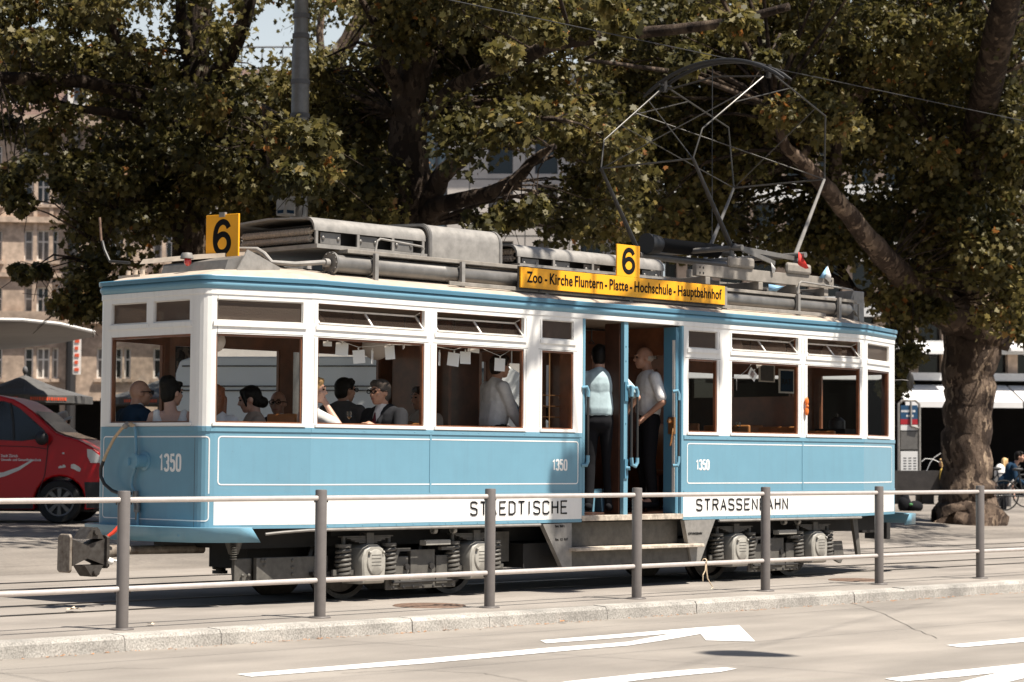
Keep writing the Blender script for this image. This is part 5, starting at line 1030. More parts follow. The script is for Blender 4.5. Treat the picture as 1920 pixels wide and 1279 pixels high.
person('blond person in pale trousers standing half hidden left of the big trunk', atd(1768, 868, 58), R(100), pose='stand', hair=('hair_blond', 'long'), top='yellow_cloth', style='short', legs='khaki_cloth', k=.95)
# ------------------------------------------------------------------ plane trees
def bark_mat(name, g):
    m = mat(name, (.08, .055, .04), .95, spec=.2); n = m.node_tree.nodes; l = m.node_tree.links; b = n['Principled BSDF']; tc = n.new('ShaderNodeTexCoord')
    mp = n.new('ShaderNodeMapping'); mp.inputs['Scale'].default_value = (1, 1, .55); l.new(tc.outputs['Object'], mp.inputs[0])
    v = n.new('ShaderNodeTexVoronoi'); v.inputs['Scale'].default_value = 9; t = n.new('ShaderNodeTexNoise'); t.inputs['Scale'].default_value = 6; t.inputs['Detail'].default_value = 8
    l.new(mp.outputs[0], t.inputs[0]); mx = n.new('ShaderNodeMix'); mx.data_type = 'RGBA'; mx.inputs[0].default_value = .45; l.new(mp.outputs[0], mx.inputs[6]); l.new(t.outputs['Color'], mx.inputs[7]); l.new(mx.outputs[2], v.inputs[0])
    r = n.new('ShaderNodeValToRGB'); e = r.color_ramp.elements; e[0].position = .15; e[0].color = (.016 * g, .011 * g, .009 * g, 1); e[1].position = .94; e[1].color = (.20 * g, .15 * g, .105 * g, 1); q = e.new(.5); q.color = (.034 * g, .024 * g, .018 * g, 1); q = e.new(.76); q.color = (.075 * g, .054 * g, .040 * g, 1)
    s = n.new('ShaderNodeSeparateColor'); l.new(v.outputs['Color'], s.inputs[0]); ad = n.new('ShaderNodeMath'); ad.operation = 'MULTIPLY_ADD'; ad.inputs[1].default_value = .6; l.new(s.outputs[0], ad.inputs[0])
    m2 = n.new('ShaderNodeMath'); m2.operation = 'MULTIPLY'; m2.inputs[1].default_value = .5; l.new(t.outputs['Fac'], m2.inputs[0]); l.new(m2.outputs[0], ad.inputs[2]); l.new(ad.outputs[0], r.inputs[0]); l.new(r.outputs[0], b.inputs['Base Color'])
    bp = n.new('ShaderNodeBump'); bp.inputs['Strength'].default_value = .9; bp.inputs['Distance'].default_value = .10; t2 = n.new('ShaderNodeTexNoise'); t2.inputs['Scale'].default_value = 7; t2.inputs['Roughness'].default_value = .7; t2.inputs['Detail'].default_value = 9; l.new(mp.outputs[0], t2.inputs[0]); l.new(t2.outputs['Fac'], bp.inputs['Height']); l.new(bp.outputs[0], b.inputs['Normal'])
bark_mat('plane_bark', 1); bark_mat('sunlit_bark', 2.3)  # one bark twice: shade is put into the dark copy, sunlight into the lighter
def leaf_mat(name, ramp):
    m = bpy.data.materials.new(name); m.use_nodes = True; MATS[name] = m; n = m.node_tree.nodes; l = m.node_tree.links; b = n['Principled BSDF']; b.inputs['Roughness'].default_value = .5; b.inputs['Specular IOR Level'].default_value = .35
    a = n.new('ShaderNodeAttribute'); a.attribute_name = 'tone'; r = n.new('ShaderNodeValToRGB'); e = r.color_ramp.elements
    for i, (p, c) in enumerate(ramp):
        q = e[i] if i < 2 else e.new(p); q.position = p; q.color = (*c, 1)
    l.new(a.outputs['Fac'], r.inputs[0]); l.new(r.outputs[0], b.inputs['Base Color'])
    t = n.new('ShaderNodeBsdfTranslucent'); hs = n.new('ShaderNodeHueSaturation'); hs.inputs['Value'].default_value = 1.3; l.new(r.outputs[0], hs.inputs['Color']); l.new(hs.outputs[0], t.inputs[0])
    mx = n.new('ShaderNodeMixShader'); mx.inputs[0].default_value = .4; l.new(b.outputs[0], mx.inputs[1]); l.new(t.outputs[0], mx.inputs[2]); l.new(mx.outputs[0], n['Material Output'].inputs[0])
RAMP = [(0, (.032, .031, .010)), (.36, (.080, .071, .021)), (.70, (.165, .135, .042)), (.93, (.25, .20, .07)), (1, (.26, .11, .03))]
leaf_mat('plane_leaf', RAMP); leaf_mat('plane_leaf_olive', [(p, tuple(c * 1.1 for c in q)) for p, q in RAMP])
LEAF = np.array([(0, -.5), (.16, -.36), (.46, -.38), (.36, -.12), (.52, .16), (.24, .12), (.16, .30), (0, .56), (-.16, .30), (-.24, .12), (-.52, .16), (-.36, -.12), (-.46, -.38), (-.16, -.36)])
def foliage(name, centres, radii, per, size, m, parent, flat=.75):
    C = np.repeat(np.array(centres), per, 0); Rr = np.repeat(np.array(radii), per); N = len(C)
    d = RNG.normal(size=(N, 3)); d /= np.linalg.norm(d, axis=1)[:, None]; rad = Rr * RNG.random(N) ** .6
    P = C + d * rad[:, None] * np.array([1, 1, flat])
    nrm = np.stack([RNG.normal(0, .7, N), RNG.normal(0, .7, N), RNG.random(N) * .9 + .1], -1) + d * .35; nrm /= np.linalg.norm(nrm, axis=1)[:, None]
    t = RNG.normal(size=(N, 3)); t -= nrm * (t * nrm).sum(1)[:, None]; t /= np.linalg.norm(t, axis=1)[:, None]; s = np.cross(nrm, t)
    sz = size * (.6 + .65 * RNG.random(N)); k = len(LEAF)
    fold = -.22 * np.abs(LEAF[:, 0]) - .12 * np.maximum(0, LEAF[:, 1])
    V = P[:, None, :] + sz[:, None, None] * (LEAF[None, :, 0:1] * s[:, None, :] + LEAF[None, :, 1:2] * t[:, None, :] + fold[None, :, None] * nrm[:, None, :])
    me = bpy.data.meshes.new(name); me.vertices.add(N * k); me.vertices.foreach_set('co', V.reshape(-1).astype(np.float32)); me.loops.add(N * k); me.loops.foreach_set('vertex_index', np.arange(N * k, dtype=np.int32))
    me.polygons.add(N); me.polygons.foreach_set('loop_start', np.arange(0, N * k, k, dtype=np.int32)); me.update(calc_edges=True)
    ct = np.repeat(RNG.normal(0, .12, len(centres)), per); tone = np.clip(.38 + ct + RNG.normal(0, .20, N) + .35 * (RNG.random(N) > .95), 0, 1)
    at = me.attributes.new('tone', 'FLOAT', 'POINT'); at.data.foreach_set('value', np.repeat(tone, k).astype(np.float32))
    o = bpy.data.objects.new(name, me); COL.objects.link(o); me.materials.append(MATS[m]); put(o, parent); return o
def wob(pts, n=5, amp=.04):
    out = []
    for i in range(len(pts) - 1):
        for t in range(n):
            f = t / n; p = [pts[max(i - 1, 0)], pts[i], pts[i + 1], pts[min(i + 2, len(pts) - 1)]]
            q = tuple(.5 * (2 * p[1][c] + (p[2][c] - p[0][c]) * f + (2 * p[0][c] - 5 * p[1][c] + 4 * p[2][c] - p[3][c]) * f * f + (3 * p[1][c] - p[0][c] - 3 * p[2][c] + p[3][c]) * f ** 3) for c in range(4))
            a = q[3] * .07 + amp * .15; out.append((q[0] + random.uniform(-a, a), q[1] + random.uniform(-a, a), q[2] + random.uniform(-a, a) * .5, q[3] * random.uniform(.965, 1.04)))
    out.append(pts[-1]); return out
def tree(label, base, limbs, extra, regions, per, size, m='plane_leaf', voids=(), dens=1.0, sprays=(), bark='plane_bark'):
    """limbs: paths of (px, py, width px, depth); extra: paths of (x, y, z, r); regions: (px0, px1, py0, py1, d0, d1, count, clump radius)"""
    t = thing('plane_tree', base, label, 'tree', 'plane trees on the square'); tr = MB(); nodes = []
    for L in limbs:
        pts = [tuple(atd(a, b, d)) + (w_ / 2 * d / FPX,) for a, b, w_, d in L]; W_ = wob(pts); tr.tube([q[:3] for q in W_], [q[3] for q in W_], 14); nodes += [Vector(q[:3]) for q in W_]
    for L in extra:
        W_ = wob(L); tr.tube([q[:3] for q in W_], [q[3] for q in W_], 10); nodes += [Vector(q[:3]) for q in W_]
    cs = []; rs = []
    for (x0, x1, y0, y1, d0, d1, n, r) in regions:
        for _ in range(int(n * dens)):
            for _t in range(12):
                px, py = random.uniform(x0, x1), random.uniform(y0, y1)
                if not any(((px - a) / c) ** 2 + ((py - b) / e) ** 2 < 1 for a, b, c, e in voids): break
            else: continue
            cs.append(tuple(atd(px, py, random.uniform(d0, d1)))); rs.append(r * random.uniform(.9, 1.9))
    for c, r in sprays: cs.append(tuple(c)); rs.append(r)
    tw = MB(); NA = np.array([tuple(q) for q in nodes])
    for c in cs:
        cv = Vector(c); j = int(np.argmin(((NA - np.array(c)) ** 2).sum(1))); s_ = Vector(NA[j]); L = (cv - s_).length
        if L > 9: continue
        mid = s_.lerp(cv, .5) + Vector((random.uniform(-.15, .15) * L, random.uniform(-.15, .15) * L, random.uniform(-.02, .16) * L)); r0 = min(.05, .006 + .009 * L)
        tw.tube([s_, s_.lerp(mid, .5) + Vector((0, 0, .02 * L)), mid, cv], [r0, r0 * .8, r0 * .6, .006], 5, cap=False)
        for _ in range(3): e = cv + Vector((random.uniform(-.5, .5), random.uniform(-.5, .5), random.uniform(-.5, .3))); tw.tube([mid.lerp(cv, .7), e], [.008, .004], 4, cap=False)
    tr.build('trunk', bark, t, sharp=180); tw.build('branches', 'plane_bark', t, sharp=180); foliage('crown', cs, rs, per, size, m, t)
    return t
W = lambda px, d: px
# middle tree, trunk rising behind the tram
d = 34
bC = atd(772, 985, d); bC.z = .2
VC = [(770, 300, 62, 170), (935, 330, 75, 70), (1020, 300, 45, 65), (870, 350, 60, 55), (610, 60, 45, 55), (1010, 70, 40, 26), (815, 270, 25, 70), (556, 60, 18, 80)]
tree('dark plane tree with a thick bare trunk right behind the middle of the tram', bC,
     [[(772, 985, 105, d), (772, 700, 98, d), (774, 500, 92, d), (772, 420, 84, d), (768, 330, 80, d), (766, 250, 70, d), (768, 180, 66, d), (786, 90, 64, d), (792, 0, 58, d), (800, -120, 50, d), (790, -280, 36, d + .5)],
      [(792, 420, 40, d), (815, 390, 36, d - .4), (865, 376, 32, d - .7), (925, 360, 27, d - 1), (965, 340, 25, d - 1.4), (1000, 300, 18, d - 1.9), (1040, 275, 12, d - 2.3)],
      [(785, 415, 44, d), (808, 370, 40, d - .3), (832, 326, 36, d - .5), (868, 295, 30, d - .8), (898, 262, 24, d - 1), (940, 232, 16, d - 1.3), (1000, 222, 11, d - 1.5), (1060, 226, 9, d - 1.8)],
      [(800, 215, 30, d), (850, 165, 28, d - .7), (900, 140, 30, d - 1.4), (960, 118, 30, d - 2.0), (1040, 84, 26, d - 2.6), (1130, 70, 24, d - 3), (1240, 58, 21, d - 3.4), (1360, 42, 18, d - 3.8), (1480, 12, 15, d - 4.2)],
      [(735, 425, 46, d), (690, 404, 44, d - .4), (640, 402, 36, d - .8), (600, 380, 26, d - 1.1), (560, 362, 20, d - 1.4), (510, 345, 12, d - 1.6)],
      [(760, 190, 30, d), (720, 110, 22, d - .6), (700, 40, 16, d - .8), (660, -30, 10, d - 1)], [(745, 215, 16, d), (700, 195, 12, d - .5), (660, 180, 8, d - 1)],
      [(790, 60, 34, d), (860, -30, 26, d - .8), (960, -120, 18, d - 2)]], [],
     [(570, 735, 60, 395, 34.5, 39, 44, .42), (830, 1120, -40, 110, 33.5, 38, 44, .42), (820, 1130, 110, 250, 34, 39, 38, .40), (1040, 1180, 230, 430, 33, 38, 28, .38), (800, 1000, 205, 290, 31, 33, 8, .30), (690, 1100, -60, 30, 31, 37, 34, .5), (735, 825, -20, 120, 32, 33.2, 12, .34), (860, 1010, 300, 420, 30.5, 33, 7, .2), (515, 605, 200, 345, 27.8, 29.4, 12, .28), (480, 1120, -520, -80, 28, 35, 26, .7), (540, 740, 330, 420, 32, 36, 14, .4)],
     200, .108, voids=VC)
# right tree, big trunk at the edge of the square
d = 43; bR = atz(1815, 978, .25)
VR = [(1520, 300, 45, 26), (1600, 330, 60, 28), (1690, 345, 26, 20), (1390, 350, 30, 26), (1735, 315, 22, 26), (1475, 420, 60, 18), (1860, 700, 120, 70)]
tree('massive plane tree with flaking bark and a flared foot right of the tram tail', bR,
     [[(1818, 990, 150, d), (1816, 975, 132, d), (1815, 950, 112, d), (1814, 900, 98, d), (1812, 820, 92, d), (1815, 740, 94, d), (1822, 670, 106, d), (1828, 620, 120, d), (1825, 575, 112, d), (1830, 500, 84, d), (1845, 420, 66, d + .4), (1868, 330, 52, d + .8), (1882, 230, 44, d + 1), (1890, 100, 38, d + 1), (1880, -60, 30, d + 1)],
      [(1868, 650, 48, d - .1), (1888, 600, 54, d), (1903, 540, 50, d - .2), (1912, 470, 44, d - .4), (1930, 350, 34, d - .6), (1950, 200, 26, d - .8)],
      [(1805, 600, 80, d), (1762, 575, 62, d - .8), (1722, 545, 53, d - 1.4), (1680, 505, 47, d - 2.2), (1640, 462, 41, d - 3), (1590, 402, 36, d - 3.7), (1545, 348, 31, d - 4.3), (1505, 305, 26, d - 4.7), (1470, 268, 21, d - 5), (1450, 200, 16, d - 5.2)],
      [(1790, 610, 40, d), (1740, 588, 32, d - .6), (1690, 572, 25, d - 1), (1640, 562, 16, d - 1.3), (1600, 540, 9, d - 1.5)],
      [(1560, 365, 26, d - 2), (1575, 250, 22, d - 2), (1620, 170, 20, d - 2.2), (1700, 110, 16, d - 2.4), (1790, 50, 12, d - 2.6)], [(1500, 300, 18, d - 2.4), (1560, 210, 14, d - 2.5), (1640, 160, 12, d - 2.8)],
      [(1850, 430, 36, d), (1800, 330, 26, d - .5), (1740, 240, 20, d - 1), (1660, 150, 14, d - 1.4)]], [],
     [(1120, 1500, -40, 120, 38, 44, 62, .52), (1120, 1500, 100, 300, 39, 45, 76, .5), (1130, 1420, 280, 440, 39, 46, 52, .46), (1380, 1920, -40, 160, 38, 46, 92, .52), (1480, 1920, 130, 320, 39.5, 46, 76, .5), (1540, 1920, 300, 470, 40, 46, 54, .48), (1180, 1580, 390, 470, 40, 46, 26, .42), (1660, 1800, 440, 580, 41, 45, 24, .42), (1840, 1940, 420, 600, 39.5, 42, 16, .38), (1660, 1760, 560, 640, 41, 43, 10, .30), (1675, 1720, 660, 725, 40.5, 41.5, 4, .2), (1880, 1940, 590, 650, 41, 42, 4, .2), (1440, 1600, 180, 300, 36.5, 37.6, 5, .34), (930, 1500, 10, 120, 27.5, 29.5, 12, .16), (1780, 1920, 250, 480, 40, 42, 10, .34), (1180, 2200, -480, -80, 36, 44, 34, .8)],
     220, .116, voids=VR, m='plane_leaf_olive', bark='sunlit_bark')
# left tree, trunk hidden behind the tram's front
d = 38; bL = atd(352, 960, d); bL.z = .25
VL = [(75, 50, 60, 22), (150, 65, 45, 30), (300, 20, 40, 22), (440, 70, 22, 45), (500, 20, 30, 60), (50, 215, 30, 25), (70, 355, 45, 35), (60, 450, 60, 50), (20, 280, 35, 40), (90, 230, 30, 22), (556, 60, 18, 60)]
tree('leafy plane tree whose low branches hang in front of the stone house', bL,
     [[(352, 960, 80, d), (354, 700, 74, d), (356, 450, 68, d), (360, 300, 60, d), (366, 170, 52, d), (372, 60, 46, d), (380, -60, 38, d)],
      [(355, 110, 26, d - .4), (345, 60, 24, d - .5), (338, 0, 20, d - .6), (330, -60, 16, d - .6)], [(372, 190, 40, d), (420, 120, 34, d - .4), (446, 70, 30, d - .6), (468, 5, 24, d - .8), (485, -70, 18, d - .8)],
      [(350, 250, 40, d), (270, 190, 30, d - .8), (190, 160, 26, d - 1.4), (110, 150, 24, d - 1.8), (40, 148, 24, d - 2.2), (-60, 140, 20, d - 2.6)], [(350, 270, 30, d), (250, 220, 20, d - 1), (130, 200, 14, d - 1.6), (60, 168, 10, d - 2)],
      [(358, 230, 34, d), (420, 262, 28, d - .7), (480, 285, 24, d - 1.1), (540, 300, 16, d - 1.5), (600, 305, 10, d - 1.7)], [(350, 290, 28, d), (280, 330, 20, d - 1), (220, 400, 14, d - 1.5), (180, 500, 9, d - 1.8)],
      [(300, 170, 22, d - .5), (250, 120, 18, d - 1), (215, 60, 14, d - 1.3), (190, -10, 10, d - 1.4)]], [],
     [(190, 560, 120, 300, 36, 41, 50, .42), (190, 545, 270, 430, 36, 41, 56, .40), (0, 220, -40, 150, 36, 41, 22, .38), (200, 560, -40, 110, 36, 41, 17, .36), (130, 260, 300, 500, 35.5, 38, 22, .32), (145, 205, 480, 590, 35.5, 37, 9, .26), (0, 150, 110, 330, 35, 38, 18, .24), (0, 130, 330, 520, 34, 36, 5, .16), (0, 60, 300, 480, 34, 36, 5, .2), (110, 180, 560, 612, 35.5, 36.5, 4, .2), (470, 570, 330, 420, 35, 39, 12, .36), (260, 480, 180, 300, 34, 35.2, 8, .28), (-20, 190, -20, 90, 35, 37, 12, .3), (-100, 560, -480, -80, 34, 39, 14, .7)],
     200, .108, voids=VL)
# tree behind with the sunlit slanting trunk
d = 50; bB = atd(545, 930, d); bB.z = .25
tree('tree farther back with a pale sunlit trunk leaning right beside the grey mast', bB,
     [[(545, 930, 52, d), (552, 600, 46, d), (560, 330, 42, d), (580, 230, 40, d), (612, 145, 36, d), (645, 90, 34, d), (690, 15, 32, d), (720, -50, 26, d)], [(612, 150, 18, d), (600, 60, 14, d), (620, -40, 10, d)], [(570, 260, 20, d), (650, 230, 14, d), (720, 200, 9, d)]], [],
     [(420, 760, 170, 400, 46, 54, 50, .55), (570, 740, -40, 50, 47, 53, 9, .45), (380, 540, 150, 240, 46, 52, 14, .5)], 180, .125, voids=[(650, 70, 50, 60), (480, 60, 60, 60)], m='plane_leaf_olive', bark='sunlit_bark')
t = thing('plane_tree', (-7, 9, .25), 'unseen plane tree added outside the left edge to dim the tram front and the square', 'tree', 'plane trees on the square'); tr = MB(); sp = []; r2 = random.Random(11)  # out-of-view tree added so its crown blocks sky light on the tram front
for L in ([(-7, 9, .1, .5), (-7, 9, 3, .4), (-7.2, 9, 6, .34), (-7, 9, 10, .25), (-7, 9, 15, .1)], [(-7, 9, 5, .2), (-10, 7, 7, .15), (-14, 4, 8.5, .06)], [(-7, 9, 5.5, .2), (-4, 11, 8, .12), (-1, 12, 9, .05)], [(-7, 9, 6, .18), (-9, 13, 8, .1), (-11, 17, 9, .04)], [(-7, 9, 6, .18), (-7, 4, 8, .1), (-8, 0, 9, .04)]): W_ = wob(L, 5); tr.tube([q[:3] for q in W_], [q[3] for q in W_], 12)
for _ in range(150):
    while True:
        q = Vector((r2.uniform(-1, 1), r2.uniform(-1, 1), r2.uniform(-1, 1)))
        if q.length < 1: break
    sp.append((-9 + q.x * 7.5, 7.5 + q.y * 9, 8.8 + q.z * 4.6))
tr.build('trunk', 'plane_bark', t, sharp=180); foliage('crown', sp, [1.0] * len(sp), 110, .19, 'plane_leaf', t)
# canopy reaching over the street above the picture, rooted on the near kerb, throws the dapple on the roof and square
rng = random.Random(3); sp = []
for _ in range(30): sp.append((Vector((rng.uniform(4.6, 14), rng.uniform(-3.6, -.4), rng.uniform(8.2, 10.5))), .4))
for _ in range(4): sp.append((Vector((rng.uniform(5.0, 5.9), rng.uniform(-4.4, -3.9), rng.uniform(9.0, 9.6))), .22))
for _ in range(80): sp.append((Vector((rng.uniform(13, 29), rng.uniform(-1.5, 7), rng.uniform(9.5, 13))), .75))
for _ in range(40): sp.append((Vector((rng.uniform(5.5, 9.2), rng.uniform(4.2, 8.2), rng.uniform(9.5, 12))), .8))
for _ in range(22): sp.append((Vector((rng.uniform(7.2, 10.4), rng.uniform(8.6, 12), rng.uniform(9.5, 12))), .7))
for _ in range(80): sp.append((Vector((rng.uniform(-4, 7.2), rng.uniform(3.2, 12), rng.uniform(9.5, 13))), .8))
ov = [[(23.1, 7.2, 6.5, .3), (18, 3, 9.3, .22), (13, -1, 10.2, .15), (8, -3, 10.4, .08), (4.5, -4, 10.2, .03)], [(18, 3, 9.3, .14), (14, 5, 11, .1), (8, 7, 12, .07), (2, 8, 12.5, .04), (-3, 8.5, 12.5, .03)]]
t = [o for o in bpy.data.objects if o.name.startswith('plane_tree')][1]
tr = MB(); nodes = []
for L in ov: W_ = wob(L, 6); tr.tube([q[:3] for q in W_], [q[3] for q in W_], 10); nodes += [Vector(q[:3]) for q in W_]
for c, r in sp: j = min(nodes, key=lambda q: (q - c).length); tr.tube([j, j.lerp(c, .5) + Vector((0, 0, .2)), c], [.03, .02, .008], 5, cap=False)
tr.build('overhanging_limb', 'plane_bark', t, sharp=180); foliage('overhanging_foliage', [tuple(c) for c, r in sp], [r for c, r in sp], 85, .17, 'plane_leaf', t)
# fallen leaves
def fallen(px, py, z, s, m, label=None):
    p = atz(px, py, z); q = MB(); a = random.uniform(0, 6.28)
    for u, v in LEAF: x, y = u * math.cos(a) - v * math.sin(a), u * math.sin(a) + v * math.cos(a); q.v.append((p.x + x * s, p.y + y * s, z + .008 + abs(u) * s * .35 + random.uniform(0, .02) * s * 4))
    q.f = [tuple(range(len(LEAF)))]; return q.build('fallen_leaf', m, None, smooth=False)
mat('dry_leaf', (.36, .17, .07), .8, noise=(30, .4)); mat('pale_leaf', (.62, .50, .36), .8, noise=(30, .3)); mat('red_leaf', (.45, .08, .03), .8)
for px, py, z, s, m, lb in ((140, 1147, 0, .15, 'pale_leaf', 'pale dry leaf lying on the pavement just left of the first railing post'), (282, 1173, 0, .07, 'pale_leaf', 'small curled leaf on the pavement right of the first railing post'), (100, 1229, -.118, .08, 'dry_leaf', 'brown leaf in the gutter at the far left of the kerb'), (157, 1223, -.118, .07, 'dry_leaf', 'ochre leaf standing against the kerb left of the first post'), (212, 1221, -.118, .07, 'dry_leaf', 'curled ochre leaf against the kerb below the first post'), (639, 1193, -.118, .05, 'red_leaf', 'tiny red leaf in the gutter right of the second post'), (1142, 1157, -.118, .09, 'red_leaf', 'orange leaf in the gutter left of the fourth post'), (1056, 1168, -.118, .08, 'dry_leaf', 'flat orange leaf in the gutter under the step board'), (1646, 1123, -.118, .12, 'pale_leaf', 'pale leaf on a small heap in the gutter below the sixth post'), (1656, 1126, -.118, .13, 'dry_leaf', 'brown leaf of a small heap in the gutter below the sixth post'), (1375, 1143, -.118, .1, 'dry_leaf', 'rust leaf in the gutter left of the fifth post'), (1827, 1112, -.118, .09, 'dry_leaf', 'rust leaf in the gutter near the seventh post'), (680, 1188, -.118, .06, 'pale_leaf', 'small cream leaf in the gutter between second and third post')):
    tag(fallen(px, py, z, s, m), lb, 'leaf', 'fallen leaves along the kerb')
lt = MB()
for _ in range(520): 
    x = random.uniform(-5, 14); y = kerbY(x) - abs(random.gauss(0, .05)) - .004; s = random.uniform(.004, .018); lt.quad(*[(x + s * math.cos(a_ + random.uniform(-.5, .5)), y + s * math.sin(a_), -.1175 + random.uniform(.0, .008)) for a_ in (0, 1.6, 3.1, 4.7)])
tag(lt.build('gutter_litter', 'dry_leaf', smooth=False), kind='stuff')
# ------------------------------------------------------------------ things inside the tram
def card(px, py, w_, h_, tilt, m='paper', y=.13, lb=None, grp='white paper cards on the string in the windows'):
    p = aty(px, py, y); s = (p - CAM).dot(CF) / FPX; ww = w_ * s / .69 if w_ < 14 else w_ * s * 1.28; hh = h_ * s; yaw = random.uniform(-.35, .15) if w_ > 14 else .7; ww = w_ * s / max(.35, math.cos(R(44) + yaw))
    q = MB(); M = Matrix.Translation(p) @ Matrix.Rotation(yaw, 4, 'Z') @ Matrix.Rotation(tilt, 4, 'Y'); ww = min(ww, .16)
    q.box(-ww / 2, ww / 2, -.001, .001, -hh / 2, hh / 2, M); o = q.build('card', m, smooth=False)
    k = MB(); k.box(-.006, .006, -.005, .005, hh / 2 - .012, hh / 2 + .022, M); k.build('peg', 'old_white_paint', o, smooth=False)
    return tag(o, lb, 'card', grp)
cards = [(614, 645, 16, 9, 0, 'small white card nearest the corner on the front string of cards'), (641, 655, 23, 24, .06, 'second white card from the corner on the front string'), (673, 669, 22, 25, -.1, 'low white card in the middle of the front string'), (698, 670, 10, 25, .02, 'narrow white card seen edge-on left of the suited man'), (731, 661, 18, 26, -.1, 'tilted white card above the suited man in glasses'), (757, 650, 13, 8, -.15, 'little white card at the tail end of the front string'), (824, 673, 12, 25, 0, 'narrow card beside the second window post'), (850, 674, 22, 25, .12, 'tilted white card left of the standing woman'), (872.5, 671, 20, 23, 0, 'square white card next to the tilted one'), (888, 655, 22, 12, .1, 'wide low card high up in the third window'), (937, 684, 20, 24, .05, 'white card in front of the standing woman’s head'), (959.5, 670, 12, 24, -.1, 'last white card by the right post of the third window')]
for px, py, a, b, t_, lb in cards: card(px, py, a, b, t_, lb=lb)
card(1381, 722, 9, 18, -.15, lb='thin white tag hanging in the first window right of the door'); card(1411, 702, 17, 17, .6, lb='white framed snapshot hung askew right of the door'); q = MB(); p = aty(1411, 702, .124); q.box(-.032, .032, -.001, .001, -.03, .03, Matrix.Translation(p) @ Matrix.Rotation(.6, 4, 'Y')); tag(q.build('photograph', 'photo_print', smooth=False), 'colourful snapshot print on the askew white card', 'photo'); card(1424, 683, 15, 9, -.4, lb='white card corner hanging at the top of the window right of the door')
def string(pts, label, y=.13): q = MB(); q.tube([aty(a, b, y) for a, b in pts], .0025, 5); tag(q.build('string', 'paper'), label, 'string', 'strings holding the cards')
string([(596, 632), (640, 640), (672, 651), (700, 649), (733, 646), (790, 648)], 'thin string of cards across the second window'); string([(818, 650), (850, 656), (873, 650), (900, 652), (938, 668), (960, 655), (984, 652)], 'thin string of cards across the third window'); string([(1372, 708), (1384, 707), (1400, 694), (1411, 680), (1440, 672)], 'thin string of cards right of the door')
def lantern(px, py, y, r, lb):
    p = aty(px, py, y); q = MB(); q.ell(p, (r, r, r), nu=24, nv=16); o = q.build('balloon', 'lantern_paper'); k = MB(); k.tube([p + Vector((0, 0, r)), Vector((p.x, p.y, 2.75))], .002, 4); k.build('string', 'string', o); tag(o, lb, 'balloon', 'pale balloons under the ceiling')
for a in ((585, 612, .5, .13, 'pale round balloon behind the second window post'), (402, 640, .5, .10, 'pale round balloon beside the rounded corner post'), (706, 648, .7, .14, 'dim balloon behind the front string of cards'), (1160, 657, .7, .11, 'pinkish balloon between the two men in the door'), (1452, 655, .5, .13, 'pale balloon behind the open toplight right of the door'), (1373, 650, .6, .12, 'pale balloon cut by the first post right of the door'), (1560, 660, .6, .12, 'pale balloon in the window near the tail')): lantern(*a)
def glass_(px, py, lb, k_=.75):
    p = aty(px, py, .16); s = .001; q = MB(); z = 1.628
    q.lathe([(0, 0), (.026, 0), (.025, .004), (.003, .007), (.003, .05), (.015, .06), (.026, .08), (.028, .10), (.024, .125)], Matrix.Translation((p.x, .16, z)), 20); o = q.build('wine_glass', 'wine_glass')
    k = MB(); k.lathe([(0, .056), (.013, .062), (.022, .074), (.0, .075)], Matrix.Translation((p.x, .16, z)), 16); k.build('wine', 'hose_tan', o); tag(o, lb, 'wine glass')
glass_(655, 775, 'stemmed wine glass on the sill left of the suited man'); glass_(1384, 800, 'stemmed wine glass on the sill right of the open door')
q = MB(); p = aty(1511, 762, -.012)
for s_ in (1, -1): q.ell(p + Vector((0, -.012, s_ * .055)), (.028, .02, .05))
q.ell(p + Vector((0, -.02, 0)), (.016, .018, .02)); tag(q.build('ribbon_bow', 'ribbon_orange'), 'shiny orange bow tied to the white window post right of the door', 'bow')
# things on the floor seen through the door
for px, lb in ((1110, 'blue folding step beside the man in the pale blue shirt'), (1148, 'blue crate leaning behind the legs of the man in pale blue')):
    p = aty(px, 930, .95); q = MB(); q.prism([(-.09, 0), (-.06, .25), (.06, .25), (.09, 0), (.06, 0), (.045, .17), (-.045, .17), (-.06, 0)], -.09, .09, lambda u, z, e: (p.x + u, .95 + e, .76 + z)); tag(q.build('foot_stool', 'blue_paint', smooth=False, bevel=.006), lb, 'stool', 'blue stools on the tram floor')
# posters inside the rear half
for px, py, w_, h_, m, lb in ((1437, 700, 24, 36, 'grey_cloth', 'dark framed poster on the tail partition'), (1474, 715, 24, 50, 'navy_cloth', 'dark blue poster beside the window post at the tail')):
    p = aty(px, py, 1.7); q = MB(); q.box(p.x - .16, p.x + .16, 1.69, 1.70, p.z - h_ * .003, p.z + h_ * .003); o = q.build('poster', 'old_white_paint', smooth=False); k = MB(); k.box(p.x - .13, p.x + .13, 1.686, 1.689, p.z - h_ * .0026, p.z + h_ * .0026); k.build('print', m, o, smooth=False)
    if px == 1474: text('lettering', 'RAT', .10, Matrix.Translation((p.x - .11, 1.684, p.z - .04)) @ frame3((0, 0, 0), (1, 0, 0), (0, 0, 1)).to_3x3().to_4x4(), 'black_letter', o, .002)
    tag(o, lb, 'poster', 'posters on the tail partition')
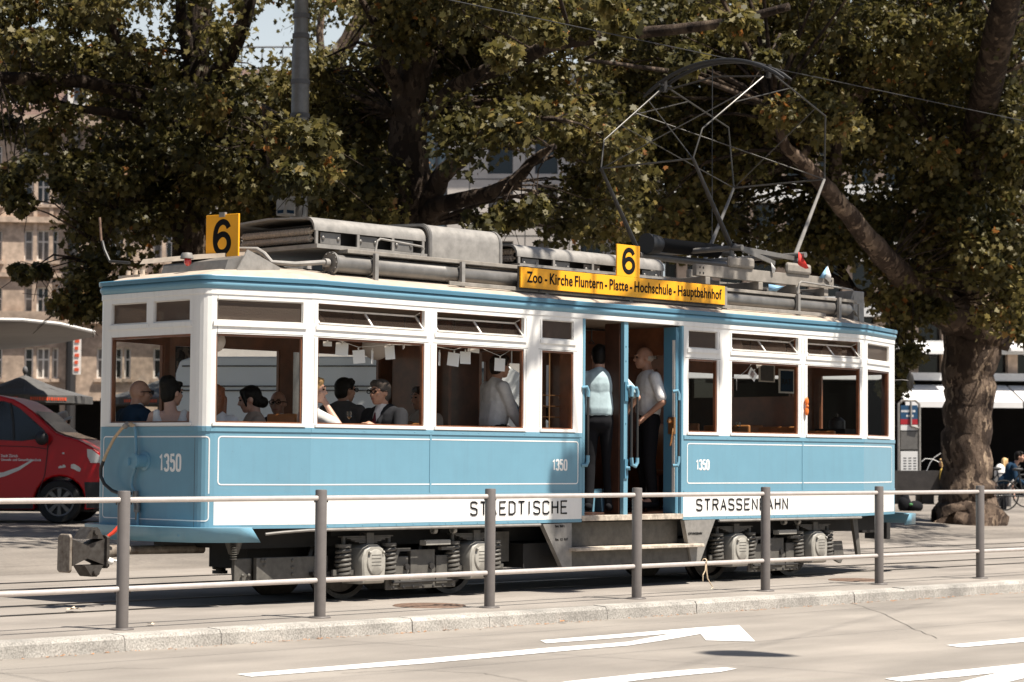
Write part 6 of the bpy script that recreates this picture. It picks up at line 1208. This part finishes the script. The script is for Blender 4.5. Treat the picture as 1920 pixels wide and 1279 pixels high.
# ------------------------------------------------------------------ vehicles
mat('red_car_paint', (.50, .004, .008), .35, coat=.25, spec=.3); mat('white_car_paint', (.80, .80, .79), .3, coat=.5); mat('black_plastic', (.02, .02, .021), .6); mat('tyre', (.014, .014, .014), .85); mat('alloy', (.16, .155, .15), .4, metal=.6); mat('headlight', (.62, .62, .6), .1, coat=1)
def van(label, px, d, zg, body, gl, prof, wheels, win, W_=1.95, m='red_car_paint', flip=1):
    F = Facade(px, d); F.o.z = 0
    uv = lambda a: [F.uv(*q) for q in a]
    c0 = F.uv(*prof[0]); t = thing('van', F.pt(0, zg), label, 'van')
    P = uv(prof); outer = []
    wr = F.uv(wheels[0][0] + wheels[0][2], wheels[0][1])[0] - F.uv(wheels[0][0], wheels[0][1])[0]
    WL = [(F.uv(a, b)[0], zg + wr) for a, b, r in wheels]; ar = wr * 1.17; zb = min(z for u, z in P)
    poly = list(P)                                                  # prof ends at the sill, rear to front, then arches are cut from front to rear
    bot = []
    for (u, z) in WL: bot += [(u + ar * math.cos(a), z + ar * math.sin(a)) for a in np.linspace(-math.asin(min(.95, (z - zb) / ar)), math.pi + math.asin(min(.95, (z - zb) / ar)), 15)]
    poly = poly + bot; b = MB(); n = len(poly); zt = max(z for u, z in P); zm = zg + .55 * (zt - zg)
    ins = lambda z: .10 * max(0, (z - zm) / (zt - zm)) ** 1.4 if z > zm else 0
    A = [F.pt(u, z, ins(z)) for u, z in poly]; B_ = [F.pt(u, z, W_ - ins(z)) for u, z in poly]; b.v = [tuple(q) for q in A + B_]
    b.f = [tuple(range(n)), tuple(range(2 * n - 1, n - 1, -1))] + [(k, n + k, n + (k + 1) % n, (k + 1) % n) for k in range(n)]
    bo = b.build('body', m, t, sharp=40); mo = bo.modifiers.new('b', 'BEVEL'); mo.width = .035; mo.segments = 3; mo.harden_normals = True; mo.limit_method = 'ANGLE'; mo.angle_limit = R(35)
    under = MB(); us = [q[0] for q in P]; F.slab(under, min(us) + .1, max(us) - .15, zg + .18, zg + .5, .25, W_ - .25); under.build('chassis', 'black_plastic', t, smooth=False)
    for (u, z) in WL:
        for n_ in (.0, W_ - .2):
            Mx = Matrix.Translation(F.pt(u, z, n_)) @ frame3((0, 0, 0), F.u, (0, 0, 1)) @ Matrix.Diagonal((1, 1, 1 if n_ < .5 else -1, 1)); q = MB()
            q.lathe([(wr * .66, .0), (wr * .72, .02), (wr * .93, .02), (wr, -.03), (wr, -.18), (wr * .9, -.22), (0, -.22)], Mx, 36); w_ = q.build('wheel', 'tyre', t, sharp=40)
            q = MB(); q.lathe([(wr * .68, .005), (wr * .64, .01), (wr * .62, -.05), (0, -.06)], Mx, 30); q.build('wheel_well', 'black_plastic', w_)
            q = MB(); q.lathe([(0, .012), (wr * .16, .01), (wr * .18, -.03)], Mx, 16)
            for k in range(8):
                a = k * math.pi / 4; e = Vector((math.cos(a), math.sin(a), 0)); e2 = Vector((-e.y, e.x, 0)); pts = [e * wr * .14 - e2 * .022, e * wr * .14 + e2 * .022, e * wr * .64 + e2 * .034, e * wr * .64 - e2 * .034]; q.add([Mx @ (p + Vector((0, 0, .008 if i < 2 else .002))) for i, p in enumerate(pts)] + [Mx @ (p + Vector((0, 0, -.03))) for p in pts], [(0, 1, 2, 3), (0, 4, 5, 1), (1, 5, 6, 2), (2, 6, 7, 3), (3, 7, 4, 0)])
            q.lathe([(wr * .60, .0), (wr * .66, .012), (wr * .69, .006)], Mx, 30); q.build('rim', 'alloy', w_)
    for pp, mm, nm in win:
        q = MB(); U = uv(pp); q.v = [tuple(F.pt(u, z, ins(z) - .004)) for u, z in U]; q.f = [tuple(range(len(U)))]; so = q.build(nm, mm, t, smooth=False)
    return t, F, ins
pr = [(-410, 952), (-410, 780), (-395, 748), (-370, 738), (-40, 736), (0, 742), (23, 748), (42, 758), (59, 770), (82, 791), (104, 811), (122, 818), (145, 824), (170, 837), (187, 848), (189, 870), (188, 905), (188, 952)]
VN, FV, vi = van('dark red van with a white swoosh on its flank, cut by the left picture edge', 110, 36, .25, None, None, pr, [(111, 942, 41), (-290, 942, 41)],
    [([(-20, 752), (5, 752), (18, 756), (36, 766), (64, 790), (84, 808), (80, 822), (40, 827), (-20, 824)], 'window_dark', 'side_window'), ([(-200, 752), (-26, 751), (-26, 824), (-200, 822)], 'window_dark', 'side_window'), ([(163, 842), (172, 843), (187, 854), (188, 868), (170, 868), (164, 856)], 'headlight', 'headlight'), ([(158, 904), (189, 904), (189, 953), (162, 953)], 'black_plastic', 'bumper'), ([(-230, 938), (62, 936), (62, 954), (-230, 956)], 'black_plastic', 'sill')])
def vline(pts, w_, m, name, off=-.006):
    q = MB(); U = [FV.uv(*p) for p in pts]; P = [FV.pt(u, z, vi(z) + off) for u, z in U]
    q.tube(P, w_, 6); return q.build(name, m, VN)
q = MB(); ws = [(62, 771), (82, 790), (104, 810), (122, 817), (143, 823)]
for (xa, ya), (xb, yb) in zip(ws, ws[1:]):
    (ua, za), (ub, zb_) = FV.uv(xa, ya), FV.uv(xb, yb); n_ = Vector((-(zb_ - za), ub - ua)).normalized() * .012; q.quad(FV.pt(ua + n_.x, za + n_.y, .16), FV.pt(ub + n_.x, zb_ + n_.y, .12), FV.pt(ub + n_.x, zb_ + n_.y, 1.83), FV.pt(ua + n_.x, za + n_.y, 1.79))
q.build('windscreen', 'window_dark', VN)
vline([(90, 818), (89, 850), (84, 890), (70, 932)], .006, 'black_plastic', 'door_seam'); vline([(-24, 748), (-24, 930)], .006, 'black_plastic', 'door_seam'); vline([(18, 756), (24, 790), (26, 824)], .02, 'black_plastic', 'pillar_trim'); vline([(-100, 842), (0, 836), (60, 838), (88, 842), (98, 826)], .005, 'black_plastic', 'crease')
q = MB(); q.v = []; 
A_ = [(-60, 902), (-20, 900), (10, 893), (36, 882), (64, 863), (60, 862), (34, 876), (8, 885), (-20, 890), (-60, 893)]; q.v = [tuple(FV.pt(*FV.uv(*p), vi(0) - .006)) for p in A_]; q.f = [(0, 1, 8, 9), (1, 2, 7, 8), (2, 3, 6, 7), (3, 4, 5, 6)]; q.build('swoosh', 'old_white_paint', VN, smooth=False)
MV = frame3((0, 0, 0), FV.u, (0, 0, 1)).to_3x3().to_4x4()
for body, px, py, s_ in (('Stadt Zürich', 2, 857, .062), ('Umwelt- und Gesundheitsschutz', 2, 864, .056)): p = FV.pt(*FV.uv(px, py), -.008); text('lettering', body, s_, Matrix.Translation(p) @ MV, 'line_white', VN, .001, .85)
for px, py, rx, rz, m in ((119, 850, .03, .016, 'headlight'),): q = MB(); q.ell(FV.pt(*FV.uv(px, py), 0), (rx, .012, rz)); q.build('indicator', m, VN)
for a_ in ([(109, 876), (113, 873), (117, 874), (118, 871), (122, 872), (124, 876), (119, 877), (114, 878), (110, 878)], [(133, 871), (139, 870), (143, 872), (148, 875), (152, 879), (150, 885), (144, 883), (139, 880), (133, 878)]): q = MB(); q.v = [tuple(FV.pt(*FV.uv(*b), -.006)) for b in a_]; q.f = [tuple(range(9))]; q.build('emblem', 'old_white_paint', VN, smooth=False)
q = MB(); q.ell(FV.pt(*FV.uv(82, 822), -.14), (.10, .12, .11)); q.build('wing_mirror', 'black_plastic', VN)
prw = [(330, 952), (328, 700), (336, 676), (360, 668), (700, 668), (930, 670), (975, 700), (1010, 780), (1080, 815), (1100, 850), (1100, 952)]
VW, FV, vi = van('tall white delivery van parked behind the tram', 700, 36, .25, None, None, prw, [(430, 942, 41), (980, 942, 41)], [([(870, 690), (925, 690), (985, 780), (870, 785)], 'window_dark', 'side_window')], m='white_car_paint'); VN = VW
for py in (686, 724, 732): vline([(340, py), (860, py)], .012, 'bogie_grey', 'body_crease', -.002)
for px in (541, 860): vline([(px, 690), (px, 930)], .01, 'bogie_grey', 'door_seam', -.002)
# bicycles at the right edge
def bike(px, d, yaw, lb):
    p = atd(px, 900, d); p.z = .25; t = thing('bicycle', p, lb, 'bicycle', 'bicycles right of the big trunk'); M = Matrix.Translation(p) @ Matrix.Rotation(yaw, 4, 'Z'); L = lambda x, z, y=0: M @ Vector((x, y, z))
    for x in (-.52, .52):
        q = MB(); q.tube([L(x + .33 * math.cos(a), .34 + .33 * math.sin(a)) for a in np.linspace(0, 2 * math.pi, 29)], .018, 6); w_ = q.build('wheel', 'tyre', t); q = MB(); [q.tube([L(x, .34), L(x + .32 * math.cos(a), .34 + .32 * math.sin(a))], .003, 4) for a in np.linspace(0, 2 * math.pi, 13)]; q.build('spokes', 'alloy', w_)
    q = MB(); [q.tube([L(*a), L(*b)], .018, 8) for a, b in (((-.52, .34), (-.08, .32)), ((-.52, .34), (-.17, .80)), ((-.08, .32), (-.19, .88)), ((-.08, .32), (.36, .72)), ((-.17, .80), (.34, .82)), ((.33, .90), (.52, .34)))]; q.build('frame', 'black_plastic', t)
    q = MB(); q.ell(L(-.2, .92), (.13, .07, .04), Matrix.Rotation(yaw, 3, 'Z')); q.build('saddle', 'black_plastic', t); q = MB(); q.tube([L(.28, 1.0, -.28), L(.34, .98, -.1), L(.34, .98, .1), L(.28, 1.0, .28)], .014, 8); q.tube([L(.34, .98), L(.33, .88)], .014, 8); q.build('handlebar', 'alloy', t)
bike(1884, 55, R(-40), 'black bicycle standing beside the blond woman with the backpack'); bike(1925, 51, R(-42), 'black bicycle under the cyclist in navy at the picture edge')
q = MB(); q.ell(atd(1875, 888, 55.6), (.16, .13, .24)); tag(q.build('backpack', 'white_cloth'), 'white backpack on the blond woman’s back', 'backpack')
# ------------------------------------------------------------------ street furniture
d = 30; p = atd(554, 900, d); g0 = Vector((p.x, p.y, .15)); zz = lambda py: (855.5 - py) / FPX * d + 1.33
M_ = thing('street_mast', g0, 'grey steel street mast with clamp rings and a pale box behind the tram', 'mast')
q = MB(); q.lathe([(.128, 0), (.122, zz(420) - .15), (.118, zz(215) - .15), (.117, zz(85) - .15), (.095, zz(66) - .15), (.092, zz(0)), (.088, 14)], Matrix.Translation(g0), 28); q.build('pole', 'grey_metal', M_, sharp=50)
for y_, r_ in ((60, .115), (22, .112), (148, .128), (212, .128)): q = MB(); q.lathe([(.09, -.03), (r_, -.03), (r_, .03), (.09, .03)], Matrix.Translation((g0.x, g0.y, zz(y_))), 24); q.build('clamp_ring', 'slate_grey', M_)
q = MB(); b_ = atd(536, 384, d - .2); q.box(b_.x - .09, b_.x + .09, b_.y - .09, b_.y + .09, zz(408), zz(362)); BX = q.build('control_box', 'light_grey_metal', M_, bevel=.01); q = MB(); q.box(b_.x - .06, b_.x + .06, b_.y - .094, b_.y - .091, zz(404), zz(398)); q.box(b_.x - .094, b_.x - .091, b_.y - .06, b_.y + .06, zz(404), zz(398)); q.build('label_plate', 'navy_cloth', BX)
# timetable stele
d = 60; a, b = atd(1685, 850, d), atd(1724, 850, d); zg = .25; zt = (866 - 752) / FPX * d + 1.33; st = thing('timetable_board', (a + b) / 2 * 1.0 + Vector((0, 0, zg - a.z)), 'tram stop timetable board with a blue and red header in a steel frame', 'timetable board')
ux = (b - a).normalized(); wd = (b - a).length; M = frame3((a.x, a.y, 0), ux, (0, 0, 1)); zf = lambda py: (866 - py) / FPX * d + 1.33
q = MB(); q.tube([M @ Vector((0, zg, 0)), M @ Vector((0, zt - .1, 0)), M @ Vector((.1, zt, 0)), M @ Vector((wd - .1, zt, 0)), M @ Vector((wd, zt - .1, 0)), M @ Vector((wd, zg, 0))], .035, 8); q.tube([M @ Vector((wd * .58, zt, .02)), M @ Vector((wd * .58, zf(800), .05)), M @ Vector((wd * .95, zf(804), .05))], .03, 8); q.build('frame', 'light_grey_metal', st)
for y0, y1, m, nm in ((761, 787, 'navy_blue', 'header'), (787, 797, 'sign_red', 'header'), (798, 808, 'paper', 'number_strip'), (810, 844, 'grey_metal', 'map_panel'), (847, 889, 'paper', 'timetable_panel')):
    if m == 'navy_blue' and m not in MATS: mat('navy_blue', (.02, .075, .16), .4); mat('sign_red', (.42, .02, .03), .4)
    q = MB(); q.box(.05, wd - .05, zf(y1), zf(y0), -.02, .02, M); o = q.build(nm, m, st, smooth=False)
    if y0 == 761:
        r_ = MB(); rg = random.Random(4); x = .07
        while x < wd - .12: w2 = rg.uniform(.03, .06); r_.box(x, x + w2, zf(774), zf(770), .0205, .022, M); x += w2 + .014
        [r_.box(.2 + k * .05, .235 + k * .05, zf(783), zf(779), .0205, .022, M) for k in range(4)]; r_.build('print', 'paper', o, smooth=False)
    if y0 == 847: r_ = MB(); [r_.box(.12 + (k % 3) * .13, .2 + (k % 3) * .13, zf(886 - 5 * (k // 3)), zf(884 - 5 * (k // 3)), .0205, .022, M) for k in range(18)]; r_.build('print', 'slate_grey', o, smooth=False)
# fountain trough with water jets
d = 58; a, b = atd(1660, 900, d), atd(1775, 900, d); ux = (b - a); wd = ux.length; M = frame3((a.x, a.y, 0), ux, (0, 0, 1)); zf = lambda py: (866 - py) / FPX * d + 1.33
ft = thing('fountain', (a.x, a.y, .25), 'dark stone fountain trough with thin water jets behind the tram tail', 'fountain')
mat('dark_stone', (.035, .03, .028), .6, noise=(6, .4)); q = MB(); q.box(0, wd, zf(922), zf(884), -.1, .1, M); q.box(0, wd, zf(922), zf(884), -1.3, -1.1, M); q.box(0, .2, zf(922), zf(885), -1.1, -.1, M); q.box(wd - .2, wd, zf(922), zf(885), -1.1, -.1, M); q.box(.3, .6, .25, zf(922), -1.1, -.1, M); q.box(wd - .6, wd - .3, .25, zf(922), -1.1, -.1, M); q.build('basin', 'dark_stone', ft, smooth=False)
q = MB(); q.box(.2, wd - .2, zf(892), zf(891), -1.1, -.1, M); q.build('water', 'window_dark', ft, smooth=False)
for pts in ([(1737, 884), (1744, 868), (1752, 858), (1764, 850)], [(1728, 866), (1735, 860), (1748, 861), (1764, 868)]): q = MB(); q.tube([atd(x, y, d + .5) for x, y in pts], .009, 5); q.build('water_jet', 'paper', ft)
q = MB(); [q.ell(atd(x, y, 50), r_) for x, y, r_ in ((1696, 946, (.16, .14, .2)), (1716, 950, (.22, .15, .13)), (1697, 935, (.09, .1, .13)))]; o = q.build('bag', 'black_cloth'); tag(o, 'slumped black bag lying on the square left of the big trunk', 'bag')
mat('green_cloth', (.05, .18, .06), .8); q = MB(); q.ell(atd(1708, 946, 49.8), (.05, .04, .03)); q.build('strap', 'green_cloth', o)
# parasols and sail in front of the stone house
def parasol(px, py, d, half, drop, lb, txt):
    ap = atd(px, py, d); t = thing('parasol', Vector((ap.x, ap.y, .25)), lb, 'parasol', 'grey market parasols in front of the stone house'); q = MB(); w_ = half * d / FPX; zr = ap.z - drop * d / FPX
    ring_ = [ap + RH * (w_ * math.cos(a)) + FH * (w_ * math.sin(a)) for a in [k * math.pi / 4 + .2 for k in range(8)]]; ring_ = [Vector((r_.x, r_.y, zr)) for r_ in ring_]; midr = [ap.lerp(r_, .55) - Vector((0, 0, .06)) for r_ in ring_]
    q.v = [tuple(ap)] + [tuple(r_) for r_ in midr] + [tuple(r_) for r_ in ring_] + [tuple(r_ - Vector((0, 0, .16))) for r_ in ring_]
    for k in range(8): n_ = (k + 1) % 8; q.f += [(0, 1 + k, 1 + n_), (1 + k, 9 + k, 9 + n_, 1 + n_), (9 + k, 17 + k, 17 + n_, 9 + n_)]
    c = q.build('canopy', 'umbrella_grey', t, smooth=False); c.modifiers.new('s', 'SOLIDIFY').thickness = .012
    q = MB(); q.cyl(Vector((ap.x, ap.y, .25)), ap + Vector((0, 0, .12)), .03); q.ell(ap + Vector((0, 0, .1)), (.06, .06, .09)); q.build('pole', 'slate_grey', t); q = MB(); [q.tube([ap - Vector((0, 0, .1)), r_ - Vector((0, 0, .02))], .012, 5) for r_ in ring_]; q.build('rib', 'slate_grey', t)
    q = MB(); rng_ = random.Random(5); f0 = ring_[5] if True else 0
    for k in range(8):
        A, B_ = ring_[k], ring_[(k + 1) % 8]; e = (B_ - A); out = (A + B_) / 2 - ap; out.z = 0; out.normalize()
        if out.dot(-FH) < .6: continue
        x = .12
        while x < .86: w2 = rng_.uniform(.02, .045); P = [A + e * u + out * .012 + Vector((0, 0, z)) for u, z in ((x, -.115), (x + w2, -.115), (x + w2, -.045), (x, -.045))]; q.quad(*P); x += w2 + .016
    q.build('lettering', 'red_letter', c, smooth=False); return t
parasol(47, 703, 50, 126, 40, 'dark grey parasol with red valance lettering above the red van', 1); parasol(300, 712, 54, 110, 36, 'dark grey parasol seen through the front window of the tram', 1)
q = MB(); K_ = [(-330, 602, 42), (-120, 603, 42), (40, 605, 43), (110, 612, 44), (176, 627, 45.5)]; E_ = [(-330, 672, 50), (-120, 664, 50), (40, 653, 50), (120, 642, 49), (178, 631, 47)]
q.v = [tuple(atd(*p)) for p in E_] + [tuple(atd(*p)) for p in K_]; q.f = [(k, k + 1, 6 + k, 5 + k) for k in range(4)]; o = q.build('sun_sail', 'awning_grey'); o.modifiers.new('s', 'SOLIDIFY').thickness = .05; tag(o, 'big pale grey canopy stretched above the parasols at the left edge', 'canopy')
q = MB(); q.tube([atd(*p) + Vector((0, 0, .05)) for p in K_], .035, 8); q.build('hem', 'awning_white', o); q = MB(); b_ = atd(-30, 640, 47.5); q.cyl((b_.x, b_.y, .25), (b_.x, b_.y, b_.z), .06); q.build('pole', 'slate_grey', o)
# tram wires and the hanging lamp overhead
def wire(P, Q, lb, r=.006, sag=.15):
    P, Q = Vector(P), Vector(Q); q = MB(); q.tube([P.lerp(Q, t) - Vector((0, 0, sag * 4 * t * (1 - t))) for t in np.linspace(0, 1, 9)], r, 5); tag(q.build('overhead_wire', 'coil_black'), lb, 'wire', 'overhead tram wires')
sh = lambda px, py, h: atz(px, py, -.12) + Vector((.125, -.445, 1)) * h
A, B_ = sh(39, 1263, 6.6), sh(760, 1210, 6.6); e = (B_ - A).normalized(); wire(A - e * 40, B_ + e * 60, 'overhead wire whose shadow runs along the road by the kerb', sag=.0)
A, B_ = sh(660, 1279, 6.8), sh(960, 1253, 6.8); wire(A - e * 40, B_ + e * 50, 'overhead wire whose shadow crosses the road below the arrow', sag=0)
A, B_ = sh(0, 1257, 6.4), sh(120, 1279, 6.4); f_ = (B_ - A).normalized(); wire(A - f_ * 8, B_ + f_ * 14, 'cross-span wire over the road at the left', sag=0)
A, B_ = sh(755, 1209, 6.4), sh(960, 1222, 6.4); f_ = (B_ - A).normalized(); wire(A - f_ * .6, B_ + f_ * 14, 'cross-span wire over the road in the middle', sag=0)
wire((-40, 1.02, 6.02), (60, 1.02, 6.02), 'contact wire resting on the collector bow of the tram', sag=0)
wire(atd(560, 212, 30), atd(790, 275, 60), 'thin span wire from the grey mast into the trees', .008, .1)
lp = sh(1495, 1233, 12.2); t = thing('street_lamp', lp, 'grey bowl lamp hanging from a cable high above the road, seen by its shadow', 'street lamp')
q = MB(); q.lathe([(.0, -.85), (.08, -.83), (.16, -.62), (.23, -.25), (.26, .0), (.24, .02), (0, .03)], Matrix.Translation(lp), 26); q.build('lamp_bowl', 'grey_metal', t); q = MB(); q.tube([lp + Vector((-9, -4, .9)), lp + Vector((0, 0, .03)), lp + Vector((9, 3, .9))], .008, 5); q.build('suspension_cable', 'coil_black', t)
